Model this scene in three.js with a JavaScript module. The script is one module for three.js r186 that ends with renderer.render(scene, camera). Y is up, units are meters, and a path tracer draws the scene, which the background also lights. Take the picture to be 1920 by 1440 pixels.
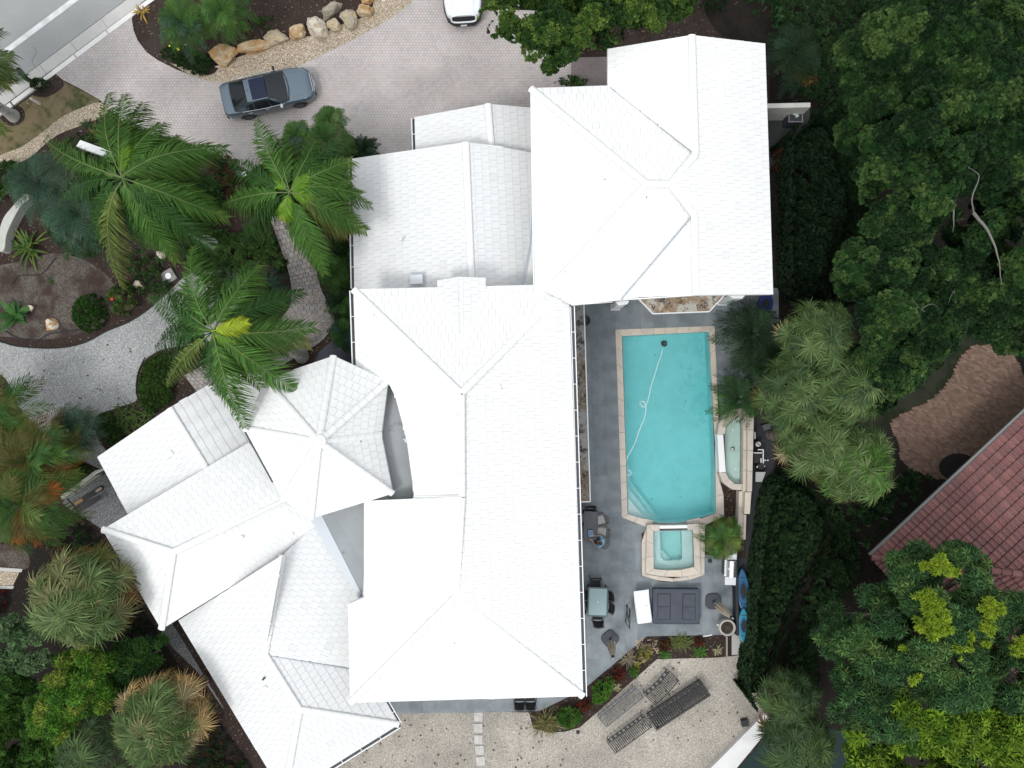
import * as THREE from 'three';
import { mergeGeometries } from 'three/addons/utils/BufferGeometryUtils.js';
import { RoundedBoxGeometry } from 'three/addons/geometries/RoundedBoxGeometry.js';
import { MarchingCubes } from 'three/addons/objects/MarchingCubes.js';

// ---------------------------------------------------------------- camera, sky, sun, exposure
const W = 1024, H = 768;
const scene = new THREE.Scene();
const CAM_H = 39, FOV = 52.5;                       // a drone hovering 39 m above the garden
const camera = new THREE.PerspectiveCamera(FOV, W / H, 0.5, 900);
camera.position.set(0, CAM_H, 0);
camera.up.set(0, 0, -1);
camera.lookAt(0, 0, 0);
scene.add(camera);

// high overcast: a computed sky, brightest overhead, with a weak veiled sun
{
  const w = 256, h = 128, d = new Float32Array(w * h * 4);
  for (let j = 0; j < h; j++) for (let i = 0; i < w; i++) {
    const el = ((j + 0.5) / h - 0.5) * Math.PI, s = Math.sin(el), k = (j * w + i) * 4;
    const L = s > 0 ? 1.36 * (0.2 + 0.8 * Math.pow(s, 1.5)) : 0.12;
    const c = 0.03 * Math.sin(i / w * Math.PI * 8) * Math.max(0, s) * (1 - s);
    d[k] = L * 0.965 + c; d[k + 1] = L * 1.0 + c; d[k + 2] = L * 1.035 + c; d[k + 3] = 1;
  }
  const t = new THREE.DataTexture(d, w, h, THREE.RGBAFormat, THREE.FloatType);
  t.mapping = THREE.EquirectangularReflectionMapping; t.magFilter = THREE.LinearFilter; t.minFilter = THREE.LinearFilter;
  t.colorSpace = THREE.LinearSRGBColorSpace; t.needsUpdate = true;
  scene.background = t; scene.environment = t;
}
const sun = new THREE.DirectionalLight(new THREE.Color(1, 0.97, 0.92), 1.15);
sun.position.set(-26, 60, 30); sun.target.position.set(0, 0, 0);
sun.castShadow = true; sun.shadow.radius = 26; sun.shadow.mapSize.set(2048, 2048);
Object.assign(sun.shadow.camera, { left: -45, right: 45, top: 45, bottom: -45, near: 1, far: 160 });
scene.add(sun, sun.target);

const renderer = new THREE.WebGLRenderer({ antialias: true });
renderer.setSize(W, H);
renderer.toneMapping = THREE.LinearToneMapping;
renderer.toneMappingExposure = 1.25;
renderer.shadowMap.enabled = true; renderer.shadowMap.type = THREE.PCFSoftShadowMap;

// ---------------------------------------------------------------- helpers
const V = (x, y, z) => new THREE.Vector3(x, y, z);
const FPX = 720 / Math.tan(FOV * Math.PI / 360);
const P = (px, py, h = 0) => V((px - 960) * (CAM_H - h) / FPX, h, (py - 720) * (CAM_H - h) / FPX);   // survey point -> place at height h
const M_PER_PX = (h = 0) => (CAM_H - h) / FPX;
const R = s => { let a = (s * 2654435761) >>> 0; return () => { a = (a + 0x6D2B79F5) | 0; let t = Math.imul(a ^ (a >>> 15), 1 | a); t = (t + Math.imul(t ^ (t >>> 7), 61 | t)) ^ t; return ((t ^ (t >>> 14)) >>> 0) / 4294967296; }; };
const hash = (x, y, s = 0) => { let n = Math.imul(x | 0, 374761393) + Math.imul(y | 0, 668265263) + Math.imul(s | 0, 2147483587 | 0); n = Math.imul(n ^ (n >>> 13), 1274126177); return ((n ^ (n >>> 16)) >>> 0) / 4294967296; };
const mixn = (a, b, t) => a + (b - a) * t, sm = (a, b, x) => { const t = Math.min(1, Math.max(0, (x - a) / (b - a))); return t * t * (3 - 2 * t); };
const mix3 = (a, b, t) => [mixn(a[0], b[0], t), mixn(a[1], b[1], t), mixn(a[2], b[2], t)];
function vnoise(x, y, p, s) {                         // tileable value noise of period p
  const xi = Math.floor(x), yi = Math.floor(y), f = t => t * t * (3 - 2 * t), u = f(x - xi), v = f(y - yi), q = (a, b) => hash(((a % p) + p) % p, ((b % p) + p) % p, s);
  return mixn(mixn(q(xi, yi), q(xi + 1, yi), u), mixn(q(xi, yi + 1), q(xi + 1, yi + 1), u), v);
}
const fbm = (u, v, p, o, s) => { let a = 0.5, t = 0, n = 0; for (let i = 0; i < o; i++) { t += a * vnoise(u * p, v * p, p, s + i); n += a; a *= 0.55; p *= 2; } return t / n; };
function n3(x, y, z, s = 0) {
  const xi = Math.floor(x), yi = Math.floor(y), zi = Math.floor(z), f = t => t * t * (3 - 2 * t), u = f(x - xi), v = f(y - yi), w = f(z - zi), q = (a, b, c) => hash(a + c * 57, b - c * 131, s);
  const l = k => mixn(mixn(q(xi, yi, k), q(xi + 1, yi, k), u), mixn(q(xi, yi + 1, k), q(xi + 1, yi + 1, k), u), v);
  return mixn(l(zi), l(zi + 1), w);
}
function voronoi(u, v, n, s) {                        // tileable; returns [F1, F2, cell id a, cell id b]
  const x = u * n, y = v * n, xi = Math.floor(x), yi = Math.floor(y); let d1 = 9, d2 = 9, ca = 0, cb = 0;
  for (let j = -1; j <= 1; j++) for (let i = -1; i <= 1; i++) {
    const a = ((xi + i) % n + n) % n, b = ((yi + j) % n + n) % n, dx = xi + i + hash(a, b, s) - x, dy = yi + j + hash(a, b, s + 1) - y, d = dx * dx + dy * dy;
    if (d < d1) { d2 = d1; d1 = d; ca = a; cb = b; } else if (d < d2) d2 = d;
  }
  return [Math.sqrt(d1), Math.sqrt(d2), ca, cb];
}
const enc = x => Math.round(255 * (x <= 0 ? 0 : x >= 1 ? 1 : x <= 0.0031308 ? 12.92 * x : 1.055 * Math.pow(x, 1 / 2.4) - 0.055));
function tex(n, fn, srgb = true) {                    // fn(u, v) -> linear colour or number
  const d = new Uint8Array(n * n * 4);
  for (let j = 0; j < n; j++) for (let i = 0; i < n; i++) {
    const c = fn((i + 0.5) / n, (j + 0.5) / n), k = (j * n + i) * 4;
    for (let q = 0; q < 3; q++) { const x = typeof c === 'number' ? c : c[q]; d[k + q] = srgb ? enc(x) : Math.round(255 * Math.min(1, Math.max(0, x))); }
    d[k + 3] = 255;
  }
  const t = new THREE.DataTexture(d, n, n); t.wrapS = t.wrapT = THREE.RepeatWrapping;
  t.magFilter = THREE.LinearFilter; t.minFilter = THREE.LinearMipmapLinearFilter; t.generateMipmaps = true;
  t.colorSpace = srgb ? THREE.SRGBColorSpace : THREE.NoColorSpace; t.needsUpdate = true; return t;
}
const rep = (t, m) => { const c = t.clone(); c.repeat.set(1 / m, 1 / m); c.needsUpdate = true; return c; };   // uv in metres, picture m metres wide
const mat = (c, rough = 0.8, o = {}) => { const m = new THREE.MeshStandardMaterial({ roughness: rough, side: THREE.DoubleSide, ...o }); Array.isArray(c) ? m.color.setRGB(...c) : m.color.set(c); return m; };
const phys = (c, rough, o = {}) => { const m = new THREE.MeshPhysicalMaterial({ roughness: rough, side: THREE.DoubleSide, ...o }); m.color.setRGB(...c); return m; };
const NAMES = {};
const numbered = n => { const k = NAMES[n] = (NAMES[n] ?? -1) + 1; return k ? `${n}_${String(k).padStart(3, '0')}` : n; };
function tag(o, label, category, group, kind) { if (label) o.userData.label = label; if (category) o.userData.category = category; if (group) o.userData.group = group; if (kind) o.userData.kind = kind; return o; }
function thing(name, label, category, group, at) { const g = new THREE.Group(); g.name = numbered(name); if (at) g.position.copy(at); scene.add(g); return tag(g, label, category, group); }
function part(name, geo, m, parent) { const o = new THREE.Mesh(geo, m); o.name = parent === scene ? numbered(name) : name; o.castShadow = o.receiveShadow = true; parent.add(o); return o; }
const one = (name, geo, m, label, category, group, at) => { const o = part(name, geo, m, scene); if (at) o.position.copy(at); return tag(o, label, category, group); };
const struct = (name, geo, m, label) => tag(part(name, geo, m, scene), label, null, null, 'structure');
function plain(g) { const q = g.index ? g.toNonIndexed() : g; for (const k of Object.keys(q.attributes)) if (!['position', 'normal', 'uv'].includes(k)) q.deleteAttribute(k); if (!q.attributes.uv) q.setAttribute('uv', new THREE.Float32BufferAttribute(new Float32Array(q.attributes.position.count * 2), 2)); if (!q.attributes.normal) q.computeVertexNormals(); return q; }
const join = list => mergeGeometries(list.flat(9).map(plain));
const place = (g, x = 0, y = 0, z = 0, ry = 0) => { if (ry) g.rotateY(ry); return g.translate(x, y, z); };
const box = (w, h, d, x = 0, y = 0, z = 0, ry = 0) => place(new THREE.BoxGeometry(w, h, d), x, y, z, ry);
const rbox = (w, h, d, r, x = 0, y = 0, z = 0, ry = 0) => place(new RoundedBoxGeometry(w, h, d, 2, r), x, y, z, ry);
const cyl = (r0, r1, h, x = 0, y = 0, z = 0, n = 16) => new THREE.CylinderGeometry(r0, r1, h, n).translate(x, y, z);
function bar(a, b, r, n = 6, r2 = r) { const d = b.clone().sub(a), g = new THREE.CylinderGeometry(r2, r, d.length(), n); g.applyQuaternion(new THREE.Quaternion().setFromUnitVectors(V(0, 1, 0), d.clone().normalize())); return g.translate((a.x + b.x) / 2, (a.y + b.y) / 2, (a.z + b.z) / 2); }
function beam(a, b, w, h) { const d = b.clone().sub(a), g = new THREE.BoxGeometry(d.length(), h, w); g.rotateZ(Math.asin(d.y / d.length())); g.rotateY(-Math.atan2(d.z, d.x)); return g.translate((a.x + b.x) / 2, (a.y + b.y) / 2, (a.z + b.z) / 2); }
const pipe = (pts, r, n = 6, seg = 0) => new THREE.TubeGeometry(new THREE.CatmullRomCurve3(pts), seg || pts.length * 6, r, n);
const spl = (pts, k = 6) => new THREE.CatmullRomCurve3(pts.map(p => V(p[0], p[1], 0)), true, 'centripetal').getPoints(pts.length * k).slice(0, -1).map(p => [p.x, p.y]);
const shapeOf = w => { const s = new THREE.Shape(); w.forEach((p, i) => i ? s.lineTo(p.x, -p.z) : s.moveTo(p.x, -p.z)); return s; };
function flat(pts, y = 0, holes = []) {               // survey outline -> level sheet, uv in metres
  const s = shapeOf(pts.map(p => P(p[0], p[1], y))); for (const h of holes) s.holes.push(shapeOf(h.map(p => P(p[0], p[1], y))));
  return new THREE.ShapeGeometry(s).rotateX(-Math.PI / 2).translate(0, y, 0);
}
function slab(pts, y0, y1, bevel = 0, holes = []) {   // survey outline (seen at height y1) -> solid from y0 to y1
  return slabW(pts.map(p => P(p[0], p[1], y1)), y0, y1, bevel, holes.map(h => h.map(p => P(p[0], p[1], y1))));
}
function slabW(w, y0, y1, bevel = 0, holes = []) {
  const s = shapeOf(w); for (const h of holes) s.holes.push(shapeOf(h));
  const g = new THREE.ExtrudeGeometry(s, { depth: y1 - y0 - bevel, bevelEnabled: bevel > 0, bevelThickness: bevel, bevelSize: bevel, bevelOffset: -bevel, bevelSegments: 2 });
  return g.rotateX(-Math.PI / 2).translate(0, y0, 0);
}
function clipRect(poly, x0, y0, x1, y1) {             // keep what of poly lies in the rectangle
  let q = poly;
  for (const [a, v, s] of [[0, x0, 1], [0, x1, -1], [1, y0, 1], [1, y1, -1]]) {
    const o = [], f = p => s * (p[a] - v);
    for (let i = 0; i < q.length; i++) { const A = q[i], B = q[(i + 1) % q.length], fa = f(A), fb = f(B); if (fa >= 0) o.push(A); if ((fa >= 0) !== (fb >= 0)) { const t = fa / (fa - fb); o.push([A[0] + (B[0] - A[0]) * t, A[1] + (B[1] - A[1]) * t]); } }
    q = o; if (q.length < 3) return null;
  }
  return q;
}
const area2 = q => { let a = 0; for (let i = 0; i < q.length; i++) { const A = q[i], B = q[(i + 1) % q.length]; a += A[0] * B[1] - A[1] * B[0]; } return a / 2; };
const inside = (q, x, y) => { let c = false; for (let i = 0, j = q.length - 1; i < q.length; j = i++) if ((q[i][1] > y) !== (q[j][1] > y) && x < (q[j][0] - q[i][0]) * (y - q[i][1]) / (q[j][1] - q[i][1]) + q[i][0]) c = !c; return c; };
function tri(pos, uv, col) { const g = new THREE.BufferGeometry(); g.setAttribute('position', new THREE.Float32BufferAttribute(pos, 3)); if (uv) g.setAttribute('uv', new THREE.Float32BufferAttribute(uv, 2)); if (col) g.setAttribute('color', new THREE.Float32BufferAttribute(col, 3)); g.computeVertexNormals(); return g; }
function patch(a, b, c, d, nu = 6, nv = 6, bulge = 0) { // four-sided skin a-b-c-d that swells by bulge along its normal
  const n = b.clone().sub(a).cross(d.clone().sub(a)).normalize(), pos = [], uv = [], idx = [];
  for (let j = 0; j <= nv; j++) for (let i = 0; i <= nu; i++) {
    const u = i / nu, v = j / nv, p = a.clone().lerp(b, u).lerp(d.clone().lerp(c, u), v).addScaledVector(n, bulge * 4 * Math.max(u * (1 - u), 0) * 1 + bulge * 4 * v * (1 - v) * 0.0);
    pos.push(p.x, p.y, p.z); uv.push(u, v);
  }
  for (let j = 0; j < nv; j++) for (let i = 0; i < nu; i++) { const k = j * (nu + 1) + i; idx.push(k, k + 1, k + nu + 2, k, k + nu + 2, k + nu + 1); }
  const g = new THREE.BufferGeometry(); g.setAttribute('position', new THREE.Float32BufferAttribute(pos, 3)); g.setAttribute('uv', new THREE.Float32BufferAttribute(uv, 2)); g.setIndex(idx); g.computeVertexNormals(); return g;
}
// ---------------------------------------------------------------- surfaces (uv in metres)
function pebbles(n, cells, pal, seed, dark = 0.35, patchy = 0.25) {
  const col = new Float32Array(n * n), f = (u, v) => {
    const [d1, d2, a, b] = voronoi(u, v, cells, seed), h = hash(a, b, seed + 5), k = Math.min(pal.length - 1, Math.floor(hash(a, b, seed + 7) * pal.length));
    const edge = mixn(dark, 1, sm(0.02, 0.28, d2 - d1)), big = 1 + patchy * (fbm(u, v, 4, 4, seed + 20) - 0.5) * 2;
    return pal[k].map(c => c * edge * (0.72 + 0.5 * h) * big);
  };
  return { map: tex(n, f), bumpMap: null, f };
}
const heightOf = (n, cells, seed) => tex(n, (u, v) => { const [d1, d2] = voronoi(u, v, cells, seed); return sm(0, 0.5, d2 - d1) * (1 - 0.5 * d1); }, false);
const pebH = heightOf(512, 84, 31);
const gravelMat = (pal, seed, m = 7, cells = 250, dark = 0.4, patchy = 0.2) => mat([1, 1, 1], 0.95, { map: rep(pebbles(1024, cells, pal, seed, dark, patchy).map, m), bumpMap: rep(pebH, m * 0.5), bumpScale: 0.02 });
const M = {};
M.gravelWhite = gravelMat([[0.54, 0.55, 0.56], [0.44, 0.46, 0.47], [0.62, 0.62, 0.61], [0.3, 0.32, 0.33], [0.5, 0.49, 0.47]], 11);
M.gravelTan = gravelMat([[0.56, 0.45, 0.33], [0.66, 0.57, 0.45], [0.44, 0.33, 0.22], [0.74, 0.67, 0.57], [0.36, 0.27, 0.18]], 12, 7, 210, 0.42);
M.gravelBack = gravelMat([[0.58, 0.54, 0.475], [0.5, 0.46, 0.4], [0.67, 0.635, 0.57], [0.42, 0.38, 0.325], [0.56, 0.49, 0.41]], 13, 7, 250, 0.5, 0.3);
M.gravelGrey = gravelMat([[0.3, 0.31, 0.32], [0.22, 0.23, 0.24], [0.4, 0.4, 0.4], [0.15, 0.16, 0.17]], 14);
M.mulch = mat([1, 1, 1], 1, { map: rep(tex(1024, (u, v) => {
  const [d1, d2, a, b] = voronoi(u, v, 120, 41), h = hash(a, b, 3), big = fbm(u, v, 5, 5, 9);
  let c = mix3([0.03, 0.017, 0.013], [0.075, 0.045, 0.036], h); c = mix3(c, [0.07, 0.058, 0.048], sm(0.5, 0.8, big) * 0.7);
  if (h > 0.985) c = [0.26, 0.22, 0.17]; const e = mixn(0.55, 1, sm(0, 0.2, d2 - d1)); return c.map(x => x * e);
}), 6), bumpMap: rep(pebH, 3.2), bumpScale: 0.03 });
M.soil = mat([1, 1, 1], 1, { map: rep(tex(512, (u, v) => { const [d1, d2, a, b] = voronoi(u, v, 60, 44), h = hash(a, b, 3), big = fbm(u, v, 5, 5, 19); let c = mix3([0.075, 0.06, 0.05], [0.16, 0.138, 0.12], h); c = mix3(c, [0.055, 0.033, 0.028], sm(0.4, 0.7, big)); return c; }), 4.3), bumpMap: rep(pebH, 3), bumpScale: 0.02 });
M.lawn = mat([1, 1, 1], 1, { map: rep(tex(1024, (u, v) => {
  const big = fbm(u, v, 4, 5, 61), mid = fbm(u, v, 24, 3, 64), f = hash(Math.floor(u * 512), Math.floor(v * 512), 8);
  let c = mix3([0.085, 0.105, 0.03], [0.24, 0.19, 0.105], sm(0.38, 0.62, big + (mid - 0.5) * 0.35)); return c.map(x => x * (0.65 + 0.5 * f + 0.3 * (mid - 0.5)));
}), 7), bumpMap: rep(tex(256, (u, v) => hash(Math.floor(u * 256), Math.floor(v * 256), 5), false), 2), bumpScale: 0.04 });
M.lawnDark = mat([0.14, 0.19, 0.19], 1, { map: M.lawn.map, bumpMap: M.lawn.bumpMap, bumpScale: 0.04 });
M.asphalt = mat([1, 1, 1], 0.9, { map: rep(tex(1024, (u, v) => {
  const g = hash(Math.floor(u * 1024), Math.floor(v * 1024), 2), big = fbm(u, v, 3, 6, 71), s = 0.34 + 0.11 * (big - 0.5) + 0.1 * (g - 0.5);
  return [s * 0.97, s, s * 1.0];
}), 8), bumpMap: rep(pebH, 1.2), bumpScale: 0.006 });
M.concrete = mat([1, 1, 1], 0.85, { map: rep(tex(512, (u, v) => { const b = fbm(u, v, 4, 6, 81), f = hash(Math.floor(u * 512), Math.floor(v * 512), 3), s = 0.46 + 0.16 * (b - 0.5) + 0.05 * (f - 0.5); return [s, s * 0.985, s * 0.95]; }), 3) });
M.paleConcrete = mat([1.45, 1.47, 1.5], 0.85, { map: M.concrete.map });
// interlocking driveway setts, about 16 cm across: too small here to lay one by one
{
  const nx = 40, ny = 46;
  const cell = (u, v) => {                          // hexagonal setts with bent edges
    let best = 9, sec = 9, id = [0, 0]; const y0 = Math.floor(v * ny);
    for (let r = y0 - 1; r <= y0 + 1; r++) { const off = (((r % 2) + 2) % 2) * 0.5, x0 = Math.floor(u * nx - off); for (let c = x0 - 1; c <= x0 + 1; c++) { const dx = (u * nx - (c + off + 0.5)) * 1.0, dy = (v * ny - (r + 0.5)) * 0.87, d = Math.hypot(dx, dy) + 0.05 * Math.sin(dx * 9) * Math.sin(dy * 9); if (d < best) { sec = best; best = d; id = [((c % nx) + nx) % nx, ((r % ny) + ny) % ny]; } else if (d < sec) sec = d; } }
    return [best, sec, id];
  };
  const map = tex(1024, (u, v) => {
    const [a, b, [i, j]] = cell(u, v), h = hash(i, j, 4), g = hash(i, j, 9), big = fbm(u, v, 3, 5, 91), f = hash(Math.floor(u * 1024), Math.floor(v * 1024), 6);
    let c = mix3([0.412, 0.378, 0.368], [0.445, 0.416, 0.408], h); if (g > 0.8) c = mix3(c, [0.45, 0.37, 0.345], 0.55); if (g < 0.14) c = mix3(c, [0.36, 0.34, 0.345], 0.7);
    const e = sm(0.05, 0.2, b - a); c = mix3([0.33, 0.3, 0.293], c, e); const k = 1.16 * (0.88 + 0.24 * (big - 0.5) * 2 * 1.1 + 0.08 * (f - 0.5)) * 1.08; return c.map(x => x * k);
  });
  const bump = tex(1024, (u, v) => { const [a, b] = cell(u, v); return sm(0.02, 0.22, b - a); }, false);
  M.setts = mat([1, 1, 1], 0.9, { map: rep(map, 6.4), bumpMap: rep(bump, 6.4), bumpScale: 0.012 });
}
const grain = (lo, hi, n = 256, p = 6, seed = 5, sp = 0.06) => tex(n, (u, v) => { const b = fbm(u, v, p, 6, seed), f = hash(Math.floor(u * n), Math.floor(v * n), seed); return mix3(lo, hi, sm(0.25, 0.75, b)).map(x => x * (1 - sp / 2 + sp * f)); });
const T = { mottle: grain([0.74, 0.74, 0.745], [1, 1, 1], 512, 4, 3), weather: grain([0.86, 0.865, 0.87], [1, 1, 1], 512, 3, 8, 0.03) };
M.paver = [[0.4, 0.365, 0.345], [0.45, 0.41, 0.385], [0.36, 0.335, 0.33], [0.42, 0.37, 0.34]].map(c => mat(c, 0.9, { map: rep(T.mottle, 0.9) }));
M.deck = [[0.205, 0.236, 0.258], [0.222, 0.253, 0.275], [0.19, 0.221, 0.245], [0.234, 0.263, 0.283]].map(c => mat(c, 0.62, { map: rep(T.mottle, 1.7) }));
M.grout = mat([0.27, 0.3, 0.32], 0.95);
M.slate = mat([0.032, 0.036, 0.056], 0.6, { map: rep(T.mottle, 1.5) });
M.stain = mat([1, 1, 1], 0.95, { map: rep(tex(1024, (u, v) => {
  const a = fbm(u, v, 7, 6, 101), b = fbm(u, v, 18, 5, 111), c = fbm(u, v, 52, 4, 121), w = fbm(u + 0.06 * b, v + 0.06 * a, 10, 6, 131);
  let k = mix3([0.4, 0.39, 0.37], [0.5, 0.44, 0.36], a); k = mix3(k, [0.26, 0.17, 0.095], sm(0.46, 0.64, w) * 0.85); k = mix3(k, [0.055, 0.045, 0.04], sm(0.5, 0.66, b * 0.6 + c * 0.42) * 0.9); k = mix3(k, [0.64, 0.6, 0.55], sm(0.66, 0.74, c) * 0.8); return k;
}), 5), bumpMap: rep(T.mottle, 0.7), bumpScale: 0.01 });
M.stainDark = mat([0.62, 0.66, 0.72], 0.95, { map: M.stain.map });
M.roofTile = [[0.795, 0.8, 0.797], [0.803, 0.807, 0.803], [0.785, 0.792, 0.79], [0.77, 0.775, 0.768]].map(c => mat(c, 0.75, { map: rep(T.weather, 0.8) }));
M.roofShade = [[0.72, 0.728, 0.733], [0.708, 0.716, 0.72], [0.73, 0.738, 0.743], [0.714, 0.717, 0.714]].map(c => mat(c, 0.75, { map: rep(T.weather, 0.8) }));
M.cap = mat([0.81, 0.815, 0.81], 0.7, { map: rep(T.weather, 1.1) });
M.underlay = mat([0.42, 0.44, 0.45], 0.9);
M.stucco = mat([0.75, 0.74, 0.71], 0.9, { map: rep(T.weather, 2) });
M.trim = mat([0.84, 0.85, 0.86], 0.5);
M.gutterIn = mat([0.06, 0.062, 0.07], 0.7);
M.membrane = mat([1, 1, 1], 0.8, { map: rep(tex(512, (u, v) => { const a = fbm(u, v, 3, 6, 141), b = fbm(u, v, 12, 4, 145); const s = 0.34 + 0.12 * (a - 0.5) - 0.12 * sm(0.6, 0.72, b * 0.5 + a * 0.5); return [s * 0.95, s * 1.0, s * 1.03]; }), 3.4) });
M.flash = mat([0.42, 0.45, 0.49], 0.45, { metalness: 0.3 });
M.windowGlass = phys([0.05, 0.06, 0.07], 0.08, { specularIntensity: 1 });
M.redTile = [[0.235, 0.1, 0.096], [0.205, 0.092, 0.088], [0.265, 0.12, 0.112], [0.2, 0.095, 0.095]].map(c => mat(c, 0.75, { map: rep(T.mottle, 0.5) }));
M.redUnder = mat([0.03, 0.008, 0.01], 0.9);
M.stone = mat([1, 1, 1], 0.8, { map: rep(tex(512, (u, v) => { const a = fbm(u, v, 5, 6, 151), f = fbm(u, v, 40, 3, 153); return mix3([0.5, 0.445, 0.385], [0.62, 0.565, 0.5], a).map(x => x * (0.9 + 0.2 * f)); }), 1.4) });
M.stoneB = mat([1.04, 1.02, 0.99], 0.8, { map: M.stone.map });
M.stoneC = mat([0.94, 0.94, 0.95], 0.8, { map: M.stone.map });
M.plaster = mat([1, 1, 1], 0.8, { map: rep(tex(512, (u, v) => { const a = fbm(u, v, 4, 6, 161), b = fbm(u, v, 14, 4, 165); const s = 0.82 + 0.12 * (a - 0.5) + 0.1 * (b - 0.5); return [s * 0.97, s, s]; }), 4) });
M.metalDark = mat([0.022, 0.024, 0.028], 0.5, { metalness: 0.3 });
M.metalGrey = mat([0.1, 0.11, 0.12], 0.5, { metalness: 0.3 });
M.steel = mat([0.72, 0.73, 0.75], 0.25, { metalness: 0.9 });
M.white = mat([0.8, 0.81, 0.83], 0.45);
M.black = mat([0.014, 0.015, 0.018], 0.6);
M.rubber = mat([0.02, 0.02, 0.022], 0.85);
M.bark = mat([1, 1, 1], 0.95, { map: rep(grain([0.09, 0.075, 0.06], [0.2, 0.18, 0.15], 256, 5, 171, 0.3), 0.6) });
M.palmBark = mat([1, 1, 1], 0.9, { map: rep(grain([0.3, 0.3, 0.285], [0.5, 0.5, 0.48], 256, 5, 175, 0.15), 0.9) });
// ---------------------------------------------------------------- setting: ground, road, drive, gravel
const poolHole = [[1166, 630], [1330, 622], [1344, 961], [1322, 968], [1300, 974], [1304, 1064], [1265, 1072], [1225, 1068], [1223, 981], [1200, 974], [1177, 965]];
{ // the garden soil: one sheet to the horizon, open where the pool is sunk into it
  const s = shapeOf([V(-420, 0, -420), V(420, 0, -420), V(420, 0, 420), V(-420, 0, 420)]);
  s.holes.push(shapeOf(poolHole.map(p => P(p[0], p[1], 0))));
  struct('ground', new THREE.ShapeGeometry(s).rotateX(-Math.PI / 2), M.mulch);
}
const sheet = (name, pts, mm, m, smooth = true, holes) => struct(name, flat(smooth ? spl(pts) : pts, mm / 1000, holes), m);
// road along the upper left corner
const RD = [230, -172];
const along = (p, k) => [p[0] + RD[0] * k, p[1] + RD[1] * k];
sheet('road', [along([5, 172], -9), along([5, 172], 9), along([-235, -148], 9), along([-235, -148], -9)], 6, M.asphalt, false);
sheet('road_marking', [along([-3, 100], -9), along([-3, 100], 9), along([3, 108], 9), along([3, 108], -9)], 10, mat([0.74, 0.75, 0.76], 0.8, { map: rep(T.mottle, 1.3) }), false);
sheet('gutter_strip', [along([5, 173], -9), along([5, 173], 9), along([18, 190], 9), along([18, 190], -9)], 14, M.concrete, false);
struct('crack_sealant', join([pipe([P(75, 135, 0.012), P(60, 115, 0.012), P(68, 98, 0.012), P(62, 88, 0.012)], 0.006, 4), ...[0.05, 0.3, 0.55, 0.8].map(k => { const a = along([5, 173], k), b = along([18, 190], k); return bar(P(a[0], a[1], 0.016), P(b[0], b[1], 0.016), 0.008, 4); })]), M.gutterIn);
{ // kerb with a lowered crossing at the drive
  const k = thing('kerb', null, null); tag(k, null, null, null, 'structure');
  const seg = (a, b, h) => { const [x0, y0] = along([19, 191], a), [x1, y1] = along([19, 191], b), [x2, y2] = along([24, 198], b), [x3, y3] = along([24, 198], a); part('kerb_stone', slab([[x0, y0], [x1, y1], [x2, y2], [x3, y3]], 0, h, 0.012), M.paleConcrete, k); };
  for (let i = -12; i < 18; i++) seg(i * 0.26 + 0.005, i * 0.26 + 0.255, i >= 1 && i <= 4 ? 0.03 : 0.12);
}
sheet('lawn', [[-260, 420], [-120, 310], [12, 214], [70, 171], [95, 150], [118, 152], [150, 168], [187, 188], [180, 194], [150, 203], [115, 220], [80, 247], [40, 275], [0, 292], [-120, 380], [-260, 490]], 6, M.lawn, false);
sheet('driveway', [[97, 132], [268, 3], [252, 18], [247, 35], [250, 56], [258, 76], [275, 98], [296, 113], [330, 130], [365, 143], [400, 153], [470, 150], [540, 132], [600, 105], [675, 67], [737, 30], [775, 0], [800, -90], [820, -240], [1080, -240], [1060, -60], [1050, 110], [1130, 112], [1130, 240], [700, 330], [697, 296], [690, 280], [676, 266], [655, 252], [620, 240], [560, 250], [500, 300], [468, 322], [445, 308], [420, 297], [360, 270], [290, 255], [230, 228], [187, 187], [150, 166], [118, 150]], 10, M.setts, false);
sheet('gravel_bed', [[318, 117], [350, 128], [396, 140], [420, 118], [480, 96], [525, 78], [565, 70], [600, 64], [640, 46], [680, 32], [698, 15], [705, -40], [790, -40], [775, 0], [737, 30], [675, 67], [600, 105], [540, 132], [470, 150], [400, 153], [360, 141]], 14, M.gravelTan);
sheet('gravel_bed', [[188, 192], [150, 203], [115, 220], [80, 247], [40, 275], [0, 292], [-150, 395], [-140, 450], [0, 318], [30, 308], [60, 292], [85, 270], [110, 252], [150, 236], [195, 216], [205, 202]], 12, M.gravelTan);
sheet('gravel_yard', [[-220, 634], [0, 641], [25, 648], [60, 652], [115, 652], [160, 642], [200, 621], [245, 602], [278, 580], [300, 560], [318, 546], [345, 520], [385, 505], [430, 505], [462, 528], [465, 545], [458, 570], [452, 598], [420, 640], [330, 650], [300, 657], [270, 677], [258, 707], [255, 737], [256, 750], [215, 766], [182, 780], [178, 806], [200, 846], [262, 905], [185, 878], [150, 862], [110, 845], [85, 816], [55, 787], [30, 755], [20, 728], [0, 702], [-220, 690]], 8, M.gravelWhite);
sheet('gravel_strip', [[118, 942], [160, 914], [205, 888], [262, 960], [222, 1000], [330, 1180], [420, 1330], [370, 1260], [312, 1200], [262, 1100], [205, 1005], [160, 972]], 8, M.gravelGrey);
sheet('gravel_court', [[1392, 1228], [1345, 1233], [1232, 1236], [1190, 1273], [1132, 1325], [1087, 1364], [1060, 1372], [1030, 1374], [1000, 1366], [992, 1336], [735, 1330], [600, 1430], [480, 1640], [1130, 1660], [1342, 1440], [1450, 1332], [1440, 1290]], 8, M.gravelBack, false);
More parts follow.
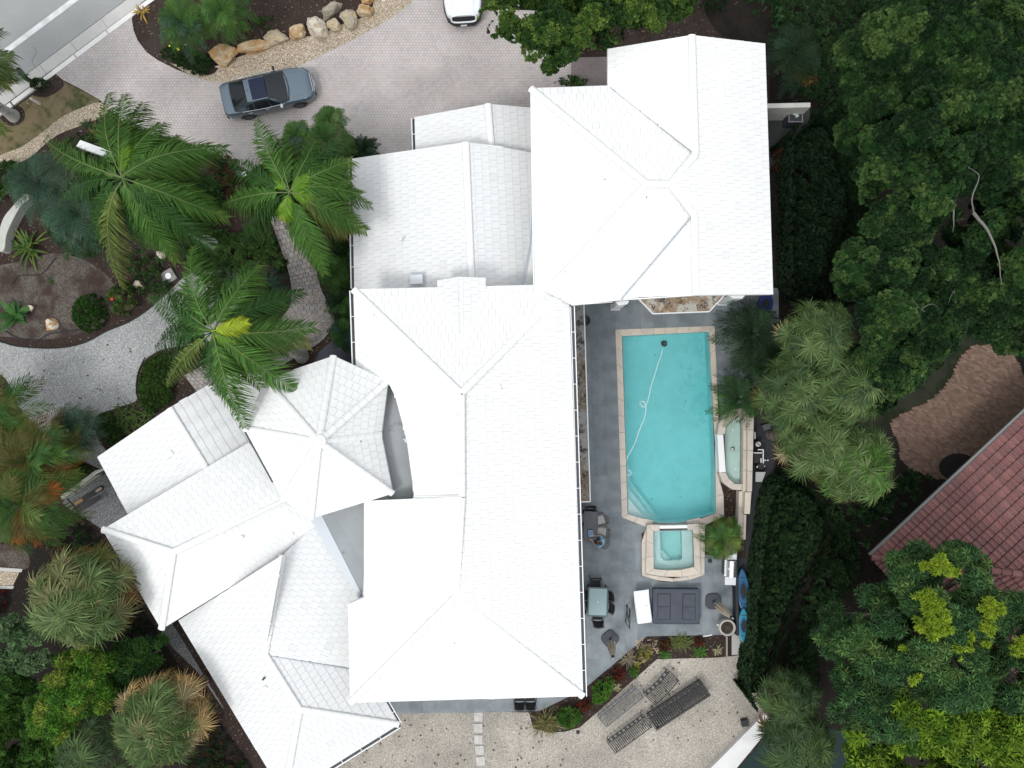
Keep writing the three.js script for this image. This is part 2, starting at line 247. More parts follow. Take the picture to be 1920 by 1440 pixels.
sheet('mulch_ring', [...Array(14)].map((_, i) => [24 + 23 * Math.cos(i * 0.4488), 216 + 20 * Math.sin(i * 0.4488)]), 12, M.mulch);
sheet('mulch_bed', [[45, 165], [66, 150], [88, 134], [112, 146], [120, 158], [108, 172], [85, 182], [60, 178]], 12, M.mulch);
sheet('soil_bed', [[-10, 500], [40, 490], [110, 475], [180, 500], [215, 540], [200, 600], [130, 630], [80, 636], [20, 632], [-60, 620], [-60, 520]], 5, M.soil);
sheet('soil_bed', [[-60, 1030], [20, 1022], [50, 1035], [55, 1062], [30, 1070], [-60, 1068]], 7, M.soil);
sheet('gravel_pad', [[-60, 1066], [38, 1070], [24, 1098], [-60, 1100]], 12, M.gravelTan, false);
struct('edging_stone', join([slab([[-60, 1060], [42, 1067], [40, 1073], [-60, 1067]], 0, 0.06), slab([[-60, 1098], [26, 1099], [24, 1104], [-60, 1104]], 0, 0.06)]), M.concrete);
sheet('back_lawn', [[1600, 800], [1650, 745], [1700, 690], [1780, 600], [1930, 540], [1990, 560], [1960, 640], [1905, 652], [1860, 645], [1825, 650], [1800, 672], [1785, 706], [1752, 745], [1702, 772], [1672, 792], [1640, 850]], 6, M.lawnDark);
const treeShadeSoil = mat([0.2, 0.22, 0.2], 1, { map: M.mulch.map });  // mulch darkened to near black: tree shade painted into the ground colour
sheet('tree_shade_floor', [[1455, -400], [2600, -400], [2600, 2100], [1480, 2100], [1470, 1400], [1450, 1330], [1450, 1000], [1460, 700], [1440, 560], [1440, 300], [1445, 60]], 3, treeShadeSoil, false);  // painted shade under the right-hand trees
sheet('tree_shade_floor', [[-500, 990], [60, 990], [170, 985], [330, 1240], [520, 1500], [500, 1900], [-500, 1900]], 3, treeShadeSoil, false);  // the same painted tree shade in the lower left corner
sheet('side_ground', [[1330, -60], [1640, -60], [1600, 120], [1480, 130], [1330, 40]], 6, mat([0.09, 0.075, 0.06], 1, { map: M.soil.map }));  // soil colour darkened to paint in shade from the trees
sheet('side_path', [[1070, 108], [1250, 104], [1250, 170], [1072, 166]], 14, mat([0.5, 0.47, 0.47], 0.9, { map: M.setts.map }), false);
sheet('side_path', [[1440, 205], [1519, 204], [1516, 260], [1500, 300], [1440, 320]], 8, mat([0.12, 0.13, 0.135], 0.9, { map: M.concrete.map }), false);
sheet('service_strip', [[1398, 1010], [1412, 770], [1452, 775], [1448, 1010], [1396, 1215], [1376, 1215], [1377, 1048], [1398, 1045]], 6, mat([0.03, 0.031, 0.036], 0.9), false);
sheet('concrete_path', [[1372, 1192], [1405, 1160], [1420, 1225], [1372, 1228]], 9, M.concrete, false);
sheet('canal', [[1385, 1440], [1462, 1352], [1640, 1380], [1640, 1700], [1120, 1700]], 16, phys([0.02, 0.036, 0.036], 0.35, { specularIntensity: 0.15 }), false);
struct('seawall', slab([[1140, 1630], [1333, 1440], [1438, 1334], [1456, 1350], [1382, 1440], [1190, 1650]], 0, 0.3, 0.02), M.paleConcrete);
// black plastic edging between beds and gravel
const edging = pts => one('garden_edging', new THREE.TubeGeometry(new THREE.CatmullRomCurve3(pts.map(p => P(p[0], p[1], 0.03))), pts.length * 8, 0.028, 6), M.black, null, 'edging');
tag(edging([[-30, 640], [0, 641], [25, 648], [60, 652], [115, 652], [160, 642], [200, 621], [245, 602], [278, 580], [300, 560], [320, 545]]), 'black edging strip in one long curve along the white gravel yard', 'edging');
tag(edging([[10, 621], [30, 632], [60, 639], [80, 633], [90, 627], [150, 618]]), 'black hose-like strip on the bare soil beside the tan rock', 'edging');
tag(edging([[22, 532], [35, 518], [60, 516], [78, 513], [95, 495], [105, 483]]), 'black hose winding over bare soil under the lily clump', 'edging');
tag(edging([[0, 705], [18, 725], [28, 755], [55, 790], [58, 795]]), 'black edging at the left side of the gravel under orange palms', 'edging');
tag(edging([[465, 540], [462, 560], [452, 580], [452, 600]]), 'short black edging between gravel strip and dark yucca bed', 'edging');
tag(edging([[272, 670], [260, 695], [256, 715], [255, 738]]), 'black edging round the trimmed ground cover beside gravel', 'edging');
tag(edging([[125, 935], [140, 952], [150, 975]]), 'short black edging beside the giant fork in grey gravel', 'edging');
{ // the setts of the winding garden path, laid in rows across it
  const g = thing('garden_path', null, null); tag(g, null, null, null, 'structure');
  const L = [[505, 405], [524, 460], [541, 510], [547, 548], [543, 575], [525, 597], [498, 612], [450, 640], [410, 668], [372, 690], [345, 704]], Q = [[560, 405], [572, 440], [590, 495], [603, 543], [618, 575], [628, 600], [610, 632], [585, 652], [520, 690], [452, 730], [400, 775]];
  const cv = a => new THREE.CatmullRomCurve3(a.map(p => P(p[0], p[1], 0.03))), cl = cv(L), cq = cv(Q), rows = 58, rnd = R(77); let made = 0; const rest = [];
  for (let i = 0; i < rows; i++) {
    const a0 = cl.getPoint(i / rows), a1 = cl.getPoint((i + 0.94) / rows), b0 = cq.getPoint(i / rows), b1 = cq.getPoint((i + 0.94) / rows), n = Math.max(4, Math.round(a0.distanceTo(b0) / 0.27)), sh = (i % 2) * 0.5;
    for (let k = -sh; k < n; k++) {
      const t0 = Math.max(0, k / n), t1 = Math.min(1, (k + 0.93) / n); if (t1 - t0 < 0.03) continue;
      const ge = slabW([a0.clone().lerp(b0, t0), a0.clone().lerp(b0, t1), a1.clone().lerp(b1, t1), a1.clone().lerp(b1, t0)], 0.004, 0.036 + rnd() * 0.006, 0.006);
      const vis = i < 33; const m = M.paver[Math.floor(rnd() * 4)];
      if (vis && made < 296) { part('paver', ge, m, g); made++; } else rest.push(ge);
    }
  }
  tag(part('paver_course', join(rest), M.paver[0], g), null, null, null, 'stuff');
}
sheet('entry_paving', [[585, 690], [598, 660], [622, 640], [680, 632], [680, 700], [640, 720]], 22, M.slate, false);
// ---------------------------------------------------------------- the white-roofed house
const house = thing('house', 'large white tiled house with many hipped roofs and a turret, filling the middle', 'house');
class Soup {                                          // many small solids of one kind in one mesh, each with its own tone
  constructor() { this.p = []; this.u = []; this.c = []; }
  add(g, m4, c) { const q = g.index ? g.toNonIndexed() : g, a = q.attributes.position.array, u = q.attributes.uv.array, e = m4 ? m4.elements : null; for (let i = 0; i < a.length; i += 3) { const x = a[i], y = a[i + 1], z = a[i + 2]; if (e) this.p.push(e[0] * x + e[4] * y + e[8] * z + e[12], e[1] * x + e[5] * y + e[9] * z + e[13], e[2] * x + e[6] * y + e[10] * z + e[14]); else this.p.push(x, y, z); this.c.push(c[0], c[1], c[2]); } for (let i = 0; i < u.length; i++) this.u.push(u[i]); }
  build(name, m, parent) { return tag(part(name, tri(this.p, this.u, this.c), m, parent), null, null, null, 'stuff'); }
}
function tileSolid(q, exp, lip, thin, gapU, gapV) {    // q: outline in (u, v); a slab whose lower edge stands proud
  const pos = [], uv = [], H = v => mixn(lip, thin, Math.min(1, Math.max(0, v / exp))), put = (u, v, top) => { pos.push(u, top ? H(v) : -0.01, -v); uv.push(u, v); };
  if (area2(q) < 0) q = q.slice().reverse();
  for (let i = 1; i < q.length - 1; i++) for (const k of [0, i, i + 1]) put(q[k][0], q[k][1], 1);
  for (let i = 0; i < q.length; i++) { const a = q[i], b = q[(i + 1) % q.length]; put(...a, 0); put(...b, 0); put(...b, 1); put(...a, 0); put(...b, 1); put(...a, 1); }
  return tri(pos, uv);
}
function plane3(r) { const [a, b, c] = r.map(p => P(p[0], p[1], p[2])), n = b.clone().sub(a).cross(c.clone().sub(a)).normalize(); if (n.y < 0) n.negate(); return { n, d: n.dot(a) }; }
function onPlane(pl, px, py) { const o = V(0, CAM_H, 0), d = P(px, py, 0).sub(o), t = (pl.d - pl.n.dot(o)) / pl.n.dot(d); return o.addScaledVector(d, t); }
const tiles = [], tileBits = new Soup();
const ROOF_TONES = [[0.795, 0.8, 0.797], [0.803, 0.807, 0.803], [0.785, 0.792, 0.79], [0.77, 0.775, 0.768], [0.808, 0.81, 0.805]];
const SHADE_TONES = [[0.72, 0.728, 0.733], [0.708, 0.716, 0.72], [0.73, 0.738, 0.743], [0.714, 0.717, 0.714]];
const fullTile = {};
const tr = R(5);
function facet(roof, ref, pts, o = {}) {
  const pl = plane3(ref), w = pts.map(p => onPlane(pl, p[0], p[1])), n = pl.n, e = V(0, 1, 0).cross(n).normalize(), s = n.clone().cross(e).normalize();
  if (s.y < 0) { s.negate(); e.negate(); }
  const z = e.clone().cross(n), o0 = w[0], q = w.map(p => { const d = p.clone().sub(o0); return [d.dot(e), d.dot(s)]; });
  const us = q.map(p => p[0]), vs = q.map(p => p[1]), u0 = Math.min(...us), v0 = Math.min(...vs), v1 = Math.max(...vs), u1 = Math.max(...us), exp = o.exp ?? 0.355, tw = o.tw ?? 0.3;
  part('roof_deck', tri(THREE.ShapeUtils.triangulateShape(w.map((p, i) => new THREE.Vector2(...q[i])), []).flat().flatMap(k => w[k].clone().addScaledVector(n, -0.012).toArray())), M.underlay, roof);
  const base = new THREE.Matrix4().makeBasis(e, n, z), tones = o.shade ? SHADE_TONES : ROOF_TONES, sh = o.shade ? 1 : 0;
  for (let r = 0, v = v0; v < v1; r++, v += exp) {
    const off = (r % 2) * 0.5 * tw + tr() * 0.05;
    for (let u = u0 - off; u < u1; u += tw) {
      const c = clipRect(q, u + 0.002, v, u + tw - 0.003, v + exp - 0.002); if (!c || Math.abs(area2(c)) < 0.004) continue;
      const m4 = base.clone().setPosition(o0.clone().addScaledVector(e, u).addScaledVector(s, v)), jit = tr() * 0.003, lean = tr() < 0.03 ? 0.012 : 0;
      m4.premultiply(new THREE.Matrix4().makeTranslation(n.x * jit, n.y * jit, n.z * jit));
      const full = Math.abs(area2(c)) > 0.97 * (tw - 0.007) * (exp - 0.002), k = Math.floor(tr() ** 1.6 * tones.length), dim = tr() < 0.03 ? 0.955 : 1, tone = tones[k].map(x => x * dim);
      if (full) { const key = tw + '_' + exp; const g = fullTile[key] ??= tileSolid([[0.003, 0], [tw - 0.004, 0], [tw - 0.004, exp - 0.002], [0.003, exp - 0.002]], exp, 0.027, 0.01); tiles.push({ g, m4, tone, k, sh, roof, y: o0.y + v * s.y }); }
      else tileBits.add(tileSolid(c.map(p => [p[0] - u, p[1] - v]), exp, 0.027, 0.01), m4, tone);
    }
  }
  return { pl, w };
}
const capGeos = [];
let capCount = 0;
function ridge(roof, a, b, wide = 0.32, len = 0.44) {
  const A = P(...a), B = P(...b), d = B.clone().sub(A), L = d.length(), n = Math.max(1, Math.round(L / len)), D = d.clone().normalize(), side = V(-D.z, 0, D.x).normalize(), up = side.clone().cross(D).normalize(); if (up.y < 0) up.negate();
  for (let i = 0; i < n; i++) {
    const pos = [], uv = [], st = L / n, prof = [[-1, -0.03], [-0.82, 0.015], [-0.4, 0.045], [0, 0.055], [0.4, 0.045], [0.82, 0.015], [1, -0.03]], q = (j, k) => A.clone().addScaledVector(D, (i + k * 1.06) * st).addScaledVector(side, prof[j][0] * wide / 2 * (1 - 0.08 * k)).addScaledVector(up, prof[j][1] + 0.02 + (k ? 0 : 0.022) + 0.012);
    for (let j = 0; j < 6; j++) { const [p0, p1, p2, p3] = [q(j, 0), q(j + 1, 0), q(j + 1, 1), q(j, 1)]; for (const p of [p0, p1, p2, p0, p2, p3]) pos.push(p.x, p.y, p.z); uv.push(j * 0.06, 0, j * 0.06 + 0.06, 0, j * 0.06 + 0.06, st, j * 0.06, 0, j * 0.06 + 0.06, st, j * 0.06, st); }
    for (let j = 1; j < 6; j++) for (const p of [q(0, 0), q(j, 0), q(j + 1, 0)]) { pos.push(p.x, p.y, p.z); uv.push(0, 0); }
    const g = tri(pos, uv);
    if (capCount++ < 290) part('ridge_cap', g, M.cap, roof); else capGeos.push(g);
  }
}
function gutter(roof, pts, dark = true, wd = 0.15) {   // open channel along the eave, outside the outline
  for (let i = 0; i < pts.length - 1; i++) {
    const a = P(...pts[i]), b = P(...pts[i + 1]), d = b.clone().sub(a).normalize(), out = V(-d.z, 0, d.x), pr = k => [a.clone().addScaledVector(out, k), b.clone().addScaledVector(out, k)];
    const [a1, b1] = pr(wd), [a2, b2] = pr(wd / 2), dn = V(0, -0.1, 0);
    part('gutter', join([beam(a1, b1, 0.035, 0.14), beam(a.clone().add(dn), b.clone().add(dn), 0.02, 0.05), beam(a2.clone().add(V(0, -0.115, 0)), b2.clone().add(V(0, -0.115, 0)), wd, 0.015)]), M.trim, roof);
    if (dark) part('gutter_channel', beam(a2.clone().add(V(0, -0.075, 0)), b2.clone().add(V(0, -0.075, 0)), wd - 0.04, 0.02), M.gutterIn, roof);
    const L = a.distanceTo(b), n = Math.floor(L / 1.15); for (let k = 1; k <= n; k++) { const t = k / (n + 1), p = a.clone().lerp(b, t); part('gutter_strap', beam(p.clone().add(V(0, 0.045, 0)), p.clone().addScaledVector(out, wd).add(V(0, 0.045, 0)), 0.025, 0.012), M.trim, roof); }
  }
}
function fascia(roof, pts) { for (let i = 0; i < pts.length - 1; i++) { const a = P(...pts[i]), b = P(...pts[i + 1]); part('fascia', beam(a.add(V(0, -0.13, 0)), b.add(V(0, -0.13, 0)), 0.04, 0.2), M.trim, roof); } }
function inset(w, d) { const n = w.length, sg = Math.sign(w.reduce((a, p, i) => { const q = w[(i + 1) % n]; return a + p.x * q.z - q.x * p.z; }, 0)), ln = i => { const a = w[i], b = w[(i + 1) % n], t = b.clone().sub(a).setY(0).normalize(), nn = V(-t.z, 0, t.x).multiplyScalar(sg * d); return [a.clone().add(nn), t]; }; return w.map((_, i) => { const [p, t] = ln((i + n - 1) % n), [q, s] = ln(i), c = t.x * s.z - t.z * s.x; if (Math.abs(c) < 0.05) return q; const k = ((q.x - p.x) * s.z - (q.z - p.z) * s.x) / c; return V(p.x + t.x * k, 0, p.z + t.z * k); }); }
function walls(pts, h, d = 0.55, name = 'wall') { return part(name, slabW(inset(pts.map(p => P(p[0], p[1], h)), d), 0, h - 0.14), M.stucco, house); }
const roofGroup = n => { const g = new THREE.Group(); g.name = n; house.add(g); return g; };

// tall wing to the north-east
{
  const r = roofGroup('roof'), e = 6.15, k = 7.65, g = 7.35;
  facet(r, [[995, 166, e], [1025, 547, e], [1212, 345, k]], [[995, 166], [1212, 345], [1025, 547], [1001, 536]]);
  facet(r, [[995, 166, e], [1140, 161, e], [1235, 345, k]], [[995, 166], [1140, 161], [1300, 288], [1257, 345], [1212, 345]]);
  facet(r, [[1140, 92, e], [1140, 161, e], [1297, 66, g]], [[1140, 92], [1297, 66], [1303, 288], [1140, 161]]);
  facet(r, [[1434, 82, e], [1449, 551, e], [1297, 66, g]], [[1297, 66], [1434, 82], [1449, 551], [1305, 553], [1302, 402], [1257, 345], [1304, 290]], { shade: 0 });
  facet(r, [[1072, 572, e], [1165, 563, e], [1235, 345, k]], [[1212, 345], [1257, 345], [1302, 402], [1163, 562], [1072, 572], [1025, 547]]);
  facet(r, [[1302, 402, g], [1305, 553, g], [1163, 562, e]], [[1302, 402], [1305, 553], [1200, 557], [1163, 562]]);
  ridge(r, [1297, 66, g], [1304, 290, g]); ridge(r, [1304, 290, g], [1257, 345, k]); ridge(r, [1212, 345, k], [1257, 345, k]); ridge(r, [995, 166, e], [1212, 345, k]); ridge(r, [1027, 545, e], [1212, 345, k]); ridge(r, [1302, 402, g], [1257, 345, k]); ridge(r, [1305, 553, g], [1302, 402, g]);
  part('valley_flashing', bar(P(1144, 164, 6.2), P(1296, 284, 7.2), 0.03, 5), M.flash, r); part('valley_flashing', bar(P(1165, 561, 6.22), P(1300, 404, 7.36), 0.035, 5), M.flash, r);
  fascia(r, [[1001, 536, e], [995, 166, e], [1140, 161, e], [1140, 92, e], [1297, 66, g], [1434, 82, e], [1449, 551, e], [1305, 553, g], [1163, 562, e], [1072, 572, e]]);
  gutter(r, [[1150, 566, e], [1072, 572, e]]);
  walls([[995, 166], [1140, 161], [1140, 92], [1434, 82], [1449, 551], [1200, 557], [1072, 572], [1001, 536]], e);
}
// the long main roof
{
  const r = roofGroup('roof'), e = 6, k = 7.6;
  facet(r, [[663, 543, e], [1068, 533, e], [865, 738, k]], [[663, 543], [1002, 535], [1066, 534], [865, 738]]);
  facet(r, [[1068, 533, e], [1093, 1305, e], [860, 930, k]], [[1066, 534], [1093, 1305], [856, 1118], [865, 738]]);
  facet(r, [[663, 543, e], [668, 690, e], [865, 738, k]], [[663, 543], [865, 738], [866, 931], [777, 931], [763, 825], [742, 745], [726, 712], [672, 718], [668, 690]]);
  facet(r, [[653, 1133, 5.8], [657, 1317, 5.8], [856, 1118, k]], [[683, 939], [866, 931], [856, 1118], [657, 1317], [653, 1133], [683, 1120]]);
  facet(r, [[657, 1317, 5.8], [1093, 1305, e], [856, 1118, k]], [[657, 1317], [1093, 1305], [856, 1118]]);
  facet(r, [[820, 526, 6.1], [822, 550, 6.1], [860, 519, 6.75]], [[820, 526], [860, 519], [862, 624], [822, 550]], { shade: 1 });
  facet(r, [[910, 521, 6.1], [910, 550, 6.1], [860, 519, 6.75]], [[860, 519], [910, 521], [910, 550], [862, 624]]);
  ridge(r, [865, 740, k], [866, 930, k]); ridge(r, [866, 933, k], [856, 1118, k]); ridge(r, [663, 543, e], [865, 738, k]); ridge(r, [1045, 556, e + 0.1], [866, 736, k]); ridge(r, [657, 1317, 5.8], [856, 1118, k]); ridge(r, [1093, 1305, e], [856, 1118, k]);
  part('step_flashing', bar(P(777, 931.5, 6.83), P(866, 931.5, 7.62), 0.09, 6), M.cap, r);
  fascia(r, [[1070, 575, e], [1093, 1305, e], [657, 1317, 5.8], [653, 1133, 5.8], [683, 1120, 5.9]]); fascia(r, [[668, 690, e], [663, 543, e], [1002, 535, e]]);
  gutter(r, [[1070, 574, e], [1093, 1305, e]].reverse()); gutter(r, [[663, 545, e], [668, 690, e]]);
  walls([[663, 543], [1068, 535], [1093, 1305], [657, 1317], [653, 1133], [663, 1000]], 5.9);
}
// garage wing to the north-west
{
  const r = roofGroup('roof');
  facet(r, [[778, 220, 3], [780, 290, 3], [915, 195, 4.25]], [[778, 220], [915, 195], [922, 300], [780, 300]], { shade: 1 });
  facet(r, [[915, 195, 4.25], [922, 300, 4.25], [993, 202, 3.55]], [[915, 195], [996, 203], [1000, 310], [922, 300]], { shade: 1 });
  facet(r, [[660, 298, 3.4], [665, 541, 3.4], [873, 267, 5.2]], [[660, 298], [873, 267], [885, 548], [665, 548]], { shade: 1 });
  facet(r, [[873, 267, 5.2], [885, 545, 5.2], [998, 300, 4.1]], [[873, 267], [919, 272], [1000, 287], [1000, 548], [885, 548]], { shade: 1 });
  ridge(r, [915, 195, 4.25], [921, 272, 4.25]); ridge(r, [873, 267, 5.2], [884, 525, 5.2]);
  gutter(r, [[778, 222, 3], [780, 282, 3]]); gutter(r, [[660, 299, 3.4], [665, 541, 3.4]]);
  fascia(r, [[780, 290, 3], [778, 220, 3], [915, 195, 4.25], [994, 202, 3.55]]); fascia(r, [[665, 541, 3.4], [660, 298, 3.4], [873, 267, 5.2], [940, 275, 4.7]]);
  part('valley_flashing', slab([[999, 372], [994, 450], [977, 536], [984, 536], [996, 470], [1001, 400]], 3.4, 4.5), M.flash, r);
  part('roof_return', slab([[984, 536], [996, 470], [1001, 400], [1004, 400], [1004, 536]], 3.4, 4.56), M.roofTile[0], r);
  part('skylight', join([rbox(0.62, 0.12, 0.44, 0.04)]).rotateZ(0.34).rotateY(0.02).translate(...P(781, 524, 4.6).toArray()), phys([0.72, 0.76, 0.8], 0.2), r);
  part('skylight_frame', (() => { const p = P(784, 524, 4.52), q = []; for (const [w, d, x, z] of [[0.78, 0.02, 0, -0.29], [0.78, 0.02, 0, 0.27], [0.02, 0.58, 0.38, 0]]) q.push(box(w, 0.02, d, x, 0.055, z)); return join(q).rotateZ(0.34).translate(p.x, p.y, p.z); })(), M.flash, r);
  part('roof_vent', cyl(0.05, 0.06, 0.3, ...P(752, 449, 4.45).toArray(), 12), M.trim, r);
  walls([[778, 220], [996, 203], [1000, 300], [780, 296]], 3, 0.3); walls([[660, 298], [873, 290], [990, 300], [1000, 548], [665, 548]], 3.4, 0.4);
}
// the seven-sided turret
{
  const r = roofGroup('turret_roof'), e = 6.4, a = [598, 828, 8.35], q = [[625, 668], [727, 715], [714, 815], [736, 925], [583, 972], [531, 935], [459, 803], [497, 712]].map(p => [...p, e]);
  q.forEach((p, i) => { const s = q[(i + 1) % q.length]; facet(r, [p, s, a], [p, s, a]); ridge(r, p, a, 0.3); });
  part('finial_cap', cyl(0.08, 0.26, 0.08, ...P(598, 828, 8.42).toArray(), 14), M.cap, r);
  fascia(r, [...q, q[0]]);
  gutter(r, [[723, 714, e], [625, 668, e]].reverse()); gutter(r, [[625, 668, e], [497, 712, e]].reverse()); gutter(r, [[497, 712, e], [459, 803, e]].reverse()); part('gutter_channel', beam(P(458, 806, 6.36), P(512, 904, 6.36), 0.09, 0.06), M.gutterIn, r);
  part('downpipe_elbow', join([bar(P(727, 713, 6.3), P(731, 708, 6.1), 0.05, 8), bar(P(731, 708, 6.1), P(728, 724, 5.8), 0.05, 8)]), M.flash, r);
  walls(q, e, 0.4);
}
// flat roofs between turret and main roof
{
  const r = roofGroup('flat_roof');
  part('roof_membrane', slab([[723, 714], [742, 745], [765, 825], [778, 932], [730, 936], [700, 815]], 5.0, 5.86), M.membrane, r);
  part('roof_membrane', slab([[622, 956], [690, 930], [690, 1062], [683, 1058]], 4.2, 5.02), M.membrane, r);
  part('roof_membrane', slab([[600, 960], [622, 956], [684, 1059], [690, 1122], [676, 1112]], 4.2, 4.98), mat([0.93, 0.95, 0.97], 0.8, { map: M.membrane.map }), r);
  part('lead_flashing', slab([[580, 970], [600, 960], [677, 1112], [674, 1124], [666, 1112]], 4.2, 5.0), M.flash, r);
  const rn = R(12), bits = []; for (let i = 0; i < 26; i++) { const p = P(758 + rn() * 9, 802 + rn() * 30, 5.88); bits.push(rbox(0.04 + rn() * 0.08, 0.03, 0.03 + rn() * 0.05, 0.01, p.x, p.y, p.z, rn() * 3)); }
  tag(part('mortar_crumb', join(bits), M.cap, r), null, null, null, 'stuff');
}
// low and middle wings running out to the south-west
{
  const r = roofGroup('roof');
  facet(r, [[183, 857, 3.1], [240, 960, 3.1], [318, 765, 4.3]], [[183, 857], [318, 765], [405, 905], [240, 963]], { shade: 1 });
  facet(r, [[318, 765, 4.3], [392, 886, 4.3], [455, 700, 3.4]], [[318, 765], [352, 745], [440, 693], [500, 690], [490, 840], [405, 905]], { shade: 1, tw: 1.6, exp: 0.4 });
  ridge(r, [318, 765, 4.3], [394, 889, 4.3]);
  fascia(r, [[240, 963, 3.1], [183, 857, 3.1], [318, 765, 4.3], [440, 693, 3.5], [495, 690, 3.2]]);
  part('roof_vent', rbox(0.34, 0.22, 0.26, 0.03).rotateY(0.55).translate(...P(318, 851, 4.05).toArray()), M.trim, r);
  walls([[183, 857], [318, 770], [500, 690], [500, 850], [240, 965]], 3.05, 0.35);
  const s = roofGroup('roof'), m = 4.6, k = 5.9;
  facet(s, [[193, 993, m], [466, 830, m], [325, 1035, k]], [[193, 993], [467, 830], [520, 890], [575, 925], [545, 927], [325, 1035]]);
  facet(s, [[193, 993, m], [303, 1179, m], [325, 1035, k]], [[193, 993], [325, 1035], [303, 1179]]);
  facet(s, [[303, 1179, m], [526, 1042, m], [325, 1035, k]], [[303, 1179], [325, 1035], [545, 927], [585, 930], [592, 985], [526, 1042]]);
  ridge(s, [193, 993, m], [325, 1035, k]); ridge(s, [303, 1179, m], [325, 1035, k]); ridge(s, [325, 1035, k], [545, 928, k]);
  fascia(s, [[467, 830, m], [193, 993, m], [303, 1179, m], [526, 1042, m]]);
  for (const [x, y, h] of [[452, 1008, 5.5], [546, 1001, 4.9]]) part('roof_vent', rbox(0.2, 0.16, 0.14, 0.02).rotateY(0.55).translate(...P(x, y, h).toArray()), M.trim, s);
  walls([[193, 993], [467, 830], [590, 930], [590, 985], [303, 1179]], m, 0.4);
  const t = roofGroup('roof');
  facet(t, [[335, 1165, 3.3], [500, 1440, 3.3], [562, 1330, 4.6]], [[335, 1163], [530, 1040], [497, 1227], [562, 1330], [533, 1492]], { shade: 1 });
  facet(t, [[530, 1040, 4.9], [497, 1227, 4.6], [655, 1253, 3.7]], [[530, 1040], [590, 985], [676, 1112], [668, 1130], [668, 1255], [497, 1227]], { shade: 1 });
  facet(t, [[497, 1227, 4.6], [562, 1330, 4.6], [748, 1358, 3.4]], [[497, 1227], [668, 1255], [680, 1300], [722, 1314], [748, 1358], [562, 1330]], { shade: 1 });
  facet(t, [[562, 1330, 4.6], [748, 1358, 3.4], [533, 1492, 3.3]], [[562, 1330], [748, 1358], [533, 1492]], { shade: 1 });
  ridge(t, [530, 1040, 4.95], [497, 1227, 4.6]); ridge(t, [497, 1227, 4.6], [562, 1330, 4.6]); ridge(t, [748, 1358, 3.4], [562, 1330, 4.6]); ridge(t, [533, 1492, 3.3], [562, 1330, 4.6]);
  part('valley_flashing', bar(P(508, 1230, 4.55), P(655, 1254, 3.74), 0.03, 5), M.flash, t);
  gutter(t, [[748, 1358, 3.4], [722, 1314, 3.4]]); gutter(t, [[533, 1492, 3.3], [748, 1358, 3.4]]); fascia(t, [[335, 1163, 3.3], [533, 1492, 3.3], [748, 1358, 3.4], [720, 1312, 3.4]]);
  for (const [x, y, h] of [[423, 1168, 3.95], [408, 1211, 3.7], [497, 1290, 4.3]]) part('roof_vent', rbox(0.2, 0.16, 0.14, 0.02).rotateY(0.55).translate(...P(x, y, h).toArray()), M.trim, t);
  part('roof_vent', cyl(0.04, 0.05, 0.2, ...P(494, 1273, 4.45).toArray(), 10), M.black, t);
  walls([[335, 1165], [530, 1050], [640, 1050], [660, 1250], [740, 1340], [533, 1480]], 3.25, 0.3);
}
// the tiles: those nearest the camera one by one, the rest as one course mesh
tiles.sort((a, b) => b.y - a.y);
tiles.forEach((t, i) => { if (i < 300) { const o = part('roof_tile', t.g, (t.sh ? M.roofShade : M.roofTile)[t.k % 4], t.roof); o.matrixAutoUpdate = false; o.matrix.copy(t.m4); o.matrix.decompose(o.position, o.quaternion, o.scale); o.matrixAutoUpdate = true; } else tileBits.add(t.g, t.m4, t.tone); });
tileBits.build('roof_tiling', mat([1, 1, 1], 0.75, { vertexColors: true, map: M.roofTile[0].map }), house);
if (capGeos.length) tag(part('ridge_capping', join(capGeos), M.cap, house), null, null, null, 'stuff');
{ // specks of leaf litter and moss on the roofs
  const rn = R(61), bits = []; for (const [x, y, h] of [[939, 722, 7.3], [941, 728, 7.3], [677, 827, 7.7], [1134, 336, 7.3], [1212, 370, 7.55], [852, 1206, 7.2], [702, 590, 6.3], [452, 945, 5.6]]) bits.push(rbox(0.035 + rn() * 0.04, 0.02, 0.025 + rn() * 0.025, 0.008, ...P(x, y, h + 0.06).toArray(), rn() * 3)); tag(part('roof_litter', join(bits), mat([0.16, 0.15, 0.13], 1), house), null, null, null, 'stuff');
}
// stained canopy slabs over the ground floor, on white piers
function canopy(pts, rim) {
  const g = new THREE.Group(); g.name = 'canopy'; house.add(g);
  part('canopy_slab', slab(pts, 2.72, 3.0), M.stain, g);
  part('canopy_rim', join(rim.slice(0, -1).map((p, i) => beam(P(p[0], p[1], 2.93), P(rim[i + 1][0], rim[i + 1][1], 2.93), 0.05, 0.2))), M.trim, g); return g;
}
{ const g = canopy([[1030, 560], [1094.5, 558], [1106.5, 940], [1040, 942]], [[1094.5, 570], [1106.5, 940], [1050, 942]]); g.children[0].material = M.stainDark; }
canopy([[1186, 520], [1190, 553], [1224, 588.5], [1329, 584.5], [1360, 551], [1360, 515]], [[1190, 553], [1224, 588.5], [1329, 584.5], [1360, 551]]);
for (const [x, y] of [[1153.5, 576], [1353.5, 567]]) part('pier', join([rbox(0.4, 2.9, 0.26, 0.02), box(0.46, 0.1, 0.32, 0, -1.4, 0)]).translate(...P(x, y, 0).add(V(0, 1.45, 0)).toArray()), M.trim, house);
part('balcony_ledge', slab([[1155, 566], [1180, 564], [1177, 570], [1160, 573]], 2.75, 2.95), M.trim, house);
part('balcony_ledge', slab([[1366, 552], [1397, 549], [1396, 556], [1390, 559], [1374, 560]], 2.75, 2.95), M.trim, house);
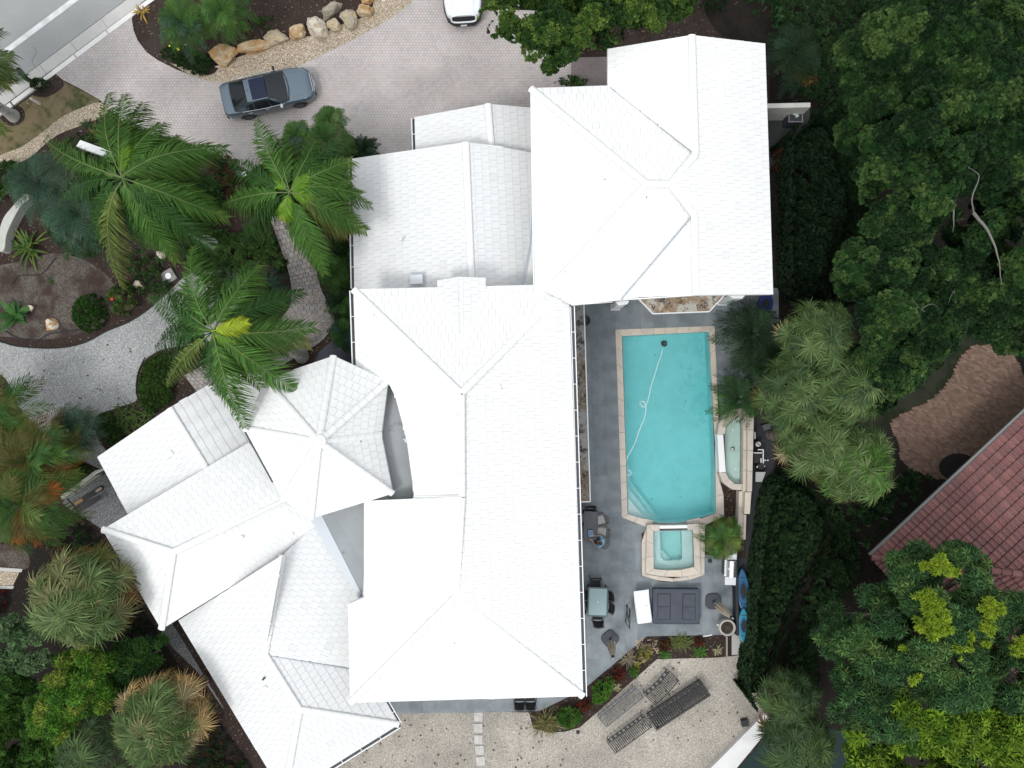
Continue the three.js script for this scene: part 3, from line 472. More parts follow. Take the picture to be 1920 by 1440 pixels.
for (const [x, y, r, w, hh, yy] of [[1074, 660, 0, 2.2, 2.1, 1.2], [1079, 800, 0, 2.2, 2.1, 1.2], [1084, 960, 0, 2.6, 2.1, 1.2], [1088, 1120, 0, 2.4, 2.1, 1.2], [1074, 660, 0, 1.4, 1.3, 4.5], [1079, 800, 0, 1.4, 1.3, 4.5], [1084, 960, 0, 1.4, 1.3, 4.5], [1088, 1120, 0, 1.4, 1.3, 4.5]]) { const p = P(x, y, 5.9), wn = part('window', box(0.06, hh, w), M.windowGlass, house); wn.position.set(p.x - 0.545, yy, p.z); wn.rotation.y = 0.031; part('window_frame', join([box(0.1, 0.07, w + 0.14, 0, hh / 2 + 0.035, 0), box(0.1, 0.07, w + 0.14, 0, -hh / 2 - 0.035, 0), box(0.1, hh, 0.07, 0, 0, w / 2 + 0.035), box(0.1, hh, 0.07, 0, 0, -w / 2 - 0.035), box(0.1, hh, 0.06)]), M.trim, wn); }
  for (const [x, hh, yy] of [[760, 2.1, 1.2], [860, 2.1, 1.2], [960, 2.1, 1.2], [760, 1.3, 4.4], [860, 1.3, 4.4], [960, 1.3, 4.4]]) { const p = P(x, 1312, 5.85), wn = part('window', box(2, hh, 0.06), M.windowGlass, house); wn.position.set(p.x, yy, p.z - 0.53); wn.rotation.y = 0.03; part('window_frame', join([box(2.14, 0.07, 0.1, 0, hh / 2 + 0.035, 0), box(2.14, 0.07, 0.1, 0, -hh / 2 - 0.035, 0), box(0.07, hh, 0.1, 1.035, 0, 0), box(0.07, hh, 0.1, -1.035, 0, 0), box(0.06, hh, 0.1)]), M.trim, wn); }
part('window', join([box(2.4, 2.1, 0.05, 0, 1.15, 0)]).translate(...P(1275, 577, 0).add(V(0, 0, -0.75)).toArray()), M.windowGlass, house);
// boundary stub walls that run up to the house
one('garden_wall', slab([[612, 323], [668, 319], [668, 328], [612, 332]], 0, 2.1, 0.02), M.stucco, 'short white wall stub between the palms and the garage gutter', 'wall');
one('garden_wall', slab([[1432, 194], [1520, 192], [1520, 201], [1432, 203]], 0, 1.8, 0.02), mat([0.6, 0.6, 0.57], 0.9, { map: T.weather }), 'pale wall stub running right from the tall wing in deep shade', 'wall');
// the neighbour's red roof at the right edge
{
  const h = thing('red_roofed_house', 'neighbouring house with dusty red barrel-tile roof at the right edge', 'house');
  const r = new THREE.Group(); r.name = 'roof'; h.add(r);
  const e = 3.2, refA = [[1633, 1044, e], [1920, 775, e], [2060, 1092, 6]], refB = [[1633, 1044, e], [1907, 1336, e], [2060, 1092, 6]];
  const soup = new Soup(), list = [], prof = [[0, 0], [0.1, 0.035], [0.3, 0.06], [0.5, 0.06], [0.66, 0.035], [0.72, 0.0], [0.86, -0.012], [0.97, -0.012]];
  const tw = 0.255, exp = 0.4, barrel = (() => { const pos = [], uv = []; for (let i = 0; i < prof.length - 1; i++) { const [x0, y0] = prof[i], [x1, y1] = prof[i + 1], a = [x0 * tw, y0 * 1.15 + 0.06, 0], b = [x1 * tw, y1 * 1.15 + 0.06, 0], c = [x1 * tw, y1 * 0.9, -exp * 0.925], d = [x0 * tw, y0 * 0.9, -exp * 0.925], f = [x0 * tw, -0.03, 0], g = [x1 * tw, -0.03, 0]; for (const p of [a, b, c, a, c, d, f, g, b, f, b, a]) { pos.push(...p); uv.push(p[0], p[2]); } } return tri(pos, uv); })();
  for (const [ref, pts] of [[refA, [[1633, 1044], [2060, 643], [2220, 860], [2060, 1092]]], [refB, [[1633, 1044], [2060, 1092], [2000, 1260], [1830, 1256]]]]) {
    const pl = plane3(ref), w = pts.map(p => onPlane(pl, ...p)), n = pl.n, E = V(0, 1, 0).cross(n).normalize(), S = n.clone().cross(E); if (S.y < 0) { S.negate(); E.negate(); }
    const z = E.clone().cross(n), q = w.map(p => { const d = p.clone().sub(w[0]); return [d.dot(E), d.dot(S)]; }), base = new THREE.Matrix4().makeBasis(E, n, z);
    part('roof_deck', tri(THREE.ShapeUtils.triangulateShape(q.map(p => new THREE.Vector2(...p)), []).flat().flatMap(k => w[k].clone().addScaledVector(n, -0.02).toArray())), M.redUnder, r);
    const us = q.map(p => p[0]), vs = q.map(p => p[1]);
    for (let v = Math.min(...vs); v < Math.max(...vs); v += exp) for (let u = Math.min(...us); u < Math.max(...us); u += tw) if (inside(q, u + tw / 2, v + exp / 2)) { const p = w[0].clone().addScaledVector(E, u).addScaledVector(S, v); list.push({ m4: base.clone().setPosition(p), p, vis: Math.abs(p.x) < 26.3 - p.y * 0.65 ? 0 : 1 }); }
  }
  list.sort((a, b) => a.vis - b.vis || b.p.y - a.p.y);
  const rn = R(8); list.forEach((t, i) => { const k = Math.floor(rn() * 4); if (i < 300) { const o = part('roof_tile', barrel, M.redTile[k], r); t.m4.decompose(o.position, o.quaternion, o.scale); } else soup.add(barrel, t.m4, M.redTile[k].color.toArray()); });
  soup.build('roof_tiling', mat([1, 1, 1], 0.75, { vertexColors: true, map: M.redTile[0].map }), h);
  const A = P(1633, 1044, e), B = P(2060, 1092, 6), D = B.clone().sub(A), L = D.length(); D.normalize();
  for (let i = 0; i < L / 0.4; i++) part('ridge_cap', bar(A.clone().addScaledVector(D, i * 0.4).add(V(0, 0.06, 0)), A.clone().addScaledVector(D, i * 0.4 + 0.43).add(V(0, 0.04, 0)), 0.17, 10, 0.14), M.redTile[i % 4], r);
  const g0 = P(1630, 1040, e), g1 = P(2057, 640, e); part('gutter', join([beam(g0, g1, 0.12, 0.1)]), mat([0.17, 0.175, 0.17], 0.6), h);
  part('wall', slabW([P(1712, 1046, e), P(2100, 690, e), P(2200, 860, e), P(1990, 1250, e), P(1860, 1205, e)].map(p => p.setY(0)), 0, 3.05), mat([0.3, 0.31, 0.29], 0.9), h);
  
}
// ---------------------------------------------------------------- terrace and pool
{ // large dark porcelain tiles, laid square to the house
  const d = thing('terrace', null, null); tag(d, null, null, null, 'structure');
  const th = 0.0312, E = V(Math.cos(th), 0, -Math.sin(th)), S = V(Math.sin(th), 0, Math.cos(th)), o = P(1154, 618, 0.03), q2 = p => { const w = P(p[0], p[1], 0.03).sub(o); return [w.dot(E), w.dot(S)]; };
  const pieces = [
    [[1040, 545], [1152, 545], [1154, 618], [1166, 970], [1190, 981], [1214, 988], [1214, 994], [1203, 1000], [1204, 1078], [1090, 1078], [1040, 1078]],
    [[1152, 545], [1460, 540], [1460, 630], [1341, 611], [1154, 618]],
    [[1341, 611], [1460, 630], [1440, 690], [1415, 770], [1352, 772], [1344, 720]],
    [[1090, 1078], [1204, 1078], [1235, 1090], [1265, 1092], [1320, 1077], [1321, 1040], [1377, 1046], [1377, 1190], [1213, 1193], [1093, 1293], [1012, 1333], [900, 1336], [735, 1338], [690, 1290], [690, 1200], [1040, 1190], [1040, 1078]],
  ];
  pieces.forEach(p => part('tile_bed', flat(p, 0.02), M.grout, d));
  const rn = R(3), tw = 0.64, tl = 1.22; let n = 0; const rest = [];
  for (const pc of pieces) {
    const q = pc.map(q2), us = q.map(p => p[0]), vs = q.map(p => p[1]);
    for (let i = Math.floor(Math.min(...us) / tw); i * tw < Math.max(...us); i++) for (let j = Math.floor(Math.min(...vs) / tl) - 1; j * tl < Math.max(...vs); j++) {
      const v = j * tl + (i % 2 ? tl / 2 : 0), c = clipRect(q, i * tw + 0.002, v + 0.002, (i + 1) * tw - 0.002, v + tl - 0.002); if (!c || Math.abs(area2(c)) < 0.006) continue;
      const g = slabW(c.map(p => o.clone().addScaledVector(E, p[0]).addScaledVector(S, p[1])), 0.021, 0.034 + rn() * 0.001);
      if (n++ < 298) part('tile', g, M.deck[Math.floor(rn() * 4)], d); else rest.push(g);
    }
  }
  if (rest.length) tag(part('tile_course', join(rest), M.deck[0], d), null, null, null, 'stuff');
}
const lineAt = (pts, n) => { const L = [0]; for (let i = 1; i < pts.length; i++) L.push(L[i - 1] + Math.hypot(pts[i][0] - pts[i - 1][0], pts[i][1] - pts[i - 1][1])); return [...Array(n + 1)].map((_, k) => { const s = L[L.length - 1] * k / n; let i = 1; while (i < pts.length - 1 && L[i] < s) i++; const t = (s - L[i - 1]) / (L[i] - L[i - 1]); return [mixn(pts[i - 1][0], pts[i][0], t), mixn(pts[i - 1][1], pts[i][1], t)]; }); };
const STONES = [M.stone, M.stoneB, M.stoneC];
function coping(parent, outer, inner, n, y0, y1, seed = 1, name = 'coping_stone') {
  const a = lineAt(outer, n), b = lineAt(inner, n), rn = R(seed);
  for (let i = 0; i < n; i++) { const f = 0.007, L = (p, q, t) => [mixn(p[0], q[0], t), mixn(p[1], q[1], t)]; part(name, slab([L(a[i], a[i + 1], f), L(a[i], a[i + 1], 1 - f), L(b[i], b[i + 1], 1 - f), L(b[i], b[i + 1], f)], y0, y1 + rn() * 0.004, 0.008), STONES[Math.floor(rn() * 3)], parent); }
}
const waterMat = (c, dist) => phys([1, 1, 1], 0.03, { transmission: 1, thickness: 1, ior: 1.33, attenuationColor: new THREE.Color().setRGB(...c), attenuationDistance: dist, side: THREE.FrontSide });
const ripple = tex(512, (u, v) => 0.5 * fbm(u, v, 5, 4, 201) + 0.5 * fbm(u + 0.1 * fbm(v, u, 3, 2, 4), v, 11, 3, 205), false);
{
  const p = thing('swimming_pool', 'rectangular turquoise swimming pool with beige stone coping in the grey terrace', 'pool');
  const arc = [[1343, 962], [1322, 968], [1290, 977], [1262, 980], [1235, 979], [1205, 973], [1177, 964]];
  const inner = [[1166, 630], [1330, 622], [1341, 830], ...arc];
  // shell
  const bot = inner.map(q => P(q[0], q[1], -0.1));
  const floor = slabW(bot, -1.75, -1.5), pos = [], uv = [];
  let s = 0; bot.forEach((a, i) => { const b = bot[(i + 1) % bot.length], L = a.distanceTo(b); for (const [q, y, t] of [[a, -1.6, 0], [b, -1.6, 1], [b, 0.05, 1], [a, -1.6, 0], [b, 0.05, 1], [a, 0.05, 0]]) { pos.push(q.x, y, q.z); uv.push(s + L * t, y); } s += L; });
  part('pool_floor', floor, M.plaster, p); part('pool_wall', tri(pos, uv), M.plaster, p);
  // corner steps
  const st = (pts, y, b) => part('step', slabW(pts.map(q => P(q[0], q[1], -0.1)).map(v => v), b, y, 0.02), M.plaster, p);
  st([[1173, 866], [1186, 880], [1187, 908], [1246, 984], [1205, 973], [1177, 964]], -1.05, -1.55);
  st([[1174, 908], [1178, 912], [1230, 982], [1205, 974], [1177, 964]], -0.68, -1.52);
  st([[1175, 930], [1177, 932], [1216, 979], [1200, 972], [1177, 964]], -0.32, -1.51);
  { // fine silt that has settled along the far side
    const rn = R(71), bits = []; for (let i = 0; i < 110; i++) { const q = rn() ** 2.5, x = 1337 - q * 60 - rn() * 8, y = 632 + rn() * 190 + (i > 120 ? 110 : 0), c = P(x, y, -1.49), n = 9, ph = rn() * 6, L = 0.06 + 0.22 * rn(), wd = 0.04 + 0.08 * rn(); if (x > 1328 + (y - 622) * 0.05) continue; const w = [...Array(n)].map((_, k) => { const a = k / n * 6.283, r = 0.7 + 0.5 * rn(); return V(Math.cos(a) * L * r, 0, Math.sin(a) * wd * r); }); bits.push(new THREE.ShapeGeometry(shapeOf(w)).rotateX(-Math.PI / 2).rotateY(ph).translate(c.x, -1.495 + i * 0.00008, c.z)); }
    tag(part('silt', join(bits), mat([0.72, 0.76, 0.76], 0.95), p), null, null, null, 'stuff');
  }
  part('water', slabW(inset(inner.map(q => P(q[0], q[1], -0.1)), -0.02), -1.52, -0.1), Object.assign(waterMat([0.17, 0.88, 0.92], 4.2), { bumpMap: rep(ripple, 1.6), bumpScale: 0.02 }), p).userData.kind = 'structure';
  coping(p, [[1154, 618], [1340, 611]], [[1166, 630], [1330, 622]], 8, -0.12, 0.05, 1);
  coping(p, [[1340, 611], [1348, 806], [1352, 830]], [[1330, 622], [1339, 806], [1341, 830]], 5, -0.12, 0.05, 2);
  coping(p, [[1349, 830], [1351, 888]], [[1341, 830], [1342, 900]], 2, -0.12, 0.05, 3);
  coping(p, [[1346, 889], [1356, 906], [1358, 968]], [[1342.2, 900], [1342.6, 912], [1343, 962]], 2, -0.12, 0.09, 4);
  coping(p, [[1358, 968], [1323, 984]], [[1343, 962], [1312, 974]], 1, -0.12, 0.09, 5);
  coping(p, [[1154, 618], [1166, 970]], [[1166, 630], [1177, 964]], 11, -0.12, 0.05, 6);
  coping(p, [[1166, 970], [1190, 980], [1212, 988]], [[1177, 964], [1200, 971], [1216, 976]], 2, -0.12, 0.05, 7);
  { const rn = R(91), lv = []; for (let i = 0; i < 6; i++) { const p2 = P(1185 + rn() * 140, 650 + rn() * 290, -0.095); lv.push(new THREE.CircleGeometry(0.018 + 0.012 * rn(), 6).rotateX(-Math.PI / 2).translate(p2.x, p2.y, p2.z)); } tag(part('floating_leaves', join(lv), mat([0.1, 0.09, 0.04], 0.9), p), null, null, null, 'stuff'); }
  part('coping_stone', slab([[1288, 976], [1311, 971], [1326, 980], [1322, 990], [1288, 990]], -0.1, 0.048, 0.008), M.stoneC, p); part('coping_stone', slab([[1208, 972], [1224, 976], [1224, 990], [1206, 986]], -0.1, 0.048, 0.008), M.stoneB, p);
  const drain = part('main_drain', cyl(0.12, 0.12, 0.02, ...P(1252, 800, -1.49).toArray(), 14), M.trim, p);
}
{ // raised spa at the foot of the pool
  const p = thing('spa', 'small raised beige stone spa with pale aqua water at the pool end', 'spa');
  const inn = [[1225, 996], [1300, 994], [1302, 1063], [1285, 1068], [1265, 1071], [1245, 1070.5], [1226, 1067]], H = 0.35;
  const w = inn.map(q => P(q[0], q[1], H - 0.08)), pos = [], uv = []; w.forEach((a, i) => { const b = w[(i + 1) % w.length]; for (const [q, y] of [[a, -0.75], [b, -0.75], [b, H - 0.02], [a, -0.75], [b, H - 0.02], [a, H - 0.02]]) { pos.push(q.x, y, q.z); uv.push(q.x + q.z, y); } });
  part('spa_wall', tri(pos, uv), M.plaster, p); part('spa_floor', slabW(w, -0.8, -0.66), M.plaster, p);
  const hole = [[1237, 997], [1277, 993], [1278.5, 1046], [1275, 1049.5], [1248, 1050.5], [1242, 1048], [1238, 1042]];
  part('bench', slabW(w, -0.7, -0.13, 0, [hole.map(q => P(q[0], q[1], -0.13))]), M.plaster, p);
  part('step', slab([[1237, 1030], [1240, 1030], [1258, 1050], [1238, 1050]], -0.7, -0.36), M.plaster, p);
  part('water', slabW(inset(w, -0.02), -0.67, H - 0.08), Object.assign(waterMat([0.3, 0.88, 0.85], 2.8), { bumpMap: rep(ripple, 1.1), bumpScale: 0.004 }), p).userData.kind = 'structure';
  coping(p, [[1213, 984], [1211, 1076]], [[1225, 996], [1226, 1067]], 3, -0.1, H, 11); coping(p, [[1211, 1076], [1263, 1084], [1314, 1077]], [[1226, 1067], [1265, 1071], [1302, 1063]], 3, -0.1, H, 12);
  coping(p, [[1314, 1077], [1311, 982]], [[1302, 1063], [1300, 994]], 3, -0.1, H, 13); coping(p, [[1213, 984], [1236, 984]], [[1225, 996], [1237, 996]], 1, -0.1, H, 14); coping(p, [[1289, 983], [1311, 982]], [[1289, 994], [1300, 994]], 1, -0.1, H, 15);
  part('spillway', slab([[1236, 985.5], [1289, 984.5], [1289, 990.5], [1237, 991.5]], -0.1, H - 0.05, 0.01), M.white, p);
  coping(p, [[1212, 990], [1203, 1000], [1204, 1079]], [[1213, 990], [1212, 1002], [1212, 1077]], 3, 0, 0.2, 16, 'step_stone'); coping(p, [[1204, 1079], [1235, 1089], [1263, 1091], [1295, 1087], [1321, 1078]], [[1212, 1077], [1263, 1085], [1313, 1077]], 4, 0, 0.2, 17, 'step_stone'); coping(p, [[1321, 1078], [1322, 982]], [[1313, 1077], [1311, 984]], 3, 0, 0.2, 18, 'step_stone');
  part('jet', cyl(0.05, 0.05, 0.02, ...P(1257, 1013, -0.655).toArray(), 10), M.white, p);
}
{ // raised fountain basin beside the pool, with its stone walls
  const p = thing('fountain_basin', 'long raised stone fountain basin with pale green water right of the pool', 'fountain'), H = 0.55;
  const inn = [[1359, 812], [1362, 800], [1370, 790], [1380, 785], [1394, 784], [1391.5, 907], [1378, 906], [1368, 899], [1361, 886]], w = inn.map(q => P(q[0], q[1], H - 0.1));
  const pos = [], uv = []; w.forEach((a, i) => { const b = w[(i + 1) % w.length]; for (const [q, y] of [[a, 0], [b, 0], [b, H], [a, 0], [b, H], [a, H]]) { pos.push(q.x, y, q.z); uv.push(q.x + q.z, y); } });
  part('basin_wall', tri(pos, uv), M.stoneC, p); part('basin_floor', slabW(w, 0, 0.08), mat([0.9, 0.93, 0.9], 0.9), p);
  part('water', slabW(inset(w, -0.02), 0.07, H - 0.1), Object.assign(waterMat([0.5, 0.88, 0.8], 1.6), { bumpMap: rep(ripple, 0.7), bumpScale: 0.006 }), p).userData.kind = 'structure';
  coping(p, [[1345, 814], [1347, 798], [1353, 783], [1363, 773], [1378, 767], [1397, 765]], [[1359, 814], [1361, 802], [1366, 794], [1373, 788], [1382, 785], [1394, 784]], 4, 0, H, 21);
  part('spill_edge', slab([[1345, 814.5], [1356, 814.5], [1361, 885], [1349, 886.5]], 0, H - 0.03, 0.01), M.white, p);
  coping(p, [[1348, 887], [1355, 904], [1363, 913], [1373, 918]], [[1361, 886], [1365, 896], [1371, 903], [1378, 906.5]], 2, 0, H, 22); coping(p, [[1373, 918], [1392, 919]], [[1373.5, 907.2], [1392, 907.5]], 1, 0, H + 0.03, 23);
  coping(p, [[1394, 766], [1393, 922]], [[1402, 767], [1401.5, 922]], 4, 0, 0.75, 24, 'wall_stone');
  coping(p, [[1402, 766], [1401, 922]], [[1414, 768], [1410, 922]], 4, 0, 1.0, 25, 'wall_stone');
  coping(p, [[1397.5, 922.5], [1395.5, 964]], [[1409, 922.5], [1406, 964]], 1, 0, 0.92, 26, 'wall_stone');
  coping(p, [[1386, 921], [1383, 1012]], [[1396, 921], [1394, 1012]], 3, 0, 0.5, 27, 'wall_stone'); coping(p, [[1394.5, 965], [1393.5, 1012]], [[1399.5, 965], [1398, 1012]], 1, 0, 0.62, 28, 'wall_stone');
  for (const [x, y] of [[1373.5, 805], [1373.5, 842], [1378.5, 879]]) part('bubbler', join([cyl(0.045, 0.045, 0.05, 0, 0, 0, 10), new THREE.SphereGeometry(0.05, 10, 6).scale(1, 0.5, 1)]).translate(...P(x, y, H - 0.08).toArray()), M.white, p);
  part('pump_grille', cyl(0.1, 0.1, 0.02, ...P(1373, 841, H - 0.42).toArray(), 12), M.metalGrey, p);
}
{ // pool cleaner and its floating hose
  const c = thing('pool_cleaner', 'small dark suction cleaner under water at the top of the pool', 'pool cleaner', null, P(1243, 645, -1.4));
  part('body', join([rbox(0.3, 0.14, 0.22, 0.05), cyl(0.09, 0.12, 0.1, 0, 0.1, 0, 12)]), M.black, c); for (const s of [-1, 1]) part('wheel', cyl(0.09, 0.09, 0.05).rotateX(Math.PI / 2).translate(0, -0.01, s * 0.13), M.rubber, c);
  part('hose_swivel', cyl(0.04, 0.05, 0.1, 0, 0.19, 0, 10), M.metalGrey, c);
  const h = [[1242, 654], [1239, 668], [1233, 684], [1227, 705], [1221, 722], [1217, 742], [1212, 758], [1206, 763], [1200, 757], [1201, 752.5], [1207, 753], [1210, 759], [1211, 768], [1208, 784], [1200, 804], [1190, 832], [1181, 848], [1176, 858], [1173, 876], [1174, 886], [1178, 892], [1183, 889], [1182, 883], [1175, 882]];
  one('pool_hose', new THREE.TubeGeometry(new THREE.CatmullRomCurve3(h.map((q, i) => P(q[0], q[1], -0.085 + (i === 8 || i === 9 ? 0.03 : 0)))), 240, 0.02, 6), mat([0.75, 0.82, 0.83], 0.5), 'white floating hose with a small loop across the swimming pool', 'hose');
}
{ // pump gear behind the fountain wall
  const p = thing('pool_pump', 'white pool pipes and dark pump set behind the fountain wall', 'pool pump');
  const L = (pts, r = 0.026) => pipe(pts.map(q => P(q[0], q[1], 0.5)), r, 6, pts.length * 10), h = 0.5;
  part('pump_housing', join([rbox(0.42, 0.4, 0.55, 0.06, ...P(1419, 858, 0.25).toArray()), cyl(0.16, 0.16, 0.5, ...P(1424, 873, 0.3).toArray())]), M.black, p);
  for (const pts of [[[1421, 843], [1431, 843]], [[1431, 843], [1431, 872]], [[1412, 849], [1428, 849]], [[1427, 859], [1427, 872]], [[1420, 874], [1434, 874]], [[1420, 874], [1419.5, 877]], [[1432, 863], [1436, 863]], [[1438, 863], [1441, 863]], [[1415.5, 810], [1415.5, 823]]]) part('pipe', bar(P(...pts[0], h), P(...pts[1], h), 0.03, 8), M.white, p);
  part('control_panel', slab([[1417, 885], [1436, 885], [1429, 903.5], [1417, 903.5]], 0.3, 0.36, 0.01), mat([0.46, 0.48, 0.47], 0.6), p);
  const f = thing('pool_filter', 'round pale filter lid beside the pool pump pipes', 'pool filter', null, P(1420.5, 832.5, 0.4));
  part('tank', cyl(0.13, 0.14, 0.5, 0, -0.18, 0, 18), M.metalGrey, f); part('lid', cyl(0.12, 0.13, 0.06, 0, 0.1, 0, 20), mat([0.6, 0.61, 0.58], 0.5), f); part('handle', box(0.2, 0.04, 0.035, 0, 0.14, 0, -0.8), M.black, f);
  one('equipment_box', rbox(0.36, 0.5, 0.3, 0.03, 0, 0, 0, 0.3), M.metalGrey, 'small dark grey cabinet in the shade above the pool pump', 'cabinet', null, P(1435, 800, 0.25));
}
// ---------------------------------------------------------------- things on the terrace and in the garden
const TH = 0.0312;                                    // the terrace is turned this much
const fabric = (c) => mat(c, 0.95, { map: rep(T.mottle, 0.4) });
M.wicker = mat([0.16, 0.15, 0.145], 0.85); M.cushion = fabric([0.52, 0.5, 0.48]); M.darkMesh = mat([0.02, 0.02, 0.024], 0.8);
// a metal-framed mesh garden chair facing +z
function meshChair(label, at, ry, group) {
  const c = thing('garden_chair', label, 'chair', group, at); c.rotation.y = ry;
  part('seat', patch(V(-0.25, 0.43, -0.22), V(0.25, 0.43, -0.22), V(0.25, 0.45, 0.26), V(-0.25, 0.45, 0.26), 4, 4, 0.02), M.darkMesh, c);
  part('backrest', patch(V(-0.25, 0.46, -0.23), V(0.25, 0.46, -0.23), V(0.23, 0.95, -0.42), V(-0.23, 0.95, -0.42), 6, 4, -0.05), M.darkMesh, c);
  const L = (...p) => pipe(p.map(q => V(...q)), 0.016, 6);
  for (const s of [-1, 1]) {
    part('leg', bar(V(s * 0.27, 0, 0.3), V(s * 0.27, 0.66, 0.22), 0.016), M.metalDark, c); part('leg', bar(V(s * 0.27, 0, -0.34), V(s * 0.26, 0.62, -0.27), 0.016), M.metalDark, c);
    part('armrest', L([s * 0.27, 0.66, 0.24], [s * 0.29, 0.67, 0.0], [s * 0.27, 0.63, -0.28]), M.metalDark, c);
  }
  part('frame', join([L([-0.25, 0.45, 0.27], [0.25, 0.45, 0.27]), L([-0.26, 0.6, -0.28], [-0.24, 0.96, -0.43], [0, 0.985, -0.47], [0.24, 0.96, -0.43], [0.26, 0.6, -0.28])]), M.metalDark, c);
  return c;
}
function wickerChair(label, at, ry, group) {          // low-backed wicker armchair with a pale cushion, facing +z
  const c = thing('wicker_chair', label, 'chair', group, at); c.rotation.y = ry;
  part('seat_base', rbox(0.52, 0.12, 0.5, 0.04, 0, 0.34, 0), M.wicker, c); part('cushion', rbox(0.46, 0.1, 0.46, 0.045, 0, 0.45, 0.02), M.cushion, c);
  for (let i = 0; i < 6; i++) part('back_slat', bar(V(-0.22 + i * 0.088, 0.42, -0.25), V(-0.24 + i * 0.096, 0.84, -0.33 - 0.02 * (2.5 - Math.abs(i - 2.5))), 0.016, 5), M.wicker, c);
  part('top_rail', pipe([V(-0.27, 0.8, -0.27), V(-0.14, 0.85, -0.36), V(0, 0.86, -0.38), V(0.14, 0.85, -0.36), V(0.27, 0.8, -0.27)], 0.028, 7), M.wicker, c);
  part('mid_rail', pipe([V(-0.25, 0.6, -0.26), V(0, 0.62, -0.32), V(0.25, 0.6, -0.26)], 0.018, 6), M.wicker, c);
  for (const s of [-1, 1]) { part('armrest', rbox(0.06, 0.05, 0.5, 0.02, s * 0.28, 0.64, 0), M.wicker, c); part('leg', bar(V(s * 0.25, 0, 0.22), V(s * 0.28, 0.63, 0.2), 0.02), M.wicker, c); part('leg', bar(V(s * 0.24, 0, -0.22), V(s * 0.28, 0.64, -0.22), 0.02), M.wicker, c); }
  return c;
}
const G0 = 0.036;
{ // dark dining table and its chairs under the eave
  const t = thing('dining_table', 'dark grey slab dining table with a blue printed box near its end', 'table', null, P(1105, 981, G0)); t.rotation.y = -TH;
  part('tabletop', rbox(0.7, 0.05, 1.42, 0.012, 0, 0.72, 0), mat([0.085, 0.095, 0.105], 0.5, { map: T.mottle }), t); for (const x of [-1, 1]) for (const z of [-1, 1]) part('leg', box(0.07, 0.7, 0.07, x * 0.28, 0.35, z * 0.63), M.metalDark, t); part('apron', box(0.58, 0.08, 1.26, 0, 0.65, 0), M.metalDark, t);
  const g = 'wicker chairs at the dark table';
  wickerChair('wicker chair on the wall side of the dark table, upper one', P(1091, 970, G0), Math.PI / 2, g); wickerChair('wicker chair on the wall side of the dark table, lower one', P(1092, 993, G0), Math.PI / 2, g);
  wickerChair('wicker chair turned askew on the pool side of the dark table', P(1124, 972, G0), -Math.PI / 2 + 0.28, g); wickerChair('wicker chair on the pool side of the dark table beside the seated person', P(1127, 994, G0), -Math.PI / 2 - 0.06, g);
  meshChair('black mesh chair pushed under the top end of the dark slab table', P(1105, 960, G0), 0, 'mesh chairs');
  wickerChair('wicker chair that the person in the light blue shirt sits on', P(1125, 1010, G0), -Math.PI / 2 - 0.46, g);
  const b = thing('game_box', 'blue box with white figures printed on top on the dark table', 'box', null, P(1107, 1000, 0.78)); b.rotation.y = 0.15;
  part('box_body', rbox(0.26, 0.06, 0.36, 0.012, 0, 0.035, 0), mat([0.016, 0.035, 0.11], 0.5), b);
  const cv = document.createElement('canvas'); cv.width = 128; cv.height = 176; const x = cv.getContext('2d'); x.fillStyle = '#16284f'; x.fillRect(0, 0, 128, 176); x.strokeStyle = '#9fb6dd'; x.lineWidth = 13; x.lineCap = 'round'; x.strokeRect(12, 12, 104, 152); x.beginPath(); x.moveTo(36, 146); x.lineTo(92, 136); x.lineTo(100, 100); x.lineTo(58, 86); x.lineTo(40, 118); x.moveTo(52, 40); x.lineTo(92, 60); x.moveTo(40, 62); x.lineTo(62, 34); x.stroke();
  const ct = new THREE.CanvasTexture(cv); ct.colorSpace = THREE.SRGBColorSpace; part('print', new THREE.PlaneGeometry(0.23, 0.33).rotateX(-Math.PI / 2).translate(0, 0.0675, 0), mat([1, 1, 1], 0.4, { map: ct }), b);
  one('drinking_cup', cyl(0.04, 0.034, 0.1, 0, 0.05, 0, 14), mat([0.12, 0.2, 0.1], 0.5), 'small green cup at the lower table edge near the hands', 'cup', null, P(1110.5, 1011, 0.76));
}
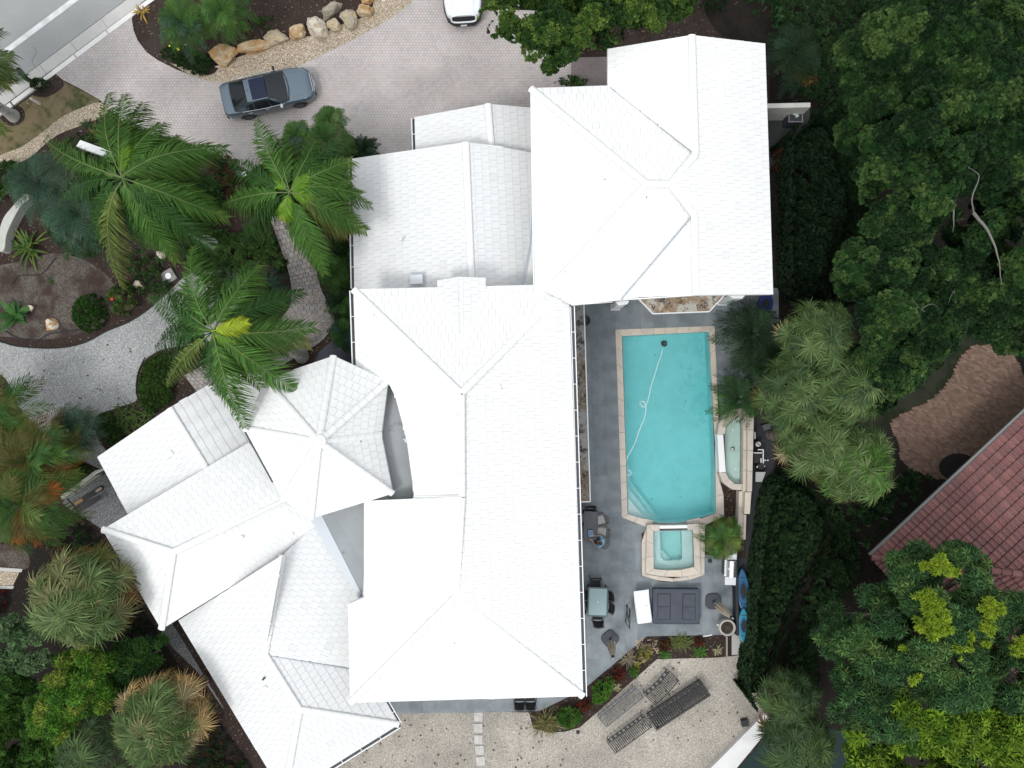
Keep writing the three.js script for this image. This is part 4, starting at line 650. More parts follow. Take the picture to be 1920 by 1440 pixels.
{ // the person: one continuous body grown from a skeleton, clothes as children
  const at = P(1125, 1011.5, G0), person = thing('person', 'person in a light blue shirt seated leaning on the dark table, brown hair', 'person', null, at); person.rotation.y = Math.atan2(-0.93, -0.5) ;
  // local frame: facing +z, seat at 0.5
  const J = { hip: [0, 0.58, -0.02], chest: [0, 0.95, 0.06], neck: [0, 1.14, 0.13], head: [0, 1.27, 0.19] };
  const S = s => ({ sh: [s * 0.19, 1.08, 0.08], el: [s * 0.27, 0.84, 0.26], wr: [s * 0.13, 0.8, 0.46], hp: [s * 0.1, 0.56, 0], kn: [s * 0.13, 0.55, 0.44], an: [s * 0.12, 0.1, 0.4], toe: [s * 0.13, 0.05, 0.58] });
  const bones = (arr, f) => arr.map(([a, b, ra, rb]) => ({ a: V(...a), b: V(...b), ra: ra + f, rb: rb + f }));
  const sd = (p, b) => { const ab = b.b.clone().sub(b.a), t = Math.min(1, Math.max(0, p.clone().sub(b.a).dot(ab) / ab.lengthSq())); return p.distanceTo(b.a.clone().addScaledVector(ab, t)) - mixn(b.ra, b.rb, t); };
  function grow(list, c, half, res, k) {
    const mc = new MarchingCubes(res, new THREE.MeshBasicMaterial(), false, false, 400000); mc.isolation = 0; const p = V(0, 0, 0);
    for (let z = 0; z < res; z++) for (let y = 0; y < res; y++) for (let x = 0; x < res; x++) { p.set(c[0] + (x / res * 2 - 1) * half, c[1] + (y / res * 2 - 1) * half, c[2] + (z / res * 2 - 1) * half); let e = 0, m = 9; for (const b of list) { const d = sd(p, b); if (d < m) m = d; if (d < 0.35) e += Math.exp(-d / k); } mc.field[x + y * res + z * res * res] = e > 0 ? k * Math.log(e) : -m; }
    mc.update(); const n = mc.count, g = new THREE.BufferGeometry(); g.setAttribute('position', new THREE.BufferAttribute(mc.positionArray.slice(0, n * 3), 3)); g.setAttribute('normal', new THREE.BufferAttribute(mc.normalArray.slice(0, n * 3), 3)); g.scale(half, half, half).translate(...c); g.computeVertexNormals(); return g;
  }
  const skin = mat([0.42, 0.25, 0.18], 0.6), L = S(-1), Rr = S(1), body = [], arm = [], leg = [];
  for (const q of [L, Rr]) { arm.push([q.sh, q.el, 0.05, 0.038], [q.el, q.wr, 0.037, 0.026]); leg.push([q.hp, q.kn, 0.085, 0.06], [q.kn, q.an, 0.056, 0.036], [q.an, q.toe, 0.04, 0.032]); }
  body.push([J.hip, J.chest, 0.135, 0.14], [[-0.1, 1.02, 0.07], [0.1, 1.02, 0.07], 0.09, 0.09], [J.chest, J.neck, 0.1, 0.055], [J.neck, J.head, 0.05, 0.062], [[0, 1.28, 0.19], [0, 1.3, 0.2], 0.088, 0.084], [[0, 1.22, 0.25], [0, 1.24, 0.25], 0.05, 0.05], [[0, 1.265, 0.285], [0, 1.25, 0.3], 0.012, 0.016]);
  const hand = (w, s) => { const o = [[w, [w[0] - s * 0.01, w[1] - 0.008, w[2] + 0.07], 0.026, 0.032]]; for (let i = 0; i < 4; i++) { const x = w[0] - s * 0.01 + (i - 1.5) * 0.019, k = [0.032, 0.04, 0.037, 0.028][i]; o.push([[x, w[1] - 0.006, w[2] + 0.08], [x, w[1] - 0.002, w[2] + 0.08 + k], 0.0095, 0.009], [[x, w[1] - 0.002, w[2] + 0.08 + k], [x, w[1] - 0.02, w[2] + 0.08 + k * 1.75], 0.009, 0.008]); } o.push([[w[0] - s * 0.025, w[1], w[2] + 0.025], [w[0] - s * 0.06, w[1] - 0.006, w[2] + 0.06], 0.012, 0.01], [[w[0] - s * 0.06, w[1] - 0.006, w[2] + 0.06], [w[0] - s * 0.062, w[1] - 0.012, w[2] + 0.09], 0.01, 0.009]); return o; };
  const main = grow(bones([...body, ...arm, ...leg], 0), [0, 0.7, 0.2], 0.74, 92, 0.018);
  const hands = [[L, -1], [Rr, 1]].map(([q, s]) => grow(bones(hand(q.wr, s), 0), [q.wr[0], q.wr[1], q.wr[2] + 0.06], 0.13, 56, 0.004));
  part('body', join([main, ...hands]), skin, person);
  const sleeve = q => [q.sh, [mixn(q.sh[0], q.el[0], 0.75), mixn(q.sh[1], q.el[1], 0.75), mixn(q.sh[2], q.el[2], 0.75)], 0.066, 0.062];
  part('shirt', grow(bones([[J.hip, J.chest, 0.15, 0.158], [[-0.12, 1.03, 0.07], [0.12, 1.03, 0.07], 0.1, 0.1], [J.chest, [0, 1.09, 0.1], 0.11, 0.075], sleeve(L), sleeve(Rr)], 0), [0, 0.85, 0.1], 0.5, 72, 0.022), fabric([0.3, 0.6, 0.85]), person);
  part('shorts', grow(bones([[L.hp, [L.kn[0], 0.555, 0.34], 0.105, 0.085], [Rr.hp, [Rr.kn[0], 0.555, 0.34], 0.105, 0.085], [L.hp, Rr.hp, 0.12, 0.12]], 0), [0, 0.56, 0.16], 0.36, 48, 0.02), fabric([0.05, 0.06, 0.09]), person);
  part('hair', grow(bones([[[0, 1.315, 0.155], [0, 1.34, 0.19], 0.094, 0.08], [[0, 1.25, 0.12], [0, 1.3, 0.12], 0.072, 0.085]], 0), [0, 1.3, 0.16], 0.2, 44, 0.012), mat([0.07, 0.03, 0.018], 0.7), person);
  for (const s of [-1, 1]) { part('ear', new THREE.SphereGeometry(0.022, 8, 6).scale(0.5, 1.2, 0.8).translate(s * 0.088, 1.27, 0.18), skin, person); part('eye', new THREE.SphereGeometry(0.012, 8, 6).translate(s * 0.032, 1.285, 0.275), M.black, person); part('shoe', rbox(0.09, 0.07, 0.25, 0.03, s * 0.125, 0.045, 0.48), M.white, person); }
  part('mouth', rbox(0.045, 0.01, 0.012, 0.004, 0, 1.215, 0.297), mat([0.3, 0.11, 0.09], 0.6), person);
}
{ // glass table and six black mesh chairs
  const t = thing('glass_table', 'rectangular frosted glass patio table with grey metal rim', 'table', null, P(1118, 1121, G0)); t.rotation.y = -TH;
  part('glass_top', box(0.86, 0.012, 1.3, 0, 0.72, 0), phys([0.26, 0.37, 0.385], 0.22), t); part('rim', join([box(0.07, 0.035, 1.44, -0.465, 0.715, 0), box(0.07, 0.035, 1.44, 0.465, 0.715, 0), box(0.86, 0.035, 0.07, 0, 0.715, -0.685), box(0.86, 0.035, 0.07, 0, 0.715, 0.685)]), mat([0.075, 0.11, 0.125], 0.5), t);
  for (const x of [-1, 1]) for (const z of [-1, 1]) part('leg', box(0.05, 0.7, 0.05, x * 0.43, 0.35, z * 0.65), M.metalDark, t); part('umbrella_hole', cyl(0.025, 0.025, 0.014, 0, 0.7225, 0), M.trim, t);
  const g = 'black mesh chairs round the glass table', ch = (l, x, y, r) => meshChair(l, P(x, y, G0), r, g);
  ch('black mesh chair pulled out at the top end of the glass table', 1115, 1092, 0); ch('black mesh chair at the bottom end of the glass table', 1119, 1149, Math.PI);
  ch('black mesh chair on the pool side of the glass table, upper one', 1129, 1112, -Math.PI / 2 + 0.15); ch('black mesh chair on the pool side of the glass table, lower one', 1130, 1131, -Math.PI / 2 - 0.12);
  ch('black mesh chair on the house side of the glass table, upper one', 1104, 1112, Math.PI / 2 - 0.1); ch('black mesh chair on the house side of the glass table, lower one', 1105, 1131, Math.PI / 2 + 0.2);
  const g2 = 'black chairs half hidden under the south eave'; meshChair('black chair peeping out under the south eave, left of two', P(974, 1300, G0), Math.PI, g2); meshChair('black chair peeping out under the south eave, right of two', P(994, 1300, G0), Math.PI, g2);
}
{ // big dark lidded unit beside the spa
  const t = thing('storage_daybed', 'large dark blue-grey deck table unit with four lids below the spa', 'patio table', null, P(1265, 1133, G0)); t.rotation.y = -0.008;
  const m = mat([0.052, 0.062, 0.088], 0.55, { map: rep(T.mottle, 1.5) }), w = 2.28, d = 1.68, h = 0.42;
  part('body', rbox(w, h, d, 0.02, 0, h / 2, 0), m, t); part('rim', join([box(w + 0.03, 0.03, 0.05, 0, h, -d / 2), box(w + 0.03, 0.03, 0.05, 0, h, d / 2), box(0.05, 0.03, d - 0.05, -w / 2, h, 0), box(0.05, 0.03, d - 0.05, w / 2, h, 0)]), mat([0.04, 0.05, 0.075], 0.6), t);
  for (const sx of [-1, 1]) { for (const sz of [-1, 1]) { const l = part('lid', rbox(0.6, 0.03, 0.61, 0.01, sx * 0.63, h + 0.018, sz * 0.315), m, t); part('lid_handle', box(0.025, 0.02, 0.07, sx * 0.88, h + 0.04, sz * 0.31), M.black, l); } part('lid_gap', join([box(0.035, 0.012, 1.28, sx * 0.3, h + 0.004, 0), box(0.012, 0.012, 1.28, sx * 0.945, h + 0.004, 0), box(0.6, 0.012, 0.012, sx * 0.63, h + 0.004, 0.645), box(0.6, 0.012, 0.012, sx * 0.63, h + 0.004, -0.645)]), M.black, t); }
}
{ // white lounger
  const c = thing('sun_lounger', 'white moulded plastic sun lounger left of the dark deck unit', 'lounger', 'loungers', P(1203, 1133, G0)); c.rotation.y = 0.135;
  const pos = [], uv = [], idx = [], N = 44, prof = t => 0.34 + (t < 0.36 ? (0.36 - t) * 0.75 : 0) - 0.05 * Math.sin(t * Math.PI) + (t > 0.85 ? -(t - 0.85) * 0.25 : 0) + 0.014 * Math.max(-0.4, Math.sin(t * 76));
  for (let i = 0; i <= N; i++) { const t = i / N; for (let j = 0; j <= 6; j++) { const u = j / 6 * 2 - 1, wv = 0.355 + 0.02 * Math.sin(t * 6.28 * 1.0); pos.push(u * wv, prof(t) - (Math.abs(u) > 0.9 ? 0.03 : 0), (t - 0.5) * 1.72); uv.push(u, t); } }
  for (let i = 0; i < N; i++) for (let j = 0; j < 6; j++) { const k = i * 7 + j; idx.push(k, k + 7, k + 8, k, k + 8, k + 1); }
  const g = new THREE.BufferGeometry(); g.setAttribute('position', new THREE.Float32BufferAttribute(pos, 3)); g.setAttribute('uv', new THREE.Float32BufferAttribute(uv, 2)); g.setIndex(idx); g.computeVertexNormals();
  part('deck', g, M.white, c); for (const s of [-1, 1]) { part('side_rail', rbox(0.045, 0.1, 1.1, 0.02, s * 0.35, 0.28, 0.25), M.white, c); part('side_rail', bar(V(s * 0.35, 0.3, -0.28), V(s * 0.35, 0.55, -0.84), 0.03, 8), M.white, c); for (const z of [-0.55, 0.6]) part('leg', rbox(0.06, 0.28, 0.12, 0.02, s * 0.32, 0.14, z), M.white, c); }
  part('cup_hole', cyl(0.02, 0.02, 0.01, 0.2, 0.33, 0.0, 10), M.metalGrey, c);
}
{ // folded black chair frame leaning upright
  const c = thing('folded_chair', 'folded black metal chair standing alone between glass table and white lounger', 'chair', null, P(1173.5, 1152, G0)); c.rotation.y = -0.1;
  const a = (x, y, z) => V(x, y, z), fr = [];
  part('frame', join([bar(a(0, 0.02, -0.42), a(0.02, 0.95, -0.5), 0.022), bar(a(0, 0.02, 0.36), a(0.1, 0.92, 0.42), 0.018), bar(a(0.02, 0.95, -0.5), a(0.1, 0.92, 0.42), 0.02), bar(a(0, 0.1, -0.42), a(0, 0.1, 0.36), 0.018)]), M.metalDark, c);
  for (let i = 0; i < 8; i++) { const t = i / 7; part('lattice_bar', bar(a(0.0, 0.12, -0.4 + 0.74 * t), a(0.07, 0.9, 0.38 - 0.82 * t), 0.008, 5), M.metalDark, c); } part('foot', box(0.08, 0.03, 0.12, 0.0, 0.02, -0.44), M.metalDark, c); part('back_panel', beam(a(0.03, 0.62, -0.45), a(0.08, 0.6, -0.05), 0.02, 0.2), M.metalDark, c);
}
// a parasol on a round-cornered base; the furled canopy leans as the photograph's perspective shows it standing upright
function parasol(label, base, ry, tilt) {
  const u = thing('parasol', label, 'parasol', 'furled parasols on grey bases', P(base[0], base[1], G0)), m = mat([0.05, 0.056, 0.066], 0.7), q = [...Array(40)].map((_, i) => { const a = i / 40 * Math.PI * 2, c = Math.cos(a), s = Math.sin(a), r = 0.39 / Math.pow(Math.abs(c) ** 3.2 + Math.abs(s) ** 3.2, 1 / 3.2); return V(r * Math.cos(a) , 0, r * Math.sin(a)); });
  part('base', slabW(q, 0.01, 0.12, 0.03).rotateY(ry), m, u); part('base_valve', cyl(0.025, 0.025, 0.02, 0.22, 0.125, 0.16, 10), M.trim, u); part('base_socket', cyl(0.05, 0.07, 0.2, 0, 0.2, 0), m, u);
  const top = V(tilt[0], 2.35, tilt[1]), B = V(0, 0.2, 0), at = t => B.clone().lerp(top, t); part('pole', bar(B, top, 0.026, 10), mat([0.4, 0.4, 0.42], 0.4), u);
  const d = top.clone().sub(B).normalize(), qx = new THREE.Quaternion().setFromUnitVectors(V(0, 1, 0), d), n = 8, cloth = fabric([0.5, 0.425, 0.335]);
  for (let i = 0; i < n; i++) { const a = i / n * 6.283, prof = [[0.3, 0.17], [0.45, 0.16], [0.72, 0.11], [0.9, 0.06], [0.97, 0.035]], pts = prof.map(([t, r]) => V(Math.cos(a) * r, t * 2.15, Math.sin(a) * r)); part('canopy_fold', new THREE.TubeGeometry(new THREE.CatmullRomCurve3(pts), 12, 0.052, 7).applyQuaternion(qx).translate(B.x, B.y, B.z), cloth, u); }
  part('canopy_tie', cyl(0.12, 0.12, 0.06).translate(0, 1.35, 0).applyQuaternion(qx).translate(B.x, B.y, B.z), fabric([0.36, 0.3, 0.23]), u);
  part('cap', cyl(0.05, 0.07, 0.14).translate(0, 2.16, 0).applyQuaternion(qx).translate(B.x, B.y, B.z), M.black, u); part('finial', cyl(0.015, 0.03, 0.12).translate(0, 2.29, 0).applyQuaternion(qx).translate(B.x, B.y, B.z), M.trim, u);
}
parasol('furled beige parasol on a grey base by the right edge of the terrace', [1337, 1127], 0, [0.28, 0.12]);
parasol('furled beige parasol on a grey base near the house, below the glass table', [1143.5, 1197], 0.72, [-0.15, 0.12]);
{ // stoneware urn
  const u = thing('plant_urn', 'large white round urn planter with dark soil at the terrace corner', 'planter', null, P(1356, 1168, G0));
  part('pot', new THREE.LatheGeometry([[0, 0], [0.2, 0], [0.24, 0.05], [0.38, 0.35], [0.41, 0.55], [0.37, 0.68], [0.36, 0.72], [0.4, 0.75], [0.405, 0.79], [0.37, 0.8], [0.315, 0.78], [0.3, 0.7]].map(p => new THREE.Vector2(...p)), 36), mat([0.52, 0.49, 0.44], 0.85, { map: T.mottle }), u);
  part('soil', new THREE.CircleGeometry(0.31, 24).rotateX(-Math.PI / 2).translate(0, 0.71, 0), mat([0.035, 0.027, 0.022], 1), u);
  const rn = R(31), tw = []; for (let i = 0; i < 16; i++) { const a = rn() * 6.28, r = 0.1 + rn() * 0.18; tw.push(bar(V(0, 0.72, 0), V(Math.cos(a) * r, 0.78 + rn() * 0.06, Math.sin(a) * r), 0.007, 4)); } part('dry_stalks', join(tw), mat([0.16, 0.13, 0.09], 1), u);
  part('spout_lug', rbox(0.14, 0.1, 0.12, 0.03, -0.42, 0.62, -0.1), mat([0.52, 0.49, 0.44], 0.85), u);
}
for (const [x, y, l] of [[1096, 602, 'black round pot half under the long canopy at the terrace top'], [1168, 566, 'dark round pot beside the left white pier']]) { const p = thing('round_pot', l, 'planter', null, P(x, y, 0.035)); part('bowl', new THREE.LatheGeometry([[0, 0.02], [0.17, 0.02], [0.23, 0.4], [0.25, 0.42], [0.25, 0.45], [0.22, 0.45], [0.2, 0.36], [0, 0.36]].map(q => new THREE.Vector2(...q)), 28), mat([0.05, 0.05, 0.05], 0.7), p); part('saucer', cyl(0.28, 0.26, 0.03, 0, 0.015, 0, 28), M.metalGrey, p); }
{ // stainless grill
  const g = thing('barbecue_grill', 'stainless steel barbecue grill with side shelves under a cycad', 'grill', null, P(1362, 1058, G0)); g.rotation.y = -0.04 - Math.PI / 2;
  part('cart', rbox(0.82, 0.72, 0.52, 0.02, 0, 0.44, 0), M.metalGrey, g); for (const s of [-1, 1]) for (const z of [-1, 1]) part('caster', cyl(0.05, 0.05, 0.04).rotateZ(Math.PI / 2).translate(s * 0.34, 0.05, z * 0.2), M.rubber, g);
  const hood = new THREE.CylinderGeometry(0.27, 0.27, 0.78, 24, 1, false, 0, Math.PI).rotateZ(Math.PI / 2).rotateX(-Math.PI / 2); part('hood', hood.rotateX(Math.PI / 2).translate(0, 0.84, -0.02), M.steel, g);
  part('hood_handle', join([bar(V(-0.3, 0.98, 0.3), V(0.3, 0.98, 0.3), 0.016, 8), bar(V(-0.3, 0.98, 0.3), V(-0.3, 0.98, 0.22), 0.012), bar(V(0.3, 0.98, 0.3), V(0.3, 0.98, 0.22), 0.012)]), M.steel, g); part('control_panel', rbox(0.8, 0.14, 0.1, 0.015, 0, 0.8, 0.28), M.steel, g);
  for (let i = -2; i <= 2; i++) part('knob', cyl(0.028, 0.03, 0.04).rotateX(Math.PI / 2).translate(i * 0.15, 0.8, 0.35), M.black, g); for (const s of [-1, 1]) part('side_shelf', rbox(0.4, 0.05, 0.54, 0.015, s * 0.62, 0.86, 0.02), mat([0.62, 0.64, 0.66], 0.3, { metalness: 0.4 }), g); part('thermometer', cyl(0.04, 0.04, 0.02).rotateX(Math.PI / 2 - 0.9).translate(0, 1.04, 0.15), M.trim, g);
}
{ const d = thing('floor_drain', 'small black round lid on the terrace right of the spa', 'lid', null, P(1331, 1051.5, G0)); part('ring', cyl(0.1, 0.11, 0.06, 0, 0.03, 0, 20), M.black, d); part('knob', cyl(0.02, 0.03, 0.04, 0, 0.08, 0, 10), M.metalDark, d); }
{ // dark screen and paddle boards beside the hedge
  one('garden_screen', slab([[1377.5, 1048], [1383, 1048], [1387, 1192], [1381, 1192]], 0, 0.6, 0.02), mat([0.018, 0.018, 0.025], 0.7), 'low black screen along the right edge of the terrace', 'screen');
  const board = (label, a, b, w, h, c, deck) => { const A = P(...a, h), B = P(...b, h), d = B.clone().sub(A), L = d.length(), o = thing('kayak', label, 'kayak', 'blue kayaks by the hedge', A.clone().add(B).multiplyScalar(0.5)); o.rotation.y = -Math.atan2(d.z, d.x); const q = [...Array(40)].map((_, i) => { const t = i / 40 * 6.2832, x = Math.cos(t), z = Math.sin(t); return V(x * L / 2, 0, z * w / 2 * (1 - 0.35 * x * x)); }); part('hull', slabW(q, -0.12, 0.1, 0.05), mat(c, 0.4), o); part('cockpit_rim', slabW(q.map(v => V(v.x * 0.45, 0, v.z * 0.62)), 0.1, 0.14, 0.015), mat(deck, 0.6), o); part('seat_well', slabW(q.map(v => V(v.x * 0.38, 0, v.z * 0.48)), 0.12, 0.146), M.black, o); for (const s of [-1, 1]) part('deck_line', beam(V(s * L * 0.3, 0.11, -w * 0.25), V(s * L * 0.3, 0.11, w * 0.25), 0.02, 0.015), M.black, o); };
  board('bright blue kayak beside the hedge behind the grill', [1391, 1066], [1394, 1148], 0.62, 0.3, [0.025, 0.12, 0.25], [0.02, 0.08, 0.2]);
  board('turquoise kayak beside the hedge near the urn', [1394, 1140], [1392, 1204], 0.55, 0.5, [0.025, 0.23, 0.34], [0.02, 0.12, 0.3]);
  board('deep blue kayak in shade under the corner of the tall wing', [1438, 548], [1433, 590], 0.75, 0.35, [0.016, 0.03, 0.24], [0.012, 0.02, 0.14]);
}
// iron slatted loungers on the gravel: two flat ones, one arched, one long double
function ironLounger(name, label, a, b, wpx, o = {}) {   // a, b: survey ends of the upper long rail; width runs to the lower side
  const h = o.h ?? 0.33, A = P(...a, h), B = P(...b, h), L = A.distanceTo(B), D = B.clone().sub(A).normalize(), N = V(-D.z, 0, D.x), w = wpx * M_PER_PX(h), m = o.m ?? M.metalDark;
  const g = thing(name, label, 'lounger', 'iron loungers on the gravel', V(A.x, 0, A.z).addScaledVector(D, L / 2).addScaledVector(N, w / 2)); g.rotation.y = -Math.atan2(D.z, D.x);
  const n = Math.round(L / (o.step ?? 0.105)), arch = o.arch ?? (() => 0), Y = (x, z) => h + arch(x / L + 0.5, z / w + 0.5), pt = (x, z) => V(x, Y(x, z), z);
  const rail = z => pipe([...Array(11)].map((_, i) => pt(-L / 2 + L * i / 10, z)), 0.02, 6);
  part('side_rail', rail(-w / 2), m, g); part('side_rail', rail(w / 2), m, g); part('inner_rail', rail(-w / 2 + w * 0.2), m, g);
  for (const x of [-L / 2, L / 2]) part('end_rail', pipe([...Array(7)].map((_, i) => pt(x, -w / 2 + w * i / 6)), 0.02, 6), m, g);
  for (let i = 1; i < n; i++) { const x = -L / 2 + L * i / n; part('slat', pipe([...Array(6)].map((_, k) => { const z = -w / 2 + w * (0.2 + 0.8 * k / 5), p = pt(x, z); p.y += 0.01; return p; }), o.thick ?? 0.02, 5, 8), m, g); }
  const sq = Math.round(L / 0.26); for (let i = 0; i < sq; i++) { const x = -L / 2 + L * (i + 0.5) / sq, p = pt(x, -w / 2 + w * 0.1); part('frieze_block', box(L / sq * 0.52, 0.015, w * 0.17, p.x, p.y, p.z), m, g); }
  for (const x of [-L * 0.46, L * 0.46, 0]) for (const z of [-w / 2, w / 2]) { const p = pt(x, z); if (x === 0 && z < 0) continue; part('leg', bar(V(p.x, 0.01, z), p, 0.018, 6), m, g); }
  if (o.double) { const dd = part('second_tier', join([...Array(n)].map((_, i) => { const x = -L / 2 + L * (i + 0.5) / n; return beam(V(x, h - 0.13, -w / 2), V(x, h - 0.13, w / 2), 0.05, 0.015); })), m, g); part('tier_rail', join([beam(V(-L / 2, h - 0.13, -w / 2 - 0.04), V(L / 2, h - 0.13, -w / 2 - 0.04), 0.06, 0.03), beam(V(-L / 2, h - 0.13, w / 2), V(L / 2, h - 0.13, w / 2), 0.04, 0.03)]), m, g); }
}
const M2 = mat([0.09, 0.1, 0.11], 0.5, { metalness: 0.2 });
ironLounger('iron_lounger', 'pale grey iron lounger with close wavy slats, nearest the flower bed', [1120, 1342], [1190, 1286], 27, { step: 0.075, m: M2, thick: 0.013 });
ironLounger('iron_lounger', 'dark iron lounger on gravel, lowest and nearest the camera bottom edge', [1137, 1389], [1206, 1339], 29, { step: 0.1 });
ironLounger('iron_lounger', 'short arched iron lounger frame with a curved back, top one on gravel', [1206, 1300], [1250, 1254], 31, { step: 0.095, arch: (t, s) => 0.18 * Math.sin(t * Math.PI * 0.9) * (1 - 0.25 * s) });
ironLounger('iron_lounger', 'long dark double iron lounger stacked in two layers on gravel', [1213, 1342], [1314, 1276], 33, { step: 0.115, double: true, h: 0.45, m: M.black });
one('paving_cube', rbox(0.34, 0.2, 0.34, 0.02, 0, 0.11, 0, 0.2), M.black, 'small black cube light on the gravel by the white seawall', 'garden light', null, P(1395, 1353, 0));
one('garden_spot', cyl(0.08, 0.09, 0.1, 0, 0.05, 0, 14), M.black, 'small black round spot lamp on gravel below the bed tip', 'garden light', null, P(1083.5, 1372.5, 0));
[[897, 1344.5], [896.5, 1365.5], [897, 1387], [899, 1407], [901, 1427.5]].forEach((p, i) => { const g = slab([[p[0] - 8.2, p[1] - 8.5], [p[0] + 8.2, p[1] - 8.5], [p[0] + 8.2, p[1] + 8.5], [p[0] - 8.2, p[1] + 8.5]], 0, 0.05, 0.012), c = P(...p, 0.05), o = part('stepping_stone', g.translate(-c.x, 0, -c.z).rotateY([0, 0.02, -0.03, 0.05, 0.1][i]), mat([0.56, 0.54, 0.52], 0.9, { map: T.mottle }), scene); o.position.set(c.x, 0, c.z); tag(o, ['square pale stepping stone touching the terrace edge', 'square stepping stone second from the terrace edge', 'square stepping stone in the middle of the row of five', 'square stepping stone fourth from the terrace, slightly turned', 'square stepping stone farthest from the terrace, turned askew'][i], 'stepping stone', 'stepping stones in the gravel'); });
// front garden odds and ends
{ const m = thing('mailbox', 'black mailbox on a post beside the road kerb', 'mailbox', null, P(72, 160, 0)); const d = V(-0.62, 0, -0.78).normalize(); part('post', box(0.11, 1.05, 0.11, 0, 0.52, 0), M.black, m); const q = new THREE.Mesh(); const g = join([box(0.22, 0.14, 0.52, 0, 1.1, 0), new THREE.CylinderGeometry(0.11, 0.11, 0.52, 18, 1, false, -Math.PI / 2, Math.PI).rotateX(Math.PI / 2).translate(0, 1.17, 0)]).rotateY(Math.atan2(d.x, d.z)).translate(d.x * 0.2, 0, d.z * 0.2); part('box', g, mat([0.018, 0.02, 0.028], 0.35), m); part('door', new THREE.CircleGeometry(0.1, 16).rotateY(Math.atan2(d.x, d.z)).translate(d.x * 0.465, 1.15, d.z * 0.465), M.metalDark, m); part('brace', bar(V(0, 0.7, 0), V(d.x * 0.3, 1.03, d.z * 0.3), 0.03), M.black, m); }
{ const m = thing('marker_post', 'white pointed marker post standing in the dry lawn', 'post', null, P(75, 195, 0)); part('post', join([box(0.1, 0.75, 0.1, 0, 0.375, 0), new THREE.ConeGeometry(0.07, 0.12, 4).rotateY(Math.PI / 4).translate(0, 0.81, 0)]), mat([0.68, 0.66, 0.58], 0.8), m); }
one('ground_stake', cyl(0.02, 0.02, 0.12, 0, 0.06, 0, 6), M.trim, 'tiny pale stake in the lawn left of the marker post', 'stake', null, P(54, 195, 0));
one('low_wall', slab([[150, 262], [210, 284], [205, 297], [142, 274]], 0, 0.75, 0.03), M.trim, 'short white wall showing through the upper palm fronds', 'wall');
{ const pts = [[0, 425], [8, 405], [22, 388], [36, 372], [48, 362], [54, 372], [38, 388], [24, 412], [12, 440], [6, 470], [-6, 470]]; one('curved_wall', slab(spl(pts), 0, 0.6, 0.03), mat([0.5, 0.5, 0.46], 0.9, { map: T.weather }), 'low curved whitish wall under fronds at the left edge', 'wall'); }
{ const l = thing('garden_light', 'grey and white lamp head in the mulch beside the drive edge', 'garden light', null, P(455, 330, 0)); part('stake', cyl(0.03, 0.03, 0.4, 0, 0.2, 0), M.metalDark, l); part('head', join([cyl(0.13, 0.1, 0.16, 0, 0.45, 0, 14)]), M.metalGrey, l); part('shade', box(0.24, 0.04, 0.22, 0.2, 0.46, 0.02, 0.3), M.white, l); }
{ const f = thing('garden_bubbler', 'square grey slab with a white disc set beside the gravel yard', 'fountain', null, P(318, 518, 0)); f.rotation.y = 0.55; part('plinth', rbox(0.62, 0.12, 0.62, 0.015, 0, 0.06, 0), mat([0.3, 0.29, 0.28], 0.9, { map: T.mottle }), f); part('disc', cyl(0.15, 0.16, 0.05, 0, 0.145, 0, 24), M.trim, f); part('blue_stone', new THREE.SphereGeometry(0.11, 12, 8).scale(1, 0.6, 1).translate(-0.34, 0.1, 0.1), mat([0.12, 0.2, 0.25], 0.4), f); }
{ // two oversized carved utensils lying on the grey gravel
  const s = thing('giant_spoon', 'long black carved ornament with tan oval ends lying on grey gravel', 'ornament', null, P(166, 930, 0.05)); s.rotation.y = 0.54;
  const cap = (L, w, n = 24) => [...Array(n)].map((_, i) => { const a = i / n * 6.2832, x = Math.cos(a), z = Math.sin(a); return V(Math.sign(x) * (L / 2 - w / 2) + x * w / 2, 0, z * w / 2); });
  part('frame', slabW(cap(1.72, 0.26), 0, 0.06, 0.012), M.black, s); part('bowl_inlay', slabW(cap(0.5, 0.17).map(v => V(v.x - 0.55, 0, v.z)), 0.05, 0.068), mat([0.3, 0.18, 0.075], 0.7), s); part('handle_inlay', slabW(cap(0.36, 0.13).map(v => V(v.x + 0.63, 0, v.z)), 0.05, 0.068), mat([0.42, 0.31, 0.23], 0.8), s);
  const f = thing('giant_fork', 'long black carved fork ornament with open tines on grey gravel', 'ornament', null, P(170, 942, 0.05)); f.rotation.y = 0.5; f.position.y = 0.012;
  part('shaft', slabW([V(-0.35, 0, -0.17), V(0.55, 0, -0.11), V(0.55, 0, 0.11), V(-0.35, 0, 0.17)], 0, 0.06, 0.012), mat([0.022, 0.021, 0.026], 0.6), f);
  for (let i = 0; i < 4; i++) part('tine', rbox(0.6, 0.05, 0.055, 0.02, -0.62 + 0.06 * (i % 2), 0.03, -0.13 + i * 0.086), mat([0.022, 0.021, 0.026], 0.6), f); for (let i = 0; i < 3; i++) part('handle_bar', rbox(0.42, 0.05, 0.05, 0.02, 0.72, 0.03, -0.08 + i * 0.08), M.metalGrey, f);
}
one('side_wall', slab([[112, 930], [150, 903], [178, 882], [196, 877], [197, 882], [181, 889], [153, 910], [116, 937]], 0, 0.75, 0.03), mat([0.62, 0.62, 0.54], 0.9, { map: T.weather }), 'pale garden wall half overgrown behind the giant fork and spoon', 'wall');
